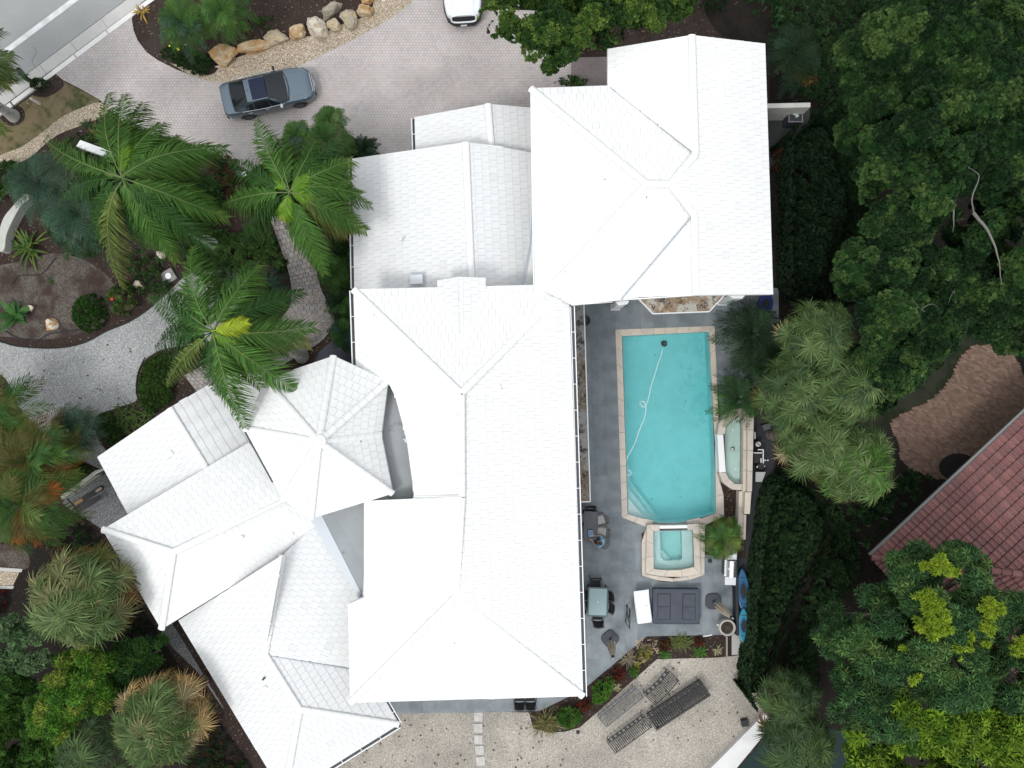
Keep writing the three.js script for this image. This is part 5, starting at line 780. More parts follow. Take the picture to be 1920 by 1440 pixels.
{ const g = thing('side_gate', 'narrow grey metal gate leaning to the low white roof corner', 'gate'); part('rail', beam(P(176, 890, 1.2), P(202, 876, 1.2), 0.05, 0.06), M.trim, g); part('rail', beam(P(178, 893, 0.3), P(203, 879, 0.3), 0.04, 0.05), M.metalGrey, g); for (let i = 0; i < 8; i++) { const x = mixn(177, 202, i / 7), y = mixn(891, 877, i / 7), q = P(x, y, 1.2); part('bar', bar(V(q.x, 0.05, q.z), q, 0.015), M.metalGrey, g); } }
{ // condenser in the side yard
  const a = thing('air_conditioner', 'dark square air conditioning unit with pale fan parts in the shaded side yard', 'air conditioner', null, P(1480, 227, 0)); const w = 0.72;
  part('case', rbox(w, 0.85, w, 0.05, 0, 0.43, 0), mat([0.05, 0.055, 0.07], 0.6), a); part('rim', join([box(w, 0.04, 0.04, 0, 0.87, -w / 2 + 0.03), box(w, 0.04, 0.04, 0, 0.87, w / 2 - 0.03), box(0.04, 0.04, w - 0.08, -w / 2 + 0.03, 0.87, 0), box(0.04, 0.04, w - 0.08, w / 2 - 0.03, 0.87, 0)]), mat([0.3, 0.29, 0.32], 0.5), a); part('fan_hub', cyl(0.1, 0.1, 0.05, -0.06, 0.88, -0.1, 16), M.white, a); part('fan_guard', join([0, 1, 2, 3].map(i => bar(V(Math.cos(i * 0.785) * 0.32, 0.87, Math.sin(i * 0.785) * 0.32), V(-Math.cos(i * 0.785) * 0.32, 0.87, -Math.sin(i * 0.785) * 0.32), 0.008, 4))), M.metalDark, a); part('capacitor_cover', rbox(0.17, 0.05, 0.15, 0.02, 0.06, 0.885, 0.04, 0.5), mat([0.55, 0.62, 0.64], 0.5), a); }
// boulders round the top bed
function boulder(label, px, py, w, d, h, c0, c1, seed, ry = 0, group = 'boulders along the gravel bed') {
  const g = new THREE.IcosahedronGeometry(1, 5), p = g.attributes.position, col = []; const q = V(0, 0, 0), rn = R(seed * 3 + 1), cuts = [...Array(13)].map(() => { const a = rn() * 6.283, y = rn() * 1.4 - 0.5, k = Math.sqrt(Math.max(0.05, 1 - y * y)); return [V(Math.cos(a) * k, y, Math.sin(a) * k).normalize(), 0.62 + 0.36 * rn()]; });
  for (let i = 0; i < p.count; i++) { q.fromBufferAttribute(p, i); let r = 1.12; for (const [n, dd] of cuts) { const t = q.dot(n); if (t > 0.05) r = Math.min(r, dd / t); } r = r * (0.8 + 0.32 * n3(q.x * 1.5 + seed, q.y * 1.5, q.z * 1.5, seed)) + 0.16 * (n3(q.x * 5, q.y * 5 + seed, q.z * 5, seed) - 0.5) + 0.06 * (n3(q.x * 13, q.y * 13 + seed, q.z * 13, seed) - 0.5); const k = n3(q.x * 2.2, q.y * 2.2 + seed * 3, q.z * 2.2, seed + 4) * 0.75 + 0.25 * n3(q.x * 9, q.y * 9, q.z * 9, seed); const c = mix3(c0, c1, sm(0.4, 0.62, k)).map(v => v * (0.72 + 0.5 * n3(q.x * 14, q.y * 14, q.z * 14 + seed, seed + 2))); col.push(...c); q.multiplyScalar(r); if (q.y > 0.55) q.y = 0.55 + (q.y - 0.55) * 0.35; p.setXYZ(i, q.x * w * 0.56, Math.max(-0.05, q.y * h + h * 0.3), q.z * d * 0.56); }
  g.setAttribute('color', new THREE.Float32BufferAttribute(col, 3)); g.computeVertexNormals(); const o = one('boulder', g, M.rock, label, 'boulder', group, P(px, py, 0)); o.rotation.y = ry;
}
M.rock = mat([1, 1, 1], 0.95, { vertexColors: true, bumpMap: rep(T.mottle, 0.25), bumpScale: 0.035 });
const OR = [0.4, 0.25, 0.115], OL = [0.46, 0.36, 0.24], GR = [0.38, 0.33, 0.25], WH = [0.56, 0.5, 0.42];
boulder('orange-brown boulder at the left end of the rock row', 422, 106, 1.3, 1.0, 0.55, OR, OL, 3, -0.3); boulder('long tan boulder second from left in the rock row', 479, 91, 1.55, 0.75, 0.5, OR, OL, 5, 0.3); boulder('greyish tan boulder third in the rock row', 521, 73, 1.15, 0.75, 0.45, OL, GR, 7, 0.1);
boulder('small orange boulder left of the whitish one', 559, 65, 1.0, 0.75, 0.45, OR, OL, 9); boulder('whitish round boulder in the middle of the rock row', 597, 56, 1.05, 0.95, 0.5, WH, [0.4, 0.33, 0.25], 11); boulder('small pale boulder touching the grey one', 628, 49, 0.65, 0.65, 0.4, OL, GR, 13);
boulder('grey boulder near the right of the rock row', 656, 36, 1.05, 0.9, 0.5, GR, OL, 15); boulder('long grey slanting boulder behind the rock row', 622, 22, 1.25, 0.6, 0.5, GR, [0.25, 0.23, 0.19], 17, 0.6); boulder('golden boulder at the right end of the rock row', 687, 22, 0.95, 0.6, 0.4, OR, OL, 19); boulder('rust-coloured boulder cut by the upper frame edge', 688, 3, 0.7, 0.4, 0.35, OR, [0.5, 0.32, 0.16], 21);
boulder('tan rock on bare soil between the hose strips', 99, 609, 0.75, 0.55, 0.3, OR, WH, 23, 0.5, 'rocks in the front beds'); boulder('pale rock beside the red rose bush', 262, 537, 0.6, 0.5, 0.3, WH, OL, 25, 0, 'rocks in the front beds'); boulder('whitish pair of stones in the mulch right of the big palm', 304, 478, 0.5, 0.4, 0.25, WH, [0.6, 0.56, 0.5], 27, 0, 'rocks in the front beds'); boulder('small pale rock by the broad-leaved clump', 60, 578, 0.35, 0.25, 0.2, WH, OL, 29, 0, 'rocks in the front beds');
boulder('white brick-like stone at the gravel below the first boulder', 410, 126, 0.35, 0.14, 0.12, WH, WH, 33, 0, 'rocks in the front beds');
{ // driftwood and sticks
  one('fallen_branch', pipe([P(95, 428, 0.3), P(112, 440, 0.2), P(130, 450, 0.1), P(138, 460, 0.05)], 0.07, 7), M.bark, 'leaning thin palm stem over the mulch left of the big palm', 'branch');
  one('wood_stick', pipe([P(1318, 1193, 0.05), P(1326, 1192, 0.05), P(1335, 1190, 0.05)], 0.035, 6), M.trim, 'white stick lying on the mulch below the urn', 'stick');
  one('wood_edging', beam(P(1362.5, 1193, 0.06), P(1362.5, 1230, 0.06), 0.06, 0.12), mat([0.36, 0.33, 0.29], 0.9), 'pale timber edging across the flower bed end', 'edging');
  const chips = [], rn = R(15); for (let i = 0; i < 46; i++) { const t = rn(), p = P(1192 + rn() * 44, 1215 - t * 20 + rn() * 12, 0.02); chips.push(box(0.16 + rn() * 0.12, 0.012, 0.035, p.x, 0.03, p.z, rn() * 3.1)); } tag(part('bark_chips', join(chips), mat([0.42, 0.31, 0.22], 0.95), scene), 'pale bark chips scattered on the flower bed corner', 'bark chips', null, 'stuff');
  const lv = [], r2 = R(17); for (let i = 0; i < 150; i++) { let x, y; const k = r2(); if (k < 0.5) { x = 560 + r2() * 520; y = 1345 + r2() * 95; } else if (k < 0.8) { x = 1200 + r2() * 190; y = 1240 + r2() * 160; } else { x = 30 + r2() * 220; y = 640 + r2() * 180; } const p = P(x, y, 0.02); lv.push(new THREE.CircleGeometry(0.03 + r2() * 0.035, 5).rotateX(-1.3).rotateY(r2() * 6).translate(p.x, 0.035, p.z)); } tag(part('leaf_litter', join(lv), mat([0.12, 0.085, 0.06], 1), scene), 'dry brown leaves scattered over the pale gravel', 'leaf litter', null, 'stuff');
}
{ // brick patio of the neighbour: bricks of 20 x 10 cm in a basket of courses
  const g = thing('brick_patio', null, null); tag(g, null, null, null, 'structure');
  const poly = spl([[1672, 792], [1702, 772], [1752, 745], [1785, 706], [1800, 672], [1825, 650], [1868, 649], [1902, 668], [1925, 710], [1990, 760], [1960, 900], [1830, 905], [1762, 898], [1735, 892], [1695, 868], [1684, 830]], 4).map(p => { const w = P(p[0], p[1], 0.04); return [w.x, w.z]; }), soup = new Soup(), rn = R(41), C = Math.cos(0.5), S = Math.sin(0.5), xs = poly.map(p => p[0]), zs = poly.map(p => p[1]), B = new THREE.BoxGeometry(0.196, 0.05, 0.094), cx = 19, cz = 2, m4 = new THREE.Matrix4();
  part('sand_bed', slabW(poly.map(p => V(p[0], 0, p[1])), 0, 0.02), mat([0.09, 0.06, 0.05], 1), g);
  const cols = [[0.2, 0.125, 0.092], [0.215, 0.138, 0.103], [0.185, 0.115, 0.086], [0.24, 0.162, 0.122], [0.155, 0.1, 0.076]]; let made = 0;
  for (let i = -60; i < 60; i++) for (let j = -60; j < 60; j++) { const hz = (Math.floor((i + 999) / 1) + j) % 2 === 0, bx = (i + (j % 2 ? 0.5 : 0)) * 0.2, bz = j * 0.1, x = cx + bx * C - bz * S, z = cz + bx * S + bz * C; if (!inside(poly, x, z)) continue; const k = cols[Math.floor(rn() * 5)]; m4.makeRotationY(-0.5).setPosition(x, 0.012 + rn() * 0.008, z); soup.add(B, m4, k.map((f => c => c * f)(0.9 + rn() * 0.2))); }
  soup.build('brick', mat([1, 1, 1], 0.95, { vertexColors: true, map: T.mottle }), g);
  const b = thing('patio_bed', 'dark round planting bed cut into the brick patio by the red roof', 'planting bed'); part('soil', slab([...Array(20)].map((_, i) => [1797 + 36 * Math.cos(i / 20 * 6.283), 876 + 26 * Math.sin(i / 20 * 6.283)]), 0.01, 0.075), mat([0.014, 0.012, 0.011], 1), b);
}
// ---------------------------------------------------------------- vehicles (built facing +x, wheels on y = 0)
function carBody(prof, parent, m, name = 'body') {     // prof: stations [x, halfWidth, sill, deck height]
  const rows = prof.map(([x, w, y0, y1, k = 0.06]) => { const q = [[y0, w * 0.93], [y0 + (y1 - y0) * 0.3, w * 0.99], [y0 + (y1 - y0) * 0.58, w], [y0 + (y1 - y0) * 0.82, w * 0.985], [y1 - 0.03, w * 0.945], [y1, w * 0.88], [y1 + k * 0.6, w * 0.55], [y1 + k, 0]]; return [...q.map(([y, z]) => V(x, y, z)), ...q.slice(0, -1).reverse().map(([y, z]) => V(x, y, -z))]; });
  const n = rows[0].length, pos = [], idx = []; rows.forEach(r => r.forEach(p => pos.push(p.x, p.y, p.z)));
  for (let i = 0; i < rows.length - 1; i++) for (let j = 0; j < n - 1; j++) { const k = i * n + j; idx.push(k, k + n, k + n + 1, k, k + n + 1, k + 1); }
  for (const e of [0, rows.length - 1]) for (let j = 1; j < n - 1; j++) idx.push(e * n, e * n + j, e * n + j + 1);
  const g = new THREE.BufferGeometry(); g.setAttribute('position', new THREE.Float32BufferAttribute(pos, 3)); g.setIndex(idx); g.computeVertexNormals(); return part(name, g, m, parent);
}
const dense = (st, k = 4) => { const c = n => new THREE.CatmullRomCurve3(st.map((s, i) => V(i, s[n] ?? 0, 0))), q = [0, 1, 2, 3, 4].map(c), o = []; for (let i = 0; i <= (st.length - 1) * k; i++) o.push(q.map(f => f.getPoint(i / ((st.length - 1) * k)).y)); return o; };
function wheel(parent, x, z, r, w = 0.22) {
  const t = part('wheel', new THREE.TorusGeometry(r - 0.09, 0.1, 10, 28).scale(1, 1, w / 0.2).translate(x, r, z), M.rubber, parent), s = Math.sign(z), f = z + s * w * 0.42;
  part('rim', join([new THREE.CylinderGeometry(r - 0.1, r - 0.1, 0.05, 24).rotateX(Math.PI / 2).translate(x, r, f - s * 0.08), ...[0, 1, 2, 3, 4].map(i => box(0.05, (r - 0.1) * 2 - 0.02, 0.03).rotateZ(i * 0.628).translate(x, r, f))]), M.metalGrey, t);
  part('wheel_arch', new THREE.TorusGeometry(r + 0.03, 0.045, 6, 20, Math.PI).translate(x, r, z + s * 0.06), M.black, parent);
}
const glass = phys([0.012, 0.016, 0.02], 0.05, { specularIntensity: 0.8 });
const paintOf = c => phys(c, 0.35, { metalness: 0.35, clearcoat: 1, clearcoatRoughness: 0.04 });
{ // the grey-blue saloon on the drive
  const c = thing('parked_sedan', 'blue-grey four-door sedan with dark panoramic roof parked on the drive', 'car', null, P(509.5, 182, 0.01)); c.rotation.y = 0.229; c.scale.setScalar(0.955);
  const paint = paintOf([0.07, 0.108, 0.145]), paintD = paintOf([0.05, 0.075, 0.1]);
  carBody(dense([[-2.36, 0.52, 0.42, 0.82, 0.02], [-2.29, 0.72, 0.3, 0.98, 0.05], [-2.18, 0.82, 0.27, 1.01, 0.05], [-2.0, 0.88, 0.24, 1.02, 0.05], [-1.4, 0.92, 0.2, 1.0, 0.05], [-0.6, 0.925, 0.18, 0.95, 0.05], [0.4, 0.925, 0.18, 0.93, 0.05], [1.1, 0.92, 0.2, 0.92, 0.06], [1.7, 0.9, 0.24, 0.85, 0.06], [2.05, 0.83, 0.26, 0.79, 0.05], [2.26, 0.68, 0.3, 0.7, 0.03], [2.38, 0.44, 0.36, 0.57, 0.02]]), c, paint);
  part('bonnet_crease', join([-0.62, -0.3, 0.3, 0.62].map(z => pipe([V(0.95, 0.955 - Math.abs(z) * 0.03, z * 1.02), V(1.5, 0.92 - Math.abs(z) * 0.03, z), V(2.1, 0.8 - Math.abs(z) * 0.02, z * 0.86)], 0.008, 5))), mat([0.08, 0.12, 0.16], 0.4), c);
  const B = s => ({ a: V(1.0, 0.94, s * 0.78), b: V(0.1, 1.36, s * 0.58), c: V(-0.95, 1.39, s * 0.57), d: V(-1.75, 1.04, s * 0.76), m: V(-0.5, 0.97, s * 0.87), f: V(0.7, 0.96, s * 0.87), r: V(-1.35, 1.02, s * 0.86) }), l = B(-1), r = B(1), up = V(0, 0.006, 0);
  part('windscreen', patch(l.a, r.a, r.b, l.b, 12, 6, -0.1).translate(0.0, 0.004, 0), glass, c);
  part('rear_window', patch(r.d, l.d, l.c, r.c, 12, 6, -0.08).translate(0, 0.004, 0), glass, c);
  const mid = V(-0.5, 1.435, 0), rb = [l.b, r.b, r.c, l.c];
  part('roof', patch(l.b, r.b, r.c, l.c, 12, 8, -0.06), paint, c);
  const p = (q, w, t) => q[0].clone().lerp(q[3], t), q0 = (t, z) => V(mixn(0.08, -0.93, t), 1.395 + 0.0, z);
  part('sunroof', patch(l.b.clone().lerp(l.c, 0.0).add(V(0, 0.012, 0.045)), r.b.clone().lerp(r.c, 0.0).add(V(0, 0.012, -0.045)), r.b.clone().lerp(r.c, 0.74).add(V(0, 0.012, -0.045)), l.b.clone().lerp(l.c, 0.74).add(V(0, 0.012, 0.045)), 12, 6, -0.056), phys([0.012, 0.018, 0.045], 0.1, { specularIntensity: 0.4 }), c);
  part('roof_antenna', new THREE.ConeGeometry(0.035, 0.07, 4).rotateZ(0.5).translate(-0.82, 1.47, 0), M.black, c);
  for (const [q, s] of [[l, -1], [r, 1]]) {
    const w = [[q.f, V(0.12, 0.97, s * 0.885), V(0.02, 1.33, s * 0.64), V(0.3, 1.22, s * 0.72)], [V(0.06, 0.97, s * 0.885), V(-0.72, 0.985, s * 0.88), V(-0.68, 1.355, s * 0.63), V(-0.02, 1.34, s * 0.64)], [V(-0.78, 0.985, s * 0.88), V(-1.3, 1.02, s * 0.85), V(-1.1, 1.24, s * 0.7), V(-0.74, 1.345, s * 0.635)]];
    w.forEach(k => part('side_window', patch(...k, 4, 4, 0), glass, c));
    part('pillar_panel', join([patch(q.a, q.f, V(0.3, 1.22, s * 0.715), q.b, 4, 4), patch(q.b, V(0.3, 1.22, s * 0.715), V(-0.7, 1.35, s * 0.626), q.c, 4, 4), patch(q.c, V(-0.7, 1.35, s * 0.626), q.r, q.d, 4, 4), patch(V(0.75, 0.95, s * 0.86), q.r, V(-0.7, 1.35, s * 0.622), V(0.25, 1.22, s * 0.71), 6, 4)]), paintD, c);
    part('chrome_strip', pipe([V(0.78, 0.955, s * 0.893), V(-0.3, 0.975, s * 0.9), V(-1.4, 1.02, s * 0.86)], 0.014, 6), M.steel, c);
    part('door_mirror', join([rbox(0.13, 0.12, 0.2, 0.04, 0.62, 1.02, s * 1.0), bar(V(0.62, 0.98, s * 0.86), V(0.62, 1.0, s * 0.95), 0.025)]), s > 0 ? mat([0.5, 0.54, 0.57], 0.3) : M.black, c);
    for (const x of [-0.15, -1.05]) part('door_handle', rbox(0.2, 0.03, 0.03, 0.012, x, 0.85, s * 0.925), M.steel, c);
    for (const x of [0.65, -0.38, -1.25]) part('door_seam', pipe([V(x, 0.3, s * 0.928), V(x + 0.02, 0.7, s * 0.934), V(x - 0.03, 0.93, s * 0.912)], 0.006, 4), M.black, c);
    part('headlight', patch(V(2.22, 0.66, s * 0.44), V(1.86, 0.76, s * 0.8), V(1.8, 0.81, s * 0.76), V(2.17, 0.745, s * 0.42), 6, 3, 0.02), mat([0.75, 0.78, 0.8], 0.15, { metalness: 0.5 }), c).position.set(0.03, 0.035, s * 0.035);
    part('tail_light', rbox(0.06, 0.12, 0.36, 0.02, -2.3, 0.86, s * 0.55), mat([0.18, 0.02, 0.02], 0.3), c); wheel(c, 1.4, s * 0.83, 0.34); wheel(c, -1.3, s * 0.83, 0.34);
  }
  part('grille', join([bar(V(2.3, 0.7, -0.5), V(2.3, 0.7, 0.5), 0.016), bar(V(2.37, 0.6, -0.46), V(2.37, 0.6, 0.46), 0.014)]), M.steel, c); part('bumper_intake', rbox(0.08, 0.14, 1.1, 0.03, 2.34, 0.36, 0), M.black, c); part('rear_bumper', rbox(0.12, 0.2, 1.5, 0.05, -2.32, 0.42, 0), M.metalDark, c);
  part('number_plate', box(0.015, 0.12, 0.32, 2.41, 0.46, 0), M.trim, c);
  part('boot_seam', pipe([V(-1.78, 1.06, -0.74), V(-1.82, 1.085, 0), V(-1.78, 1.06, 0.74)], 0.006, 4), M.black, c);
  part('bonnet_gap', pipe([V(1.02, 0.965, -0.78), V(1.14, 1.0, -0.3), V(1.16, 1.005, 0), V(1.14, 1.0, 0.3), V(1.02, 0.965, 0.78)], 0.02, 5), M.black, c);
}
{ // the white pickup cut by the frame at the top
  const c = thing('white_pickup', 'white pickup with black bumper nosing into the upper frame edge', 'car', null, P(866, -18, 0.01)); c.rotation.y = -Math.PI / 2 + 0.06; c.position.z -= 0.62;
  const paint = paintOf([0.74, 0.78, 0.8]); paint.metalness = 0;
  carBody(dense([[-2.9, 0.9, 0.5, 1.1, 0.02], [-1.4, 0.94, 0.42, 1.16, 0.04], [0.3, 0.94, 0.42, 1.16, 0.05], [0.9, 0.94, 0.45, 1.18, 0.06], [1.6, 0.92, 0.5, 1.16, 0.06], [2.1, 0.86, 0.55, 1.12, 0.05], [2.32, 0.76, 0.62, 1.04, 0.03], [2.38, 0.6, 0.66, 0.98, 0.02]]), c, paint);
  const l = s => [V(0.85, 1.2, s * 0.8), V(0.1, 1.75, s * 0.64), V(-1.5, 1.77, s * 0.64), V(-1.8, 1.2, s * 0.8)], a = l(-1), b = l(1);
  part('windscreen', patch(a[0], b[0], b[1], a[1], 10, 5, -0.08), glass, c); part('roof', patch(a[1], b[1], b[2], a[2], 8, 6, -0.04), paint, c); part('rear_window', patch(b[3], a[3], a[2], b[2], 8, 4), glass, c);
  for (const [q, s] of [[a, -1], [b, 1]]) { part('side_window', patch(q[0].clone().add(V(0, 0, s * 0.1)), q[3].clone().add(V(0, 0, s * 0.1)), q[2], q[1], 6, 4), glass, c); part('door_mirror', rbox(0.14, 0.2, 0.24, 0.05, 0.6, 1.24, s * 1.06), paint, c); wheel(c, 1.5, s * 0.84, 0.4, 0.26); wheel(c, -1.9, s * 0.84, 0.4, 0.26); part('headlight', patch(V(2.33, 0.88, s * 0.52), V(1.98, 0.92, s * 0.88), V(1.96, 1.08, s * 0.86), V(2.3, 1.03, s * 0.54), 5, 3, 0.02), mat([0.3, 0.33, 0.36], 0.15), c).position.set(0.02, 0.01, s * 0.02); part('bonnet_crease', pipe([V(0.95, 1.245, s * 0.55), V(1.6, 1.225, s * 0.54), V(2.2, 1.12, s * 0.5)], 0.02, 5), paint, c); }
  const oval = (k, x, y) => [...Array(28)].map((_, i) => { const t = i / 28 * 6.283, cx = Math.cos(t), sy = Math.sin(t); return V(x, y + Math.sign(sy) * Math.abs(sy) ** 0.5 * 0.17 * k, Math.sign(cx) * Math.abs(cx) ** 0.55 * 0.56 * k); });
  const fan = q => { const pos = []; const m = q.reduce((s, v) => s.add(v), V(0, 0, 0)).multiplyScalar(1 / q.length); q.forEach((p, i) => { const n = q[(i + 1) % q.length]; pos.push(m.x, m.y, m.z, p.x, p.y, p.z, n.x, n.y, n.z); }); return tri(pos); };
  part('grille', fan(oval(1, 2.43, 0.84).map(p => V(p.x + (0.84 - p.y) * 0.5, p.y, p.z))), M.black, c); part('grille_surround', new THREE.TubeGeometry(new THREE.CatmullRomCurve3(oval(1.08, 2.43, 0.84).map(p => V(p.x + (0.84 - p.y) * 0.5, p.y, p.z)), true), 80, 0.045, 6), paint, c);
  part('bumper', slabW([V(1.95, 0, -0.93), V(2.35, 0, -0.8), V(2.55, 0, -0.55), V(2.6, 0, 0), V(2.55, 0, 0.55), V(2.35, 0, 0.8), V(1.95, 0, 0.93)], 0.36, 0.64, 0.03), M.black, c); part('skid_plate', rbox(0.2, 0.06, 0.9, 0.02, 2.52, 0.36, 0), M.metalGrey, c); part('number_plate', box(0.02, 0.15, 0.31, 2.63, 0.52, 0.02).rotateZ(0), mat([0.6, 0.62, 0.6], 0.6), c);
}
// ---------------------------------------------------------------- planting
const leafMat = (c, o = {}) => phys(c, 0.5, { vertexColors: true, transmission: 0.15, thickness: 0, specularIntensity: 0.2, ...o });
const LM = {};
const greens = { royal: [0.058, 0.135, 0.026], royalDark: [0.038, 0.1, 0.024], spear: [0.13, 0.27, 0.024], yellow: [0.25, 0.24, 0.05], yellowGreen: [0.12, 0.17, 0.04], straw: [0.36, 0.31, 0.18], brown: [0.16, 0.095, 0.036], blue: [0.05, 0.105, 0.065], blueDark: [0.035, 0.078, 0.05], sabal: [0.072, 0.125, 0.042], sabalLight: [0.105, 0.16, 0.06], sabalDark: [0.046, 0.085, 0.036], deep: [0.022, 0.05, 0.02], cycad: [0.05, 0.12, 0.03], orange: [0.34, 0.12, 0.025], olive: [0.1, 0.1, 0.028], tan: [0.42, 0.3, 0.14] };
for (const k in greens) LM[k] = leafMat(greens[k].map(c => c * ({ straw: 0.95, tan: 1, deep: 0.8, royal: 1.15, royalDark: 1.1, spear: 0.85, cycad: 1.15, sabal: 1.02, sabalLight: 1.12, sabalDark: 1.1, blue: 1.05, orange: 0.75 }[k] ?? 0.95)));
const midrib = mat([0.13, 0.18, 0.05], 0.6);
// one feather frond from a to b: arching midrib with two rows of drooping leaflets
function frondGeo(a, b, o = {}) {
  const { arch = 0.5, n = 46, len = 0.8, droop = 0.35, wid = 0.035, seed = 1, swept = 0.75, start = 0.14, jit = 0.25 } = o, rn = R(seed), pos = [], col = [], rib = [], dry = rn() < 0.35 ? 0.75 : 0.93, all = 0.78 + 0.4 * rn(), d = b.clone().sub(a), Lh = d.length(), side = V(-d.z, 0, d.x).normalize(), hook = (rn() - 0.5) * 0.22 * Lh;
  const C = t => a.clone().addScaledVector(d, t).add(V(0, arch * Lh * 0.5 * 4 * t * (1 - t) * (1 - 0.35 * t), 0)).addScaledVector(side, hook * t * (1 - t) * 2);
  const T3 = t => C(Math.min(1, t + 0.02)).sub(C(Math.max(0, t - 0.02))).normalize();
  for (let s = -1; s <= 1; s += 2) for (let i = 0; i < n; i++) {
    const t = start + (1 - start) * (i + 0.3 * rn()) / n, c = C(t), tg = T3(t), sd = side.clone().addScaledVector(tg, -side.dot(tg)).normalize().multiplyScalar(s), up = tg.clone().cross(sd).normalize(); if (up.y < 0) up.negate();
    const tt = (t - start) / (1 - start), env = (0.45 + 0.55 * sm(0, 0.3, tt)) * (1 - 0.62 * sm(0.45, 1, tt)), L = len * env * (1 - jit / 2 + jit * rn()), sw = swept + 0.5 * t + 0.3 * (rn() - 0.5), lift = (o.lift ?? -0.12) + 0.7 * (rn() - 0.5);
    const dir = sd.clone().addScaledVector(tg, sw).addScaledVector(up, lift).normalize(), p0 = c, p1 = c.clone().addScaledVector(dir, L * 0.5).add(V(0, -droop * L * 0.12, 0)), p2 = c.clone().addScaledVector(dir, L * 0.95).add(V(0, -droop * L * (0.55 + 0.3 * rn()), 0)), wv = tg.clone().addScaledVector(dir, -tg.dot(dir)).normalize().multiplyScalar(wid * (0.8 + 0.4 * rn()));
    const q = [p0.clone().addScaledVector(wv, -0.4), p0.clone().addScaledVector(wv, 0.4), p1.clone().add(wv), p1.clone().sub(wv)];
    const f = all * (0.6 + 0.75 * rn() * rn() + 0.2 * rn()), dd = (o.dryK ?? 0.6) * sm(dry, 1.05, t + 0.1 * (rn() - 0.5)), cc = mix3([f, f, f], [f * 2.6, f * 1.5, f * 1.6], dd), ct = mix3(cc, [f * 1.7, f * 1.2, f], 0.5); for (const [p, c] of [[q[0], cc], [q[1], cc], [q[2], cc], [q[0], cc], [q[2], cc], [q[3], cc], [q[3], cc], [q[2], cc], [p2, ct]]) { pos.push(p.x, p.y, p.z); col.push(...c); }
  }
  const N = 9; for (let i = 0; i < N; i++) { const t0 = i / N, t1 = (i + 1) / N; rib.push(bar(C(t0), C(t1), (o.ribR ?? 0.022) * (1 - t0) + 0.006, 4, (o.ribR ?? 0.022) * (1 - t1) + 0.006)); }
  return [tri(pos, null, col), join(rib)];
}
function addFrond(parent, a, b, m, o) { const [l, r] = frondGeo(a, b, o), f = part('frond', l, m, parent); part('midrib', r, o.rib ?? m, f); return f; }
function trunkGeo(a, b, r0, r1, sway = 0.2, ring = true) {
  const n = 22, pos = [], idx = [], uv = [], M8 = 12, d = b.clone().sub(a);
  for (let i = 0; i <= n; i++) { const t = i / n, c = a.clone().addScaledVector(d, t), sw = Math.sin(t * Math.PI) * sway; c.x += sw; const r = mixn(r0, r1, t) * (1 + (t < 0.12 ? (0.12 - t) * 3.2 : 0)) * (ring ? 1 + 0.03 * (i % 2) : 1 + 0.14 * (n3(i * 0.7, 3, r0 * 50) - 0.5)); for (let j = 0; j <= M8; j++) { const g = j / M8 * 6.2832; pos.push(c.x + Math.cos(g) * r, c.y, c.z + Math.sin(g) * r); uv.push(j / M8 * 6.28 * r0, t * d.length()); } }
  for (let i = 0; i < n; i++) for (let j = 0; j < M8; j++) { const k = i * (M8 + 1) + j; idx.push(k, k + M8 + 1, k + M8 + 2, k, k + M8 + 2, k + 1); }
  const g = new THREE.BufferGeometry(); g.setAttribute('position', new THREE.Float32BufferAttribute(pos, 3)); g.setAttribute('uv', new THREE.Float32BufferAttribute(uv, 2)); g.setIndex(idx); g.computeVertexNormals(); return g;
}
// tall feather palm; fronds given by where their tips are surveyed: [x, y, drop below the crown, material, ...]
function royalPalm(label, base, crown, h, fronds, seed, o = {}) {
  const B = P(...base, 0), c = P(...crown, h).sub(B), g = thing('palm_tree', label, 'palm tree', null, B);
  part('trunk', trunkGeo(V(0, 0, 0), c.clone().add(V(0, -0.9, 0)), o.r0 ?? 0.24, o.r1 ?? 0.15, o.sway ?? 0.25), M.palmBark, g); part('crownshaft', trunkGeo(c.clone().add(V(0, -0.95, 0)), c.clone().add(V(0, 0.1, 0)), 0.14, 0.07, 0), mat([0.12, 0.19, 0.06], 0.5), g);
  fronds.forEach((f, i) => { const tip = P(f[0], f[1], h - f[2]).sub(B); addFrond(g, c.clone().add(V(0, f[5] ?? 0.1, 0)), tip, LM[f[3] ?? 'royal'], { seed: seed * 50 + i, arch: f[4] ?? 0.42, n: 84, len: (f[6] ?? 1.0) * 1.1, droop: 0.9, lift: -0.2, jit: 0.45, wid: 0.024, rib: ['royal', 'spear', 'yellowGreen', 'sabalLight'].includes(f[3] ?? 'royal') ? midrib : undefined, ...o.fr }); });
  if (o.skirt !== 0) { const rk = R(seed * 17), r = (o.skirt ?? 3.1); for (let i = 0; i < 11; i++) { const a = i * 2.39996 + rk(), L = r * (0.75 + 0.35 * rk()); addFrond(g, c.clone().add(V(0, -0.05, 0)), c.clone().add(V(Math.cos(a) * L, -1.6 - rk() * 1.2, Math.sin(a) * L)), LM[i % 4 ? 'royalDark' : 'royal'], { seed: seed * 50 + 60 + i, arch: 0.4, n: 70, len: 0.95, droop: 0.6, wid: 0.022 }); } }
  return g;
}
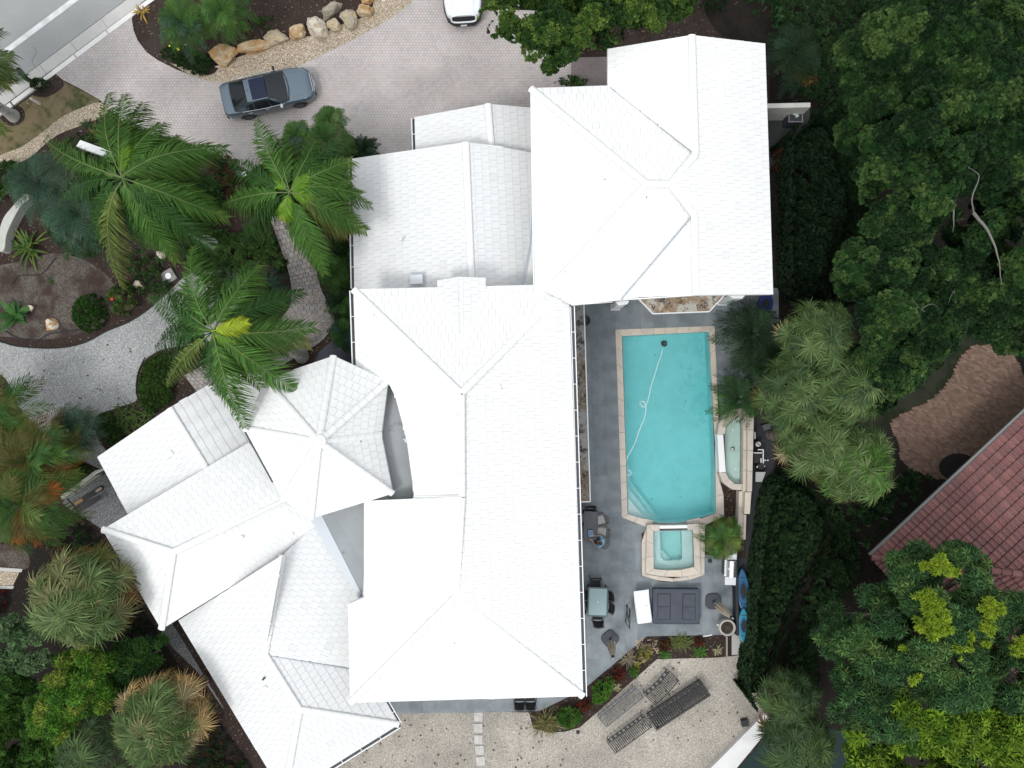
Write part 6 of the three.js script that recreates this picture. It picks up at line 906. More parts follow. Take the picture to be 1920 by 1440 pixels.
royalPalm('big spreading palm left of the drive with one yellowing frond hanging toward the soil', [409, 463], [232, 335], 8.5, [
  [84, 258, 1.3], [203, 174, 1.0], [268, 192, 1.2], [335, 258, 1.5], [424, 278, 1.6], [400, 335, 2.4, 'royalDark'], [352, 392, 2.4, 'royalDark'], [408, 470, 2.4, 'royalDark'], [428, 410, 2.2, 'royal'], [380, 440, 2.0, 'royal'], [352, 478, 3, 'royalDark'], [300, 420, 1.4, 'royal'], [322, 470, 3.2, 'royalDark'], [226, 535, 2.8, 'yellowGreen', 0.4, 0, 0.9], [170, 440, 2.6, 'royalDark'], [110, 375, 2.2, 'royalDark'], [140, 312, 1.8, 'royal'], [232, 262, -0.3, 'spear', 0.3, 0.2, 0.6], [282, 300, -0.2, 'royal', 0.3, 0.2, 0.6], [178, 300, 0.4, 'royal'], [300, 232, 0.7], [255, 455, 2.8, 'royalDark'], [380, 300, 1.1], [232, 176, 0.9]], 1, { sway: -0.3 });
royalPalm('green palm leaning over the garage gutter, with a light green middle and golden frond', [603, 462], [545, 362], 7.6, [
  [480, 224, 1.0], [592, 262, 1.1, 'royal'], [660, 300, 1.2], [676, 365, 1.4, 'royal'], [675, 430, 1.8, 'yellowGreen'], [652, 440, 2.2, 'olive', 0.3], [594, 496, 2.4], [452, 455, 2.8, 'royalDark'], [417, 384, 1.8], [428, 300, 1.5, 'royalDark'], [523, 260, 0.6], [575, 330, -0.2, 'spear', 0.25, 0.25, 0.55], [585, 368, 0.0, 'spear', 0.3, 0.2, 0.62], [530, 410, 0.1, 'spear', 0.3, 0.2, 0.55], [500, 330, 0.0, 'spear', 0.3, 0.2, 0.55], [630, 265, 1.4, 'royalDark'], [540, 430, 2.4, 'royalDark'], [655, 340, 1.0]], 2, { sway: 0.15 });
royalPalm('palm overhanging the turret roof with one bright yellow-green young frond', [566, 668], [402, 622], 9, [
  [362, 462, 1.2], [487, 497, 1.6, 'royal'], [480, 520, 2.0, 'yellowGreen'], [318, 545, 1.3, 'royal'], [276, 556, 1.8, 'royalDark'], [290, 655, 2.2, 'royalDark'], [312, 722, 2.6, 'yellowGreen', 0.45, 0, 0.7], [458, 803, 2.2], [560, 738, 2.2, 'royal'], [590, 612, 1.8], [580, 645, 2.4, 'yellowGreen'], [355, 700, 2.8, 'royalDark'], [462, 604, -0.5, 'yellowBright', 0.2, 0.3, 0.5], [440, 640, -0.1, 'spear', 0.25, 0.2, 0.5], [405, 660, 0.3, 'spear', 0.25, 0.15, 0.4], [342, 600, 0.5, 'royal'], [395, 540, 0.8, 'royal'], [480, 680, 1.0, 'royal'], [440, 700, 1.4, 'royalDark']].map(f => f[3] === 'yellowBright' ? (LM.yellowBright ??= leafMat([0.3, 0.4, 0.03]), f) : f), 3, { sway: 0.5, r0: 0.27 });
royalPalm('palm at the left frame edge beside the road, only trunk and frond tips in view', [26, 218], [-150, 108], 7.2, [[18, 108, 0.8, 'sabalLight'], [24, 136, 1.2, 'sabal'], [16, 158, 1.6, 'yellowGreen'], [-20, 200, 2, 'sabal'], [-100, 20, 1, 'royal'], [-260, 60, 1, 'royal'], [-260, 170, 1.4, 'royal'], [-60, 240, 2.2, 'royal'], [-160, 280, 2, 'royal']], 4, { sway: 0 });
// smaller feather palms and cycads: fronds all round
function smallPalm(name, label, cat, px, py, h, rpx, n, mats, seed, o = {}) {
  const rn = R(seed * 7 + 1), Bpx = o.base ?? [960 + (px - 960) * (CAM_H - h) / CAM_H, 720 + (py - 720) * (CAM_H - h) / CAM_H], B = P(...Bpx, 0), c = P(px, py, h).sub(B), g = thing(name, label, cat, o.group, B), r = rpx * M_PER_PX(h);
  if (h > 0.5) part('trunk', trunkGeo(V(0, 0, 0), c, o.r0 ?? 0.11, o.r1 ?? 0.09, o.sway ?? 0, false), o.bark ?? M.bark, g);
  n = Math.round(n * 1.25);
  for (let i = 0; i < n; i++) { const tier = i / n, a = i * 2.39996 + rn() * 0.5, L = r * (0.55 + 0.45 * Math.min(1, tier * 1.5)) * (0.9 + 0.2 * rn()), dr = mixn(-0.45, o.drop ?? 0.7, tier) * r + 0.15 * (rn() - 0.5) * r; addFrond(g, c, c.clone().add(V(Math.cos(a) * L, -dr, Math.sin(a) * L * (o.squash ?? 1))), LM[mats[Math.floor(rn() * mats.length)]], { seed: seed * 90 + i, arch: o.arch ?? 0.5, n: o.n ?? 32, len: (o.len ?? 0.36) * r * 1.1, droop: o.droop ?? 0.4, wid: (o.wid ?? 0.02) * 0.45, lift: 0.1, dryK: o.dryK ?? 0.35, ribR: 0.012, swept: o.swept ?? 0.8, rib: o.rib }); }
  return g;
}
const bl = ['blue', 'blueDark', 'blue'];
smallPalm('date_palm', 'blue-green feathery palm above the curved white wall', 'palm tree', 75, 345, 3.4, 78, 26, bl, 11, { len: 0.3 });
smallPalm('date_palm', 'blue-green feathery palm under the left fronds of the big palm', 'palm tree', 150, 400, 3.6, 88, 28, bl, 12, { base: [138, 458], len: 0.3 });
smallPalm('date_palm', 'dim green feathery palm low behind the big spreading palm', 'palm tree', 290, 400, 2.6, 75, 22, ['blueDark', 'royalDark'], 13, { len: 0.3 });
smallPalm('date_palm', 'feathery palm in the top bed, beside the orange bromeliad', 'palm tree', 342, 42, 2.6, 58, 30, ['royal', 'blue', 'royalDark'], 14, { len: 0.34 });
smallPalm('date_palm', 'feathery palm in the top bed cut by the upper frame edge', 'palm tree', 416, 18, 2.8, 56, 28, ['royal', 'cycad', 'royalDark'], 15, { len: 0.34 });
smallPalm('date_palm', 'small bright palm tip nearest to the white pickup side of the drive', 'palm tree', 617, 226, 2.6, 36, 24, ['royal', 'cycad', 'sabalLight'], 16, { len: 0.4, drop: 0.9 });
smallPalm('date_palm', 'small palm just below the front wheel of the parked sedan', 'palm tree', 556, 253, 2.3, 34, 24, ['royal', 'cycad', 'blue'], 17, { len: 0.4, drop: 0.9 });
smallPalm('date_palm', 'bushy pale green palm against the garage front corner', 'palm tree', 612, 268, 3, 50, 34, ['royal', 'cycad', 'sabalLight'], 18, { len: 0.4, drop: 0.9 });
smallPalm('cycad', 'dark spiky cycad by the garage front edge', 'cycad', 682, 283, 0.9, 34, 26, ['deep', 'deep', 'blueDark'], 19, { len: 0.25, drop: 0.3 });
smallPalm('date_palm', 'bushy green palm by the gutter beside the paver path', 'palm tree', 628, 512, 1.9, 40, 30, ['cycad', 'royalDark', 'royal'], 20, { len: 0.36 });
smallPalm('date_palm', 'dark green palm at the garage wall, middle of three by the path', 'palm tree', 640, 566, 1.7, 36, 26, ['royalDark', 'deep', 'cycad'], 21, { len: 0.36 });
smallPalm('date_palm', 'blue-tinted palm at the wall corner beside the slate entry', 'palm tree', 646, 625, 1.9, 36, 28, ['blueDark', 'royalDark'], 22, { len: 0.36 });
smallPalm('cycad', 'dark spiky yucca-like cycad in the bed by the paver path', 'cycad', 507, 538, 0.8, 42, 34, ['deep', 'blueDark', 'blueDark'], 23, { len: 0.14, wid: 0.014, drop: 0.25 });
smallPalm('date_palm', 'blue-green rounded palm standing in the white gravel', 'palm tree', 133, 806, 2.1, 50, 34, ['blue', 'blue', 'blueDark', 'sabal'], 24, { len: 0.42, drop: 0.8, arch: 0.4 });
const ar = ['orange', 'olive', 'brown', 'cycad', 'yellowGreen', 'royal'];
smallPalm('areca_palm', 'golden-brown areca palm at the left frame edge, topmost of three', 'palm tree', -5, 770, 3.2, 80, 26, ['olive', 'royalDark', 'yellowGreen', 'royal', 'olive', 'royalDark'], 25, { len: 0.36, wid: 0.035, n: 30, base: [-30, 768], r0: 0.05 });
smallPalm('areca_palm', 'areca palm with dark orange fronds in front of the gravel yard, middle of three', 'palm tree', 52, 862, 3.6, 92, 34, ['olive', 'royalDark', 'yellowGreen', 'royal', 'cycad', 'yellowGreen', 'olive', 'brown'], 26, { len: 0.36, wid: 0.035, n: 30, base: [75, 872], r0: 0.05 });
smallPalm('areca_palm', 'areca palm with green fronds tipped orange, lowest of three', 'palm tree', 42, 945, 4.2, 98, 36, ['cycad', 'royal', 'yellowGreen', 'royal', 'olive', 'cycad', 'royalDark', 'yellowGreen', 'orange'], 27, { len: 0.34, wid: 0.036, n: 30, base: [80, 940], r0: 0.05 });
smallPalm('feather_palm', 'dark feathery palm at the upper right of the pool', 'palm tree', 1410, 625, 2.8, 74, 26, ['deep', 'deep', 'cycadDark'].map(k => (LM.cycadDark ??= leafMat([0.03, 0.072, 0.026]), k)), 28, { len: 0.34, wid: 0.026 });
smallPalm('feather_palm', 'dark feathery palm reaching over the right pool coping', 'palm tree', 1385, 748, 2.4, 56, 24, ['cycadDark', 'deep', 'cycadDark', 'royalDark'], 29, { len: 0.34, wid: 0.024 });
smallPalm('feather_palm', 'dark feathery palm between pool corner and fan palms', 'palm tree', 1440, 690, 2.2, 56, 20, ['deep', 'cycadDark'], 30, { len: 0.34, wid: 0.026 });
smallPalm('cycad', 'bright green cycad over the barbecue grill', 'cycad', 1356, 1012, 1.7, 46, 26, ['royal', 'cycad', 'sabalLight', 'yellowGreen'], 31, { len: 0.34, wid: 0.026, r0: 0.13 });
smallPalm('feather_palm', 'very dark feather palm in deep shade right of the tall wing', 'palm tree', 1487, 100, 2.2, 70, 20, ['deep', 'blueDark', 'deep'], 32, { len: 0.3, wid: 0.024 });
// fan palms: round leaves of many stiff blades
const fanLeaf = [0, 1, 2].map(k => {
  const rn = R(300 + k), pos = [], col = [], n = 34, put = (...v) => { const f = 0.55 + 0.95 * rn() * rn() + 0.15 * rn(); v.forEach((p, i) => { pos.push(...p); const g = i === 8 ? 1.35 : 1; col.push(f * g * (i === 8 ? 1.15 : 1), f * g, f * g * 0.95); }); };
  for (let i = 0; i < n; i++) { const a = (i / (n - 1) - 0.5) * 5.2, L = (1 - 0.2 * Math.abs(a) / 2.6) * (0.85 + 0.25 * rn()), w = 0.03, ca = Math.cos(a), sa = Math.sin(a), dr = 0.1 + 0.5 * rn() * rn(), at = (r, s, y) => [sa * r + ca * s, y, ca * r - sa * s], y1 = 0.1 * rn() + 0.06, tw = (rn() - 0.5) * 0.14; put(at(0.03, -0.012, 0), at(0.03, 0.012, 0), at(L * 0.5, w + tw * 0.4, y1), at(0.03, -0.012, 0), at(L * 0.5, w + tw * 0.4, y1), at(L * 0.5, -w + tw * 0.4, y1 - 0.02), at(L * 0.5, -w + tw * 0.4, y1 - 0.02), at(L * 0.5, w + tw * 0.4, y1), at(L, tw, y1 - dr * L)); }
  return tri(pos, null, col);
});
const petioleGeo = bar(V(0, 0, -1), V(0, 0, 0.03), 0.018, 4, 0.01), petMat = mat([0.1, 0.13, 0.05], 0.6);
function fanPalm(label, px, py, h, rpx, n, pal, seed, o = {}) {
  const rn = R(seed * 13 + 5), B = P(960 + (px - 960) * (CAM_H - h) / CAM_H, 720 + (py - 720) * (CAM_H - h) / CAM_H, 0), c = P(px, py, h).sub(B), g = thing('fan_palm', label, 'palm tree', null, B), r = rpx * M_PER_PX(h);
  part('trunk', trunkGeo(V(0, 0, 0), c.clone().add(V(0, -0.2, 0)), 0.21, 0.19, 0, false), M.bark, g);
  for (let i = 0; i < n; i++) {       // leaf hubs spread over the crown, every leaf a star of blades that faces up and out
    const t = (i + 0.5) / n, el = Math.PI / 2 * (1 - 1.3 * t ** 0.75), a = i * 2.39996 + 0.7 * rn(), out = V(Math.cos(a) * Math.cos(el), Math.sin(el), Math.sin(a) * Math.cos(el)), L = r * mixn(0.42, 0.66, Math.min(1, t * 1.6)) * (0.85 + 0.3 * rn()), sz = r * (0.36 + 0.12 * rn()) * (o.leaf ?? 1), q = c.clone().addScaledVector(out, L); q.y -= 0.25 * r * t;
    const dead = t > 1 - (o.dead ?? 0.4) * 0.45 && rn() < 0.85, dm = o.deadMat ?? ['olive', 'brown'], pick = dead ? dm[Math.floor(rn() * dm.length)] : pal[Math.floor(rn() * pal.length)];
    const f = part('leaf', fanLeaf[i % 3], LM[pick], g), nu = out.clone().multiplyScalar(0.75).add(V((rn() - 0.5) * 0.7, 0.75, (rn() - 0.5) * 0.7)).normalize(), fw = out.clone().setY(0); if (fw.lengthSq() < 0.02) fw.set(1, 0, 0); fw.addScaledVector(nu, -fw.dot(nu)).normalize(); const sdx = nu.clone().cross(fw).normalize(); f.quaternion.setFromRotationMatrix(new THREE.Matrix4().makeBasis(sdx, nu, fw)); f.rotateY((rn() - 0.5) * 0.8); f.position.copy(q); f.scale.setScalar(sz);
    const pe = part('petiole', petioleGeo, petMat, f); pe.scale.set(1, 1, L * 0.7 / sz);
  }
  return g;
}
const sb = ['sabal', 'sabalLight', 'sabal', 'sabalDark'];
fanPalm('fan palm at the top of the grey-green cluster right of the pool', 1543, 632, 6.5, 82, 46, sb, 1, { dead: 0.35, deadMat: ['olive', 'yellowGreen', 'straw'] });
fanPalm('fan palm with yellowing left edge in the cluster right of the pool', 1498, 738, 6.2, 84, 46, sb, 2, { dead: 0.45, deadMat: ['olive', 'yellowGreen'] });
fanPalm('fan palm in the middle right of the cluster beside the brick patio', 1598, 728, 6.8, 84, 46, sb, 3);
fanPalm('fan palm with dry straw leaf at the left of the cluster', 1540, 832, 6.3, 84, 46, ['sabal', 'sabalLight', 'sabal'], 4, { dead: 0.25, deadMat: ['straw', 'olive'] });
fanPalm('fan palm lowest in the cluster, rounded with light green rim', 1612, 872, 6.6, 88, 50, ['sabal', 'sabalLight', 'royal'], 5, { dead: 0.3, deadMat: ['yellowGreen', 'olive'] });
fanPalm('large grey-green fan palm left of the low grey roof, browning on its right', 145, 1130, 6.4, 108, 74, ['sabalLight', 'sabal', 'sabalLight', 'straw2'].map(k => (LM.straw2 ??= leafMat([0.16, 0.17, 0.075]), k)), 6, { dead: 0.65, deadMat: ['brown', 'olive', 'brown'] });
fanPalm('round fan palm with a tan fringe of dead leaves at the bottom left', 292, 1362, 5.2, 100, 96, ['sabal', 'sabalLight', 'straw2', 'sabal'], 7, { dead: 1, deadMat: ['tan', 'straw', 'brown', 'tan'], leaf: 0.92 });
fanPalm('dull green fan palm at the bottom frame edge left of the round fringed palm', 165, 1415, 4.2, 80, 34, ['sabalDark', 'sabal'], 8, { dead: 0.2 });
fanPalm('shaded fan palm at the bottom right over the end of the seawall', 1487, 1318, 4.0, 68, 30, ['sabalDark', 'sabalDark', 'sabal'], 9, { dead: 0.1 });
fanPalm('grey-green fan palm at the bottom frame edge by the canal', 1500, 1408, 4.4, 86, 40, ['sabalDark', 'sabal', 'sabalDark'], 10, { dead: 0.2 });
// leaf sprays for tree crowns and shrubs
function spray(n, L, w, tilt, seed, fold = 0.3, curl = 0.2) {  // a rosette of n folded leaves
  const rn = R(seed), pos = [], col = []; for (let i = 0; i < n; i++) { const tn = 0.6 + 0.9 * rn() * rn() + 0.1 * rn(); for (let k = 0; k < 6; k++) col.push(tn, tn, tn * 0.95); const a = i * 2.39996 + rn() * 0.6, t = tilt + (rn() - 0.5) * 0.7, l = L * (0.7 + 0.5 * rn()), d = V(Math.cos(a) * Math.cos(t), Math.sin(t), Math.sin(a) * Math.cos(t)), s = V(-Math.sin(a), 0, Math.cos(a)), u = d.clone().cross(s).normalize(); if (u.y < 0) u.negate(); const b = d.clone().multiplyScalar(l * 0.12), m = d.clone().multiplyScalar(l * 0.55).addScaledVector(u, -curl * 0.2 * l), e = d.clone().multiplyScalar(l).addScaledVector(u, -curl * l), m1 = m.clone().addScaledVector(s, w / 2).addScaledVector(u, fold * w), m2 = m.clone().addScaledVector(s, -w / 2).addScaledVector(u, fold * w); for (const p of [b, m1, e, b, e, m2]) pos.push(p.x, p.y, p.z); }
  return tri(pos, null, col);
}
const SP = { oval: spray(11, 0.2, 0.1, 0.45, 1), small: spray(14, 0.13, 0.07, 0.5, 2), lance: spray(12, 0.3, 0.07, 0.35, 3, 0.25, 0.3), lanceUp: spray(12, 0.3, 0.085, 0.6, 4, 0.25, 0.3), round: spray(10, 0.17, 0.15, 0.6, 5, 0.15), tiny: spray(16, 0.09, 0.05, 0.6, 6), croton: spray(12, 0.3, 0.08, 0.55, 7) };
const leafWhite = leafMat([1, 1, 1], { transmission: 0.12 });
const LEAF_TONE = 0.98;
const tmpM = new THREE.Matrix4(), tmpQ = new THREE.Quaternion(), tmpC = new THREE.Color();
function sprinkle(name, parent, list, sp, cols, seed, kind = 'stuff', size = 1) {   // list of [position, normal, scale, tone]
  const o = new THREE.InstancedMesh(SP[sp], leafWhite, list.length), rn = R(seed), up = V(0, 1, 0), q2 = new THREE.Quaternion(); o.name = parent === scene ? numbered(name) : name;
  list.forEach(([p, n, s, t], i) => { tmpQ.setFromUnitVectors(up, n); q2.setFromAxisAngle(up, rn() * 6.28); tmpQ.multiply(q2); const k = s * size; tmpM.compose(p, tmpQ, V(k, k, k)); o.setMatrixAt(i, tmpM); const c = cols[Math.floor((t ?? rn()) * cols.length * 0.999)], f = 0.72 + 0.56 * rn(); tmpC.setRGB(c[0] * f * LEAF_TONE, c[1] * f * LEAF_TONE, c[2] * f * LEAF_TONE); o.setColorAt(i, tmpC); });
  o.castShadow = o.receiveShadow = true; parent.add(o); return tag(o, null, null, null, kind);
}
// lobes: [px, py, height of the lobe's middle, radius m, flatness]; each swells into smaller leaf clumps
function crownList(lobes, B, o) {
  const rn = R(o.seed), out = [], dn = o.density ?? 34;
  for (const [px, py, h, r, fl = 0.75] of lobes) {
    const C = P(px, py, h).sub(B), nSub = Math.round((o.sub ?? 22) * Math.max(0.5, r));
    for (let k = 0; k < nSub; k++) {
      const y = mixn(-0.35, 1, rn()), a = rn() * 6.283, q = Math.sqrt(1 - y * y), d = V(q * Math.cos(a), y, q * Math.sin(a)), sr = r * mixn(0.2, 0.4, rn()), c = C.clone().add(V(d.x * r * 0.78, d.y * r * 0.78 * fl, d.z * r * 0.78)), tone = Math.min(0.99, Math.max(0, 0.5 + (rn() - 0.5) * 0.9)), m = Math.max(5, Math.round(dn * sr * sr * 9));
      for (let j = 0; j < m; j++) { const yy = mixn(-0.3, 1, rn()), b = rn() * 6.283, w = Math.sqrt(1 - yy * yy), e = V(w * Math.cos(b), yy, w * Math.sin(b)), rad = sr * (0.72 + 0.34 * rn()), p = c.clone().addScaledVector(e, rad); if (n3(p.x * 1.1 + o.seed, p.y * 1.1, p.z * 1.1, o.seed) < (o.gap ?? 0.3)) continue; out.push([p, e.clone().lerp(V(0, 1, 0), 0.35).normalize(), (o.size ?? 1) * (0.75 + 0.5 * rn()), Math.min(0.99, Math.max(0, tone + (rn() - 0.5) * 0.5))]); }
    }
  }
  return out;
}
function tree(name, label, base, lobes, sp, cols, o = {}) {
  const B = P(...base, 0), g = thing(name, label, 'tree', o.group, B), rn = R(o.seed + 3), bark = o.bark ?? M.bark, tops = lobes.map(l => P(l[0], l[1], l[2]).sub(B)), fork = V(0, 0, 0); tops.forEach(t => fork.add(t)); fork.multiplyScalar(1 / tops.length); fork.y *= 0.5; fork.x *= 0.5; fork.z *= 0.5;
  part('trunk', trunkGeo(V(0, 0, 0), fork, o.r0 ?? 0.22, (o.r0 ?? 0.22) * 0.7, 0.1, false), bark, g);
  tops.forEach((t, i) => { const m = fork.clone().lerp(t, 0.5).add(V((rn() - 0.5) * 0.8, 0.2, (rn() - 0.5) * 0.8)); part('limb', new THREE.TubeGeometry(new THREE.CatmullRomCurve3([fork, m, t.clone().add(V(0, lobes[i][3] * 0.2, 0))]), 12, (o.r0 ?? 0.22) * 0.36, 6), bark, g); });
  sprinkle('crown', g, crownList(lobes, B, o), sp, cols, o.seed + 9);
  return g;
}
const limbs = (g, B, list) => list.forEach(pts => { const cv = new THREE.CatmullRomCurve3(pts.map(p => P(p[0], p[1], p[2] - 0.75).sub(B))), r0 = pts[0][3] ?? 0.05, sg = []; for (let i = 0; i < 14; i++) { const a = cv.getPoint(i / 14), b = cv.getPoint((i + 1) / 14), k = 0.05 * (n3(i * 0.9, r0 * 90, 2) - 0.5); a.x += i ? 0.05 * (n3(i * 0.9 - 0.9, r0 * 90, 2) - 0.5) : 0; b.x += k; sg.push(bar(a, b, r0 * (1 - 0.06 * i) * 0.8, 6, r0 * (1 - 0.06 * (i + 1)) * 0.8)); } part('limb', join(sg), M.paleBark, g); });
M.paleBark = mat([0.2, 0.19, 0.175], 0.9, { map: T.mottle });
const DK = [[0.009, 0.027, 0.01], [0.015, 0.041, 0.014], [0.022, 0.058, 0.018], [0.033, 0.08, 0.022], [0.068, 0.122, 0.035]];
const MD = [[0.015, 0.042, 0.011], [0.025, 0.064, 0.014], [0.036, 0.085, 0.017], [0.052, 0.108, 0.022], [0.1, 0.158, 0.03]];
tree('broadleaf_tree', 'leafy green tree overhanging the drive at the top, beside the pickup', [1090, 80], [[960, 20, 6, 1.3], [1040, 60, 6.5, 1.5], [1022, 98, 5.2, 0.85], [1110, 8, 7, 1.6], [1150, 48, 6.2, 0.95], [1205, 12, 6.6, 1.2], [1262, -12, 6.3, 1.1], [1180, -35, 7.2, 1.5], [1050, -20, 7, 1.6]], 'round', MD, { seed: 101, size: 0.6, density: 70, gap: 0.36 });
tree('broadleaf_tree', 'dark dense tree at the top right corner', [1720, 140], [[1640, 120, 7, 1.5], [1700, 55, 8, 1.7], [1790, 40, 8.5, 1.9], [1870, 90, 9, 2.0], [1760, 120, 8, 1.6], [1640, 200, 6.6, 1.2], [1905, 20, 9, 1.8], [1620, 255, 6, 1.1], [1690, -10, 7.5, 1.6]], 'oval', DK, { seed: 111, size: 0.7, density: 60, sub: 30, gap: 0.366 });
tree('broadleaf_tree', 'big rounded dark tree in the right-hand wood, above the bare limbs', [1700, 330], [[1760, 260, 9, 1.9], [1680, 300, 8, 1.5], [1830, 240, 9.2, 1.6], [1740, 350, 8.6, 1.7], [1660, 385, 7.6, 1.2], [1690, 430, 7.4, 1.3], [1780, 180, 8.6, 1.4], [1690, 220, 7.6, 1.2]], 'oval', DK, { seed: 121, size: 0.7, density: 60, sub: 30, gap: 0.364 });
{ const g = tree('broadleaf_tree', 'dark tree at the right frame edge with pale bare limbs showing', [1800, 420], [[1900, 220, 9.5, 1.8], [1905, 330, 9.2, 1.4], [1900, 470, 9, 1.6], [1885, 560, 8.4, 1.6], [1915, 620, 8, 1.2], [1850, 120, 9.4, 1.5], [1838, 440, 6.6, 1.3], [1850, 360, 7.2, 1.0]], 'oval', DK, { seed: 131, size: 0.7, density: 60, sub: 30, gap: 0.364 }); const B = g.position; limbs(g, B, [[[1826, 400, 10.2, 0.09], [1850, 430, 10.6], [1868, 470, 10.8], [1878, 530, 10.4]], [[1826, 400, 10.2, 0.045], [1822, 370, 10.8], [1835, 330, 11], [1815, 312, 11]], [[1787, 378, 10.4, 0.05], [1788, 410, 10.4], [1787, 435, 10]], [[1710, 560, 9.2, 0.03], [1730, 582, 9.3], [1762, 596, 9.2]], [[1728, 580, 9.3, 0.02], [1745, 570, 9.4], [1758, 575, 9.4]], [[1792, 568, 9.2, 0.025], [1788, 545, 9.4], [1778, 568, 9.4]], [[1726, 255, 10.9, 0.025], [1742, 258, 11.1], [1750, 250, 11.2]]]); }
tree('broadleaf_tree', 'mid-green dark tree beside the fan palm cluster, above the brick patio', [1680, 580], [[1630, 500, 7, 1.2], [1600, 520, 6.4, 0.9], [1700, 520, 7.6, 1.4], [1780, 520, 7.8, 1.2], [1660, 600, 7.4, 1.5], [1740, 610, 7.6, 1.3], [1660, 680, 7, 1.4], [1720, 670, 7, 1.0], [1640, 730, 6.6, 0.9], [1790, 590, 7.4, 0.9]], 'oval', DK, { seed: 141, size: 0.7, density: 60, sub: 30, gap: 0.363 });
const MG = [[0.035, 0.085, 0.035], [0.048, 0.11, 0.042], [0.06, 0.13, 0.046], [0.075, 0.15, 0.048], [0.1, 0.17, 0.055]];
{ const g = tree('mango_tree', 'large dark-green tree over the red roof with lime-yellow new growth patches', [1690, 1140], [[1722, 1088, 7.5, 1.3], [1795, 1080, 7.8, 1.2], [1655, 1150, 6.6, 1.1], [1570, 1190, 5.6, 0.9], [1730, 1170, 8, 1.6], [1820, 1160, 8, 1.4], [1890, 1180, 8, 1.4], [1630, 1230, 7, 1.4], [1700, 1270, 7.6, 1.5], [1800, 1250, 8.2, 1.6], [1890, 1270, 8.2, 1.5], [1600, 1310, 6.4, 1.2], [1670, 1340, 7, 1.2], [1560, 1150, 5, 0.6]], 'lance', MG, { seed: 151, density: 20, gap: 0.42, size: 0.92, r0: 0.28 });
  const lime = [[0.3, 0.42, 0.04], [0.37, 0.48, 0.05], [0.25, 0.38, 0.04]]; const rl = R(155), mini = []; for (const [x, y, h, r, n] of [[1742, 1130, 9.2, 24, 13], [1756, 1165, 9.3, 26, 15], [1730, 1172, 9, 14, 6], [1862, 1140, 9.3, 16, 7], [1850, 1168, 9.2, 16, 6], [1770, 1063, 8.8, 17, 9], [1738, 1060, 8.6, 7, 2], [1910, 1205, 9.2, 18, 7], [1820, 1230, 9.2, 60, 5], [1690, 1240, 8.6, 60, 4]]) for (let i = 0; i < n; i++) { const an = rl() * 6.283, d = r * Math.sqrt(rl()); mini.push([x + Math.cos(an) * d, y + Math.sin(an) * d, h + 0.25 * (rl() - 0.5), 0.13 + 0.1 * rl(), 0.7]); }
  sprinkle('new_growth', g, crownList(mini, g.position, { seed: 157, density: 50, sub: 3, gap: 0.3, size: 0.62 }), 'lanceUp', lime, 158); }
tree('mango_tree', 'bright yellow-green leafy tree in the bottom right corner', [1760, 1360], [[1640, 1390, 6.4, 1.2], [1690, 1330, 7.2, 0.9], [1765, 1290, 8, 0.7], [1780, 1350, 7.8, 1.2], [1720, 1420, 7, 1.4], [1800, 1420, 7.6, 1.5], [1880, 1350, 8, 1.3], [1900, 1420, 8, 1.6], [1850, 1310, 7.8, 0.7], [1640, 1450, 6, 1.1]], 'lanceUp', [[0.1, 0.2, 0.02], [0.15, 0.27, 0.028], [0.2, 0.33, 0.035], [0.25, 0.37, 0.045], [0.06, 0.14, 0.02]], { seed: 161, density: 19, gap: 0.43, size: 0.98 });
// bottom-left corner
tree('small_tree', 'rounded grey-green bushy tree at the left edge under the large fan palm', [60, 1190], [[30, 1195, 3.6, 1.0], [65, 1220, 3.8, 0.9], [20, 1235, 3.4, 0.7], [72, 1170, 3.4, 0.5]], 'round', [[0.06, 0.12, 0.05], [0.09, 0.16, 0.07], [0.12, 0.19, 0.09]], { seed: 171, density: 50, gap: 0.32, size: 0.8, r0: 0.1 });
tree('small_tree', 'bright green rosette-leaved tree left of the round fringed palm', [170, 1270], [[150, 1255, 4, 1.0], [125, 1300, 4.2, 1.1], [180, 1250, 3.8, 0.8], [100, 1350, 4.2, 1.0], [185, 1305, 3.6, 0.7], [130, 1240, 3.8, 0.6]], 'lance', [[0.05, 0.13, 0.02], [0.075, 0.18, 0.022], [0.1, 0.21, 0.028], [0.17, 0.22, 0.04]], { seed: 181, density: 40, gap: 0.3, size: 0.85, r0: 0.1 });
tree('small_tree', 'darker green tree filling the bottom left corner', [60, 1360], [[20, 1310, 3.6, 1.1], [50, 1340, 3.8, 1.0], [20, 1390, 3.8, 1.1], [70, 1420, 3.6, 0.9], [30, 1440, 3.6, 1.0], [110, 1400, 3.4, 0.8]], 'oval', [[0.03, 0.075, 0.015], [0.045, 0.11, 0.02], [0.06, 0.14, 0.024]], { seed: 191, density: 42, gap: 0.3, r0: 0.1 });
tree('small_tree', 'loose green shrubby tree between the fan palms by the low roof', [300, 1215], [[250, 1235, 2.8, 0.9], [285, 1215, 2.8, 0.8], [265, 1265, 2.6, 0.7], [225, 1270, 2.6, 0.7]], 'lanceUp', [[0.025, 0.07, 0.02], [0.04, 0.11, 0.025], [0.06, 0.14, 0.03]], { seed: 201, density: 34, gap: 0.36, size: 0.8, r0: 0.07 });
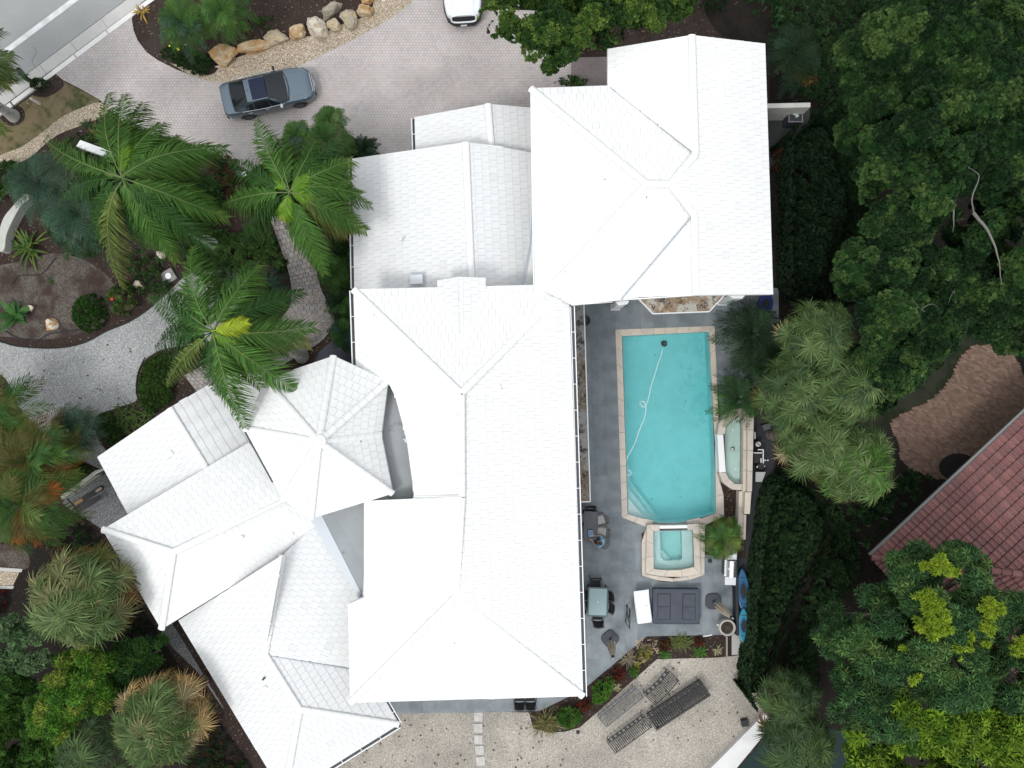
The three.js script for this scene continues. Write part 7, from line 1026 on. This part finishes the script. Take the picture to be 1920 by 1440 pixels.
// low shrubs and clipped masses: outline, height, spray
function mass(name, label, cat, pts, h, sp, cols, seed, o = {}) {
  const q0 = spl(pts, 4), turn = Math.sign(area2(q0)), kk = (CAM_H - h) / CAM_H, q = q0.map((p, i) => { const u = q0[(i + 1) % q0.length], v = q0[(i + q0.length - 1) % q0.length]; return ((u[1] - v[1]) * (p[0] - 960) - (u[0] - v[0]) * (p[1] - 720)) * turn > 0; }).map((out, i) => [out, q0[i]]).map(([out, p]) => out ? [960 + (p[0] - 960) * kk, 720 + (p[1] - 720) * kk] : p), xs = q.map(p => p[0]), ys = q.map(p => p[1]), rn = R(seed), list = [], A = Math.abs(area2(q)) * M_PER_PX() ** 2, n = Math.round(A * (o.density ?? 60)), cx = xs.reduce((a, b) => a + b) / xs.length, cy = ys.reduce((a, b) => a + b) / ys.length, B = P(cx, cy, 0);
  const edge = (x, y) => { let m = 1e9; for (let i = 0; i < q.length; i++) { const a = q[i], b = q[(i + 1) % q.length], dx = b[0] - a[0], dy = b[1] - a[1], t = Math.min(1, Math.max(0, ((x - a[0]) * dx + (y - a[1]) * dy) / (dx * dx + dy * dy + 1e-9))); m = Math.min(m, Math.hypot(x - a[0] - dx * t, y - a[1] - dy * t)); } return m * M_PER_PX(); };
  const g = thing(name, label, cat, o.group, B);
  for (let i = 0; i < n; i++) { const x = mixn(Math.min(...xs), Math.max(...xs), rn()), y = mixn(Math.min(...ys), Math.max(...ys), rn()); if (!inside(q, x, y)) { i -= 0.4; continue; } const e = edge(x, y), k = Math.min(1, e / (o.round ?? Math.max(0.15, h * 0.5))), top = h * Math.sqrt(1 - (1 - k) * (1 - k)) * (0.86 + 0.28 * n3(x * 0.06, y * 0.06, seed, seed)), hh = top * (1 - 0.35 * rn() * rn()) ; const p = P(x, y, 0).sub(B); p.y = Math.max(0.04, hh); list.push([p, V((rn() - 0.5) * 0.9, 1, (rn() - 0.5) * 0.9).normalize(), (o.size ?? 1) * (0.75 + 0.5 * rn())]); }
  const sides = Math.round((o.side ?? 0) * h); if (sides) for (let i = 0; i < q.length; i++) { const a = q[i], b = q[(i + 1) % q.length], L = Math.hypot(b[0] - a[0], b[1] - a[1]) * M_PER_PX(); for (let j = 0; j < L * sides; j++) { const t = rn(), y = h * 0.9 * rn(), p = P(mixn(a[0], b[0], t), mixn(a[1], b[1], t), 0).sub(B); p.y = y; const nx = V(b[1] - a[1], 0, -(b[0] - a[0])).normalize(); list.push([p, nx.add(V(0, 0.5, 0)).normalize(), (o.size ?? 1) * (0.7 + 0.5 * rn())]); } }
  const st = []; for (let i = 0; i < (o.stems ?? 7); i++) { let x = cx, y = cy; for (let j = 0; j < 20; j++) { const u = mixn(Math.min(...xs), Math.max(...xs), rn()), v = mixn(Math.min(...ys), Math.max(...ys), rn()); if (inside(q, u, v)) { x = u; y = v; break; } } const p = P(x, y, 0).sub(B); st.push(bar(p, p.clone().add(V((rn() - 0.5) * 0.2, h * 0.5, (rn() - 0.5) * 0.2)), 0.02 + 0.008 * h, 5)); } tag(part('stems', join(st), M.bark, g), null, null, null, 'stuff');
  sprinkle('foliage', g, list, sp, cols, seed + 1); return g;
}
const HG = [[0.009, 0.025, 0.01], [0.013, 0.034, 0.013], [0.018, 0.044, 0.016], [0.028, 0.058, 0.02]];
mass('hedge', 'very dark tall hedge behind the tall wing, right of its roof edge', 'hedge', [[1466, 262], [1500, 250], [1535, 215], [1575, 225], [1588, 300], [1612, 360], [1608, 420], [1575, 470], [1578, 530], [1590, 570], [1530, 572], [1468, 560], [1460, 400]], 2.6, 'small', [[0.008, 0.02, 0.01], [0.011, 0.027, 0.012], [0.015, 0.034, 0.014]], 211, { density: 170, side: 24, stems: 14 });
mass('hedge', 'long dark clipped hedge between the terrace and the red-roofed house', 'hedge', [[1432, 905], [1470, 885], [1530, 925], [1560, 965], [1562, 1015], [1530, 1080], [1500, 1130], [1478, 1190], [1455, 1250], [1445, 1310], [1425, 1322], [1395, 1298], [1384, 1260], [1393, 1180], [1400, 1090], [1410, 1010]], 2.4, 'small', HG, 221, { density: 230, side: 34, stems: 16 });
mass('shrub', 'dark shrub strip along the gutter of the red roof', 'shrub', [[1590, 1030], [1620, 985], [1670, 940], [1720, 905], [1762, 892], [1755, 915], [1700, 965], [1655, 1010], [1630, 1038], [1600, 1052]], 1.3, 'oval', DK.slice(0, 4), 231, { density: 60 });
mass('shrub', 'croton with orange and green leaves in shade right of the tall wing', 'shrub', [[1470, 145], [1500, 130], [1530, 138], [1545, 160], [1520, 175], [1480, 172]], 0.8, 'croton', [[0.12, 0.07, 0.02], [0.2, 0.09, 0.03], [0.07, 0.08, 0.02], [0.3, 0.2, 0.07]], 241, { density: 34 });
mass('shrub', 'red-leaved shrub in shade close to the tall wing wall', 'shrub', [[1450, 275], [1470, 270], [1480, 300], [1468, 322], [1452, 315]], 0.7, 'croton', [[0.09, 0.03, 0.02], [0.14, 0.05, 0.03], [0.05, 0.04, 0.02]], 243, { density: 34 });
mass('shrub', 'dark understory shrub by the path under the top tree', 'shrub', [[1030, 150], [1060, 142], [1110, 148], [1125, 160], [1060, 163]], 0.6, 'oval', DK.slice(1, 5), 245, { density: 60 });
mass('shrub', 'dark undergrowth at the top edge right of the tree', 'shrub', [[1300, 30], [1400, 20], [1440, 60], [1450, 110], [1470, 190], [1560, 190], [1565, 130], [1520, 60], [1440, -10], [1330, -10]], 0.8, 'oval', DK.slice(0, 3), 247, { density: 30 });
mass('shrub', 'round clipped dark green shrub on the bare soil', 'shrub', [[125, 585], [135, 558], [162, 548], [190, 555], [203, 580], [200, 606], [178, 622], [148, 620], [130, 605]], 0.9, 'tiny', [[0.02, 0.06, 0.012], [0.03, 0.085, 0.016], [0.04, 0.105, 0.02]], 251, { density: 260, round: 0.6 });
mass('rose_bush', 'loose rose bush with one red bloom beside the round shrub', 'shrub', [[195, 545], [225, 528], [258, 540], [265, 565], [245, 590], [215, 588], [198, 570]], 0.7, 'small', [[0.05, 0.1, 0.025], [0.08, 0.13, 0.03], [0.13, 0.14, 0.05], [0.035, 0.07, 0.02]], 253, { density: 75 });
{ const g = scene.children[scene.children.length - 1]; part('bloom', join([0, 1, 2, 3, 4].map(i => new THREE.SphereGeometry(0.045, 8, 6).scale(1, 0.5, 1).translate(Math.cos(i * 1.257) * 0.04, 0, Math.sin(i * 1.257) * 0.04))).translate(...P(210, 561, 0.85).sub(g.position).toArray()), mat([0.5, 0.02, 0.02], 0.6), g); }
mass('shrub', 'small red-flowering shrub at the left frame edge below the tan gravel', 'shrub', [[-20, 1105], [8, 1108], [14, 1130], [6, 1155], [-20, 1160]], 0.6, 'small', [[0.2, 0.01, 0.016], [0.12, 0.012, 0.016], [0.05, 0.03, 0.02]], 255, { density: 110 });
mass('shrub', 'brownish thin shrub above the large fan palm', 'shrub', [[85, 1015], [110, 1005], [128, 1020], [120, 1050], [95, 1055], [80, 1035]], 0.9, 'small', [[0.1, 0.07, 0.04], [0.14, 0.1, 0.06], [0.06, 0.06, 0.03]], 257, { density: 70 });
mass('ground_cover', 'dark ground cover between the areca palms and the middle white roof', 'ground cover', [[110, 965], [150, 972], [185, 1005], [215, 1060], [250, 1120], [300, 1200], [340, 1280], [300, 1290], [250, 1240], [225, 1160], [190, 1080], [120, 1030]], 0.5, 'small', [[0.012, 0.03, 0.012], [0.018, 0.042, 0.015], [0.024, 0.055, 0.018]], 261, { density: 80 });
mass('ground_cover', 'dark weedy ground cover along the lowest roof at the bottom', 'ground cover', [[330, 1260], [390, 1300], [430, 1380], [470, 1450], [400, 1470], [350, 1440], [380, 1360], [340, 1310]], 0.3, 'small', [[0.015, 0.035, 0.012], [0.022, 0.045, 0.016], [0.05, 0.03, 0.02]], 263, { density: 60 });
mass('ground_cover', 'dark green clump beside the roof corner above the grey gravel', 'ground cover', [[105, 850], [140, 858], [165, 872], [184, 882], [160, 890], [135, 905], [115, 915], [105, 890]], 0.5, 'small', [[0.025, 0.06, 0.018], [0.035, 0.08, 0.022], [0.045, 0.1, 0.03]], 265, { density: 100 });
mass('ground_cover', 'clipped dark green ground cover bed on the right bank of the gravel yard', 'ground cover', [[258, 708], [268, 682], [290, 665], [320, 662], [338, 680], [330, 715], [328, 748], [305, 765], [280, 778], [262, 760], [256, 735]], 0.4, 'tiny', [[0.03, 0.07, 0.015], [0.045, 0.1, 0.02], [0.065, 0.125, 0.028]], 267, { density: 230 });
mass('ground_cover', 'clipped green hedge patch at the left end of the strappy plants', 'ground cover', [[178, 782], [195, 773], [215, 775], [225, 795], [235, 825], [222, 838], [205, 838], [190, 815]], 0.45, 'tiny', [[0.025, 0.06, 0.015], [0.035, 0.08, 0.018], [0.05, 0.1, 0.022]], 269, { density: 230 });
mass('ground_cover', 'leafy green bed between the two right palms and the paver path', 'ground cover', [[440, 440], [470, 425], [505, 430], [525, 470], [538, 510], [515, 500], [480, 490], [455, 520], [430, 490], [400, 480], [385, 455], [410, 430]], 0.4, 'oval', [[0.035, 0.08, 0.02], [0.05, 0.11, 0.028], [0.07, 0.13, 0.034]], 271, { density: 60 });
mass('ground_cover', 'low mat of leaves under the yucca-like cycad', 'ground cover', [[470, 560], [500, 545], [535, 560], [530, 585], [508, 600], [480, 606], [462, 595]], 0.25, 'small', [[0.04, 0.075, 0.025], [0.055, 0.1, 0.03]], 273, { density: 70 });
mass('ground_cover', 'dark ground cover with yellow blossoms in the top bed', 'ground cover', [[300, 88], [330, 80], [365, 95], [395, 105], [402, 130], [380, 143], [345, 130], [315, 116], [298, 102]], 0.4, 'tiny', [[0.015, 0.045, 0.012], [0.022, 0.06, 0.016], [0.03, 0.075, 0.02]], 275, { density: 150 });
{ const g = scene.children[scene.children.length - 1], f = mat([0.75, 0.68, 0.03], 0.6); for (const [x, y] of [[321, 79], [318, 86], [333, 91], [335, 93], [348, 84], [379, 73]]) part('blossom', new THREE.SphereGeometry(0.05, 8, 5).scale(1, 0.6, 1).translate(...P(x, y, 0.5).sub(g.position).toArray()), f, g); }
mass('shrub', 'loose green shrub beside the second top palm, behind the boulders', 'shrub', [[430, 40], [470, 30], [510, 25], [500, 60], [465, 70], [440, 62]], 0.6, 'small', [[0.03, 0.075, 0.02], [0.05, 0.1, 0.03]], 277, { density: 45 });
mass('shrub', 'dark shrub against the garage front beside the small palms', 'shrub', [[660, 270], [690, 275], [697, 292], [668, 297], [655, 290]], 0.5, 'oval', DK.slice(0, 4), 279, { density: 80 });
mass('shrub', 'dark bush round the mailbox post', 'shrub', [[48, 150], [62, 143], [85, 150], [98, 162], [85, 170], [62, 166]], 0.5, 'small', [[0.025, 0.05, 0.018], [0.04, 0.075, 0.025]], 281, { density: 90 });
// strappy, grassy and broad-leaved clumps: arching blades from one root
function blades(name, label, cat, px, py, n, L, w, m, seed, o = {}) {
  const B = P(px, py, 0), g = thing(name, label, cat, o.group, B), rn = R(seed), pos = [];
  const mats = Array.isArray(m) ? m : [m], sets = mats.map(() => []);
  for (let i = 0; i < n; i++) { const a = i * 2.39996 + rn() * 0.8, l = L * (0.6 + 0.5 * rn()), el = mixn(o.e0 ?? 1.25, o.e1 ?? 0.35, rn()), d = V(Math.cos(a), 0, Math.sin(a) ), sd = V(-d.z, 0, d.x), rt = V((rn() - 0.5) * (o.sx ?? 0.2), 0, (rn() - 0.5) * (o.sz ?? 0.2)), P3 = t => rt.clone().addScaledVector(d, Math.cos(el) * l * t).add(V(0, Math.sin(el) * l * t - (o.droop ?? 0.45) * l * t * t, 0)), k = sets[i % sets.length], S = 4; for (let s = 0; s < S; s++) { const t0 = s / S, t1 = (s + 1) / S, w0 = w * Math.sin(Math.PI * (0.12 + 0.88 * t0)) ** 0.7, w1 = s === S - 1 ? 0 : w * Math.sin(Math.PI * (0.12 + 0.88 * t1)) ** 0.7, p0 = P3(t0), p1 = P3(t1), q = [p0.clone().addScaledVector(sd, w0), p0.clone().addScaledVector(sd, -w0), p1.clone().addScaledVector(sd, -w1), p1.clone().addScaledVector(sd, w1)]; for (const p of [q[0], q[1], q[2], q[0], q[2], q[3]]) k.push(p.x, p.y, p.z); } }
  sets.forEach((k, i) => { for (let q = 0; q < (o.each ? k.length / 72 : 0); q++) part('leaf', tri(k.slice(q * 72, q * 72 + 72)), mats[i], g); if (!o.each) part(i ? 'dry_blades' : 'blades', tri(k), mats[i], g); });
  return g;
}
const lf = c => leafMat(c);
blades('strappy_plant', 'arching light green strappy plants along the low white roof', 'plant', 252, 782, 130, 0.95, 0.022, [lf([0.1, 0.15, 0.04]), lf([0.07, 0.12, 0.03])], 301, { sx: 2.0, sz: 1.1 });
blades('strappy_plant', 'arching strappy green plants at the right end beside clipped ground cover', 'plant', 226, 798, 70, 0.8, 0.02, lf([0.06, 0.11, 0.03]), 302, { sx: 1.0, sz: 0.6 });
blades('lily_clump', 'large lily clump with long yellow-green leaves at the left', 'plant', 56, 465, 60, 1.35, 0.05, [lf([0.1, 0.15, 0.03]), lf([0.06, 0.12, 0.03])], 303, { sx: 0.5, sz: 0.5, each: true });
blades('banana_plant', 'broad-leaved clump at the left edge above the gravel curve', 'plant', 30, 592, 22, 1.35, 0.15, [lf([0.055, 0.14, 0.035]), lf([0.04, 0.11, 0.03])], 304, { e0: 1.2, e1: 0.45, droop: 0.4, each: true });
blades('bromeliad', 'orange-yellow bromeliad in the mulch at the top left bed', 'plant', 267, 24, 18, 0.62, 0.04, [lf([0.4, 0.26, 0.06]), lf([0.3, 0.2, 0.06])], 305, { e0: 1.1, e1: 0.4, each: true });
blades('ornamental_grass', 'tan and green ornamental grass tuft at the lower end of the flower bed', 'grass', 1024, 1352, 230, 1.15, 0.011, [lf([0.14, 0.16, 0.05]), lf([0.34, 0.26, 0.13]), lf([0.1, 0.12, 0.035])], 306, { sx: 0.6, sz: 0.4, e0: 1.4, e1: 0.5, droop: 0.4 });
blades('strappy_plant', 'small dark tuft in mulch beside the tan gravel curve', 'plant', 165, 235, 40, 0.6, 0.02, lf([0.04, 0.08, 0.03]), 307);
blades('strappy_plant', 'olive yellow tuft under the upper fronds of the big palm', 'plant', 182, 252, 50, 0.75, 0.022, lf([0.16, 0.17, 0.04]), 308);
blades('weed_tuft', 'tiny green tuft alone on bare soil under the lily clump', 'plant', 95, 527, 26, 0.3, 0.02, lf([0.05, 0.09, 0.03]), 309);
blades('weed_tuft', 'small pale tuft on soil left of the big hanging frond', 'plant', 126, 480, 26, 0.4, 0.022, lf([0.1, 0.13, 0.06]), 310);
blades('strappy_plant', 'green tuft at the foot of the big yellowing frond', 'plant', 300, 488, 40, 0.5, 0.025, lf([0.05, 0.1, 0.03]), 311);
// the flower bed between terrace and gravel
const FB = 'flower bed plants';
mass('red_shrub', 'deep red shrub at the end of the flower bed under the main roof corner', 'shrub', [[1084, 1318], [1098, 1312], [1107, 1324], [1098, 1336], [1086, 1332]], 0.45, 'small', [[0.19, 0.025, 0.018], [0.12, 0.02, 0.014], [0.07, 0.03, 0.014]], 321, { density: 120 });
mass('red_shrub', 'dark red shrub in the diagonal part of the flower bed', 'shrub', [[1148, 1258], [1162, 1250], [1172, 1262], [1164, 1276], [1150, 1274]], 0.45, 'small', [[0.1, 0.022, 0.015], [0.06, 0.02, 0.012], [0.13, 0.025, 0.018]], 322, { density: 120 });
mass('red_shrub', 'reddish shrub at the bend of the flower bed', 'shrub', [[1234, 1200], [1250, 1196], [1260, 1210], [1250, 1222], [1236, 1218]], 0.4, 'small', [[0.11, 0.03, 0.018], [0.06, 0.03, 0.015], [0.05, 0.06, 0.02]], 323, { density: 110 });
mass('red_shrub', 'faint reddish shrub near the right end of the flower bed', 'shrub', [[1300, 1198], [1314, 1196], [1318, 1210], [1304, 1214]], 0.35, 'small', [[0.13, 0.03, 0.02], [0.07, 0.035, 0.02]], 324, { density: 90 });
mass('leafy_shrub', 'bright green bush below the roof corner in the flower bed', 'shrub', [[1108, 1300], [1122, 1280], [1142, 1272], [1150, 1290], [1140, 1310], [1120, 1322]], 0.6, 'oval', [[0.05, 0.14, 0.02], [0.08, 0.19, 0.03], [0.11, 0.22, 0.04]], 325, { density: 80 });
mass('leafy_shrub', 'yellowish green bush above the bright green bush', 'shrub', [[1130, 1272], [1140, 1262], [1152, 1268], [1150, 1282], [1138, 1286]], 0.5, 'small', [[0.1, 0.17, 0.03], [0.07, 0.14, 0.025]], 326, { density: 80 });
mass('leafy_shrub', 'dark green flowering bush beside the tan grass tuft', 'shrub', [[1048, 1330], [1068, 1320], [1086, 1332], [1092, 1350], [1072, 1366], [1052, 1358]], 0.6, 'oval', [[0.035, 0.1, 0.02], [0.05, 0.13, 0.025], [0.08, 0.16, 0.03]], 327, { density: 80 });
mass('leafy_shrub', 'small green bush on the gravel side of the diagonal bed', 'shrub', [[1176, 1258], [1190, 1248], [1200, 1258], [1192, 1270], [1178, 1272]], 0.45, 'lance', [[0.05, 0.14, 0.025], [0.08, 0.18, 0.03]], 328, { density: 45, size: 0.7 });
mass('leafy_shrub', 'yellow and tan variegated bush at the middle of the flower bed', 'shrub', [[1190, 1222], [1205, 1208], [1222, 1216], [1222, 1234], [1204, 1244], [1192, 1236]], 0.5, 'small', [[0.24, 0.22, 0.06], [0.17, 0.17, 0.05], [0.3, 0.25, 0.12]], 329, { density: 80 });
blades('ornamental_grass', 'light green grass tuft along the straight part of the flower bed', 'grass', 1274, 1203, 110, 0.8, 0.012, [lf([0.12, 0.17, 0.04]), lf([0.16, 0.18, 0.06])], 330, { sx: 0.7, sz: 0.3 });
blades('ornamental_grass', 'dry grey-tan tuft beside the yellow variegated bush', 'grass', 1180, 1234, 70, 0.75, 0.012, lf([0.3, 0.25, 0.18]), 331, { sx: 0.3, sz: 0.3 });
blades('strappy_plant', 'green strappy tuft below the reddish shrub at the bed bend', 'plant', 1247, 1226, 60, 0.45, 0.02, lf([0.06, 0.15, 0.03]), 332, { sx: 0.3 });
blades('strappy_plant', 'green strappy tuft near the right end of the flower bed', 'plant', 1313, 1222, 60, 0.5, 0.02, lf([0.07, 0.16, 0.03]), 333, { sx: 0.3 });
blades('strappy_plant', 'pale cream-striped tuft at the right end of the flower bed', 'plant', 1345, 1220, 34, 0.36, 0.02, lf([0.36, 0.34, 0.2]), 334);
blades('strappy_plant', 'tiny cream tuft in the diagonal part of the flower bed', 'plant', 1157, 1288, 30, 0.34, 0.02, lf([0.34, 0.32, 0.18]), 335);
blades('strappy_plant', 'bright yellow tuft between variegated and green bushes', 'plant', 1194, 1246, 30, 0.34, 0.02, lf([0.3, 0.28, 0.04]), 336);
// low green undergrowth that fills the front garden between the palms
const UG = [[0.022, 0.055, 0.016], [0.034, 0.08, 0.022], [0.05, 0.1, 0.03]];
mass('ground_cover', 'green undergrowth beneath the right fronds of the big spreading palm', 'ground cover', [[300, 345], [345, 330], [400, 345], [425, 380], [405, 425], [360, 430], [315, 410], [290, 380]], 0.35, 'oval', UG, 341, { density: 40 });
mass('ground_cover', 'green undergrowth along the left frame edge above the curved wall', 'ground cover', [[-20, 310], [30, 305], [60, 320], [40, 350], [10, 380], [-20, 400]], 0.5, 'oval', UG, 342, { density: 44 });
mass('ground_cover', 'mixed green undergrowth below the yellowing frond beside the rose bush', 'ground cover', [[235, 480], [265, 470], [300, 500], [320, 540], [290, 560], [262, 548], [240, 515]], 0.3, 'small', UG, 343, { density: 34 });
mass('ground_cover', 'dark leafy patch between the leaning trunk and the garage gutter', 'ground cover', [[625, 420], [652, 410], [660, 470], [655, 495], [635, 485], [622, 450]], 0.4, 'oval', UG, 344, { density: 50 });
mass('ground_cover', 'bright low greenery between the blue-green palms and the lily clump', 'ground cover', [[85, 395], [120, 390], [150, 420], [190, 450], [185, 480], [140, 480], [105, 455], [85, 430]], 0.3, 'small', UG, 345, { density: 46 });
mass('ground_cover', 'low greenery at the foot of the leaning trunk of the big spreading palm', 'ground cover', [[395, 445], [430, 470], [440, 520], [410, 545], [372, 520], [345, 480], [365, 450]], 0.3, 'oval', UG, 346, { density: 44 });
mass('ground_cover', 'green undergrowth right of the big palm along the drive edge', 'ground cover', [[400, 290], [440, 300], [470, 325], [470, 360], [440, 380], [415, 350], [395, 320]], 0.35, 'oval', [[0.03, 0.06, 0.02], [0.06, 0.08, 0.025], [0.1, 0.05, 0.03]], 347, { density: 34 });
mass('ground_cover', 'undergrowth below the second palm between drive and paver path', 'ground cover', [[470, 325], [520, 300], [580, 290], [640, 300], [650, 340], [640, 400], [600, 410], [580, 380], [530, 380], [490, 390], [470, 360]], 0.4, 'oval', UG, 348, { density: 42 });
mass('ground_cover', 'thin green undergrowth along the tan gravel under the top fronds', 'ground cover', [[105, 275], [150, 245], [200, 225], [235, 240], [270, 262], [250, 290], [180, 300], [120, 300]], 0.25, 'small', UG, 349, { density: 26 });
const UD = [[0.012, 0.03, 0.012], [0.017, 0.042, 0.016], [0.024, 0.055, 0.019], [0.034, 0.07, 0.024]];
mass('undergrowth', 'dark undergrowth strip between the long hedge and the trees on its right', 'undergrowth', [[1548, 1010], [1590, 1000], [1615, 1060], [1580, 1130], [1530, 1180], [1540, 1290], [1510, 1330], [1460, 1320], [1475, 1200], [1510, 1110]], 0.5, 'oval', UD, 361, { density: 50 });
mass('undergrowth', 'dark undergrowth between the shaded hedge and the big trees', 'undergrowth', [[1520, 215], [1570, 180], [1625, 240], [1640, 340], [1625, 470], [1600, 560], [1570, 580], [1560, 400], [1540, 280]], 0.4, 'oval', UD, 362, { density: 50 });
mass('undergrowth', 'dark undergrowth at the top edge right of the very dark feather palm', 'undergrowth', [[1440, -20], [1560, -20], [1640, 20], [1640, 110], [1610, 200], [1550, 200], [1520, 120], [1460, 60]], 0.45, 'oval', UD, 363, { density: 40 });
mass('undergrowth', 'dark undergrowth below the fan palm cluster beside the red roof shrubs', 'undergrowth', [[1555, 930], [1600, 950], [1660, 920], [1690, 880], [1730, 890], [1690, 935], [1620, 990], [1570, 1010], [1550, 980]], 0.4, 'oval', UD, 364, { density: 44 });
renderer.render(scene, camera);
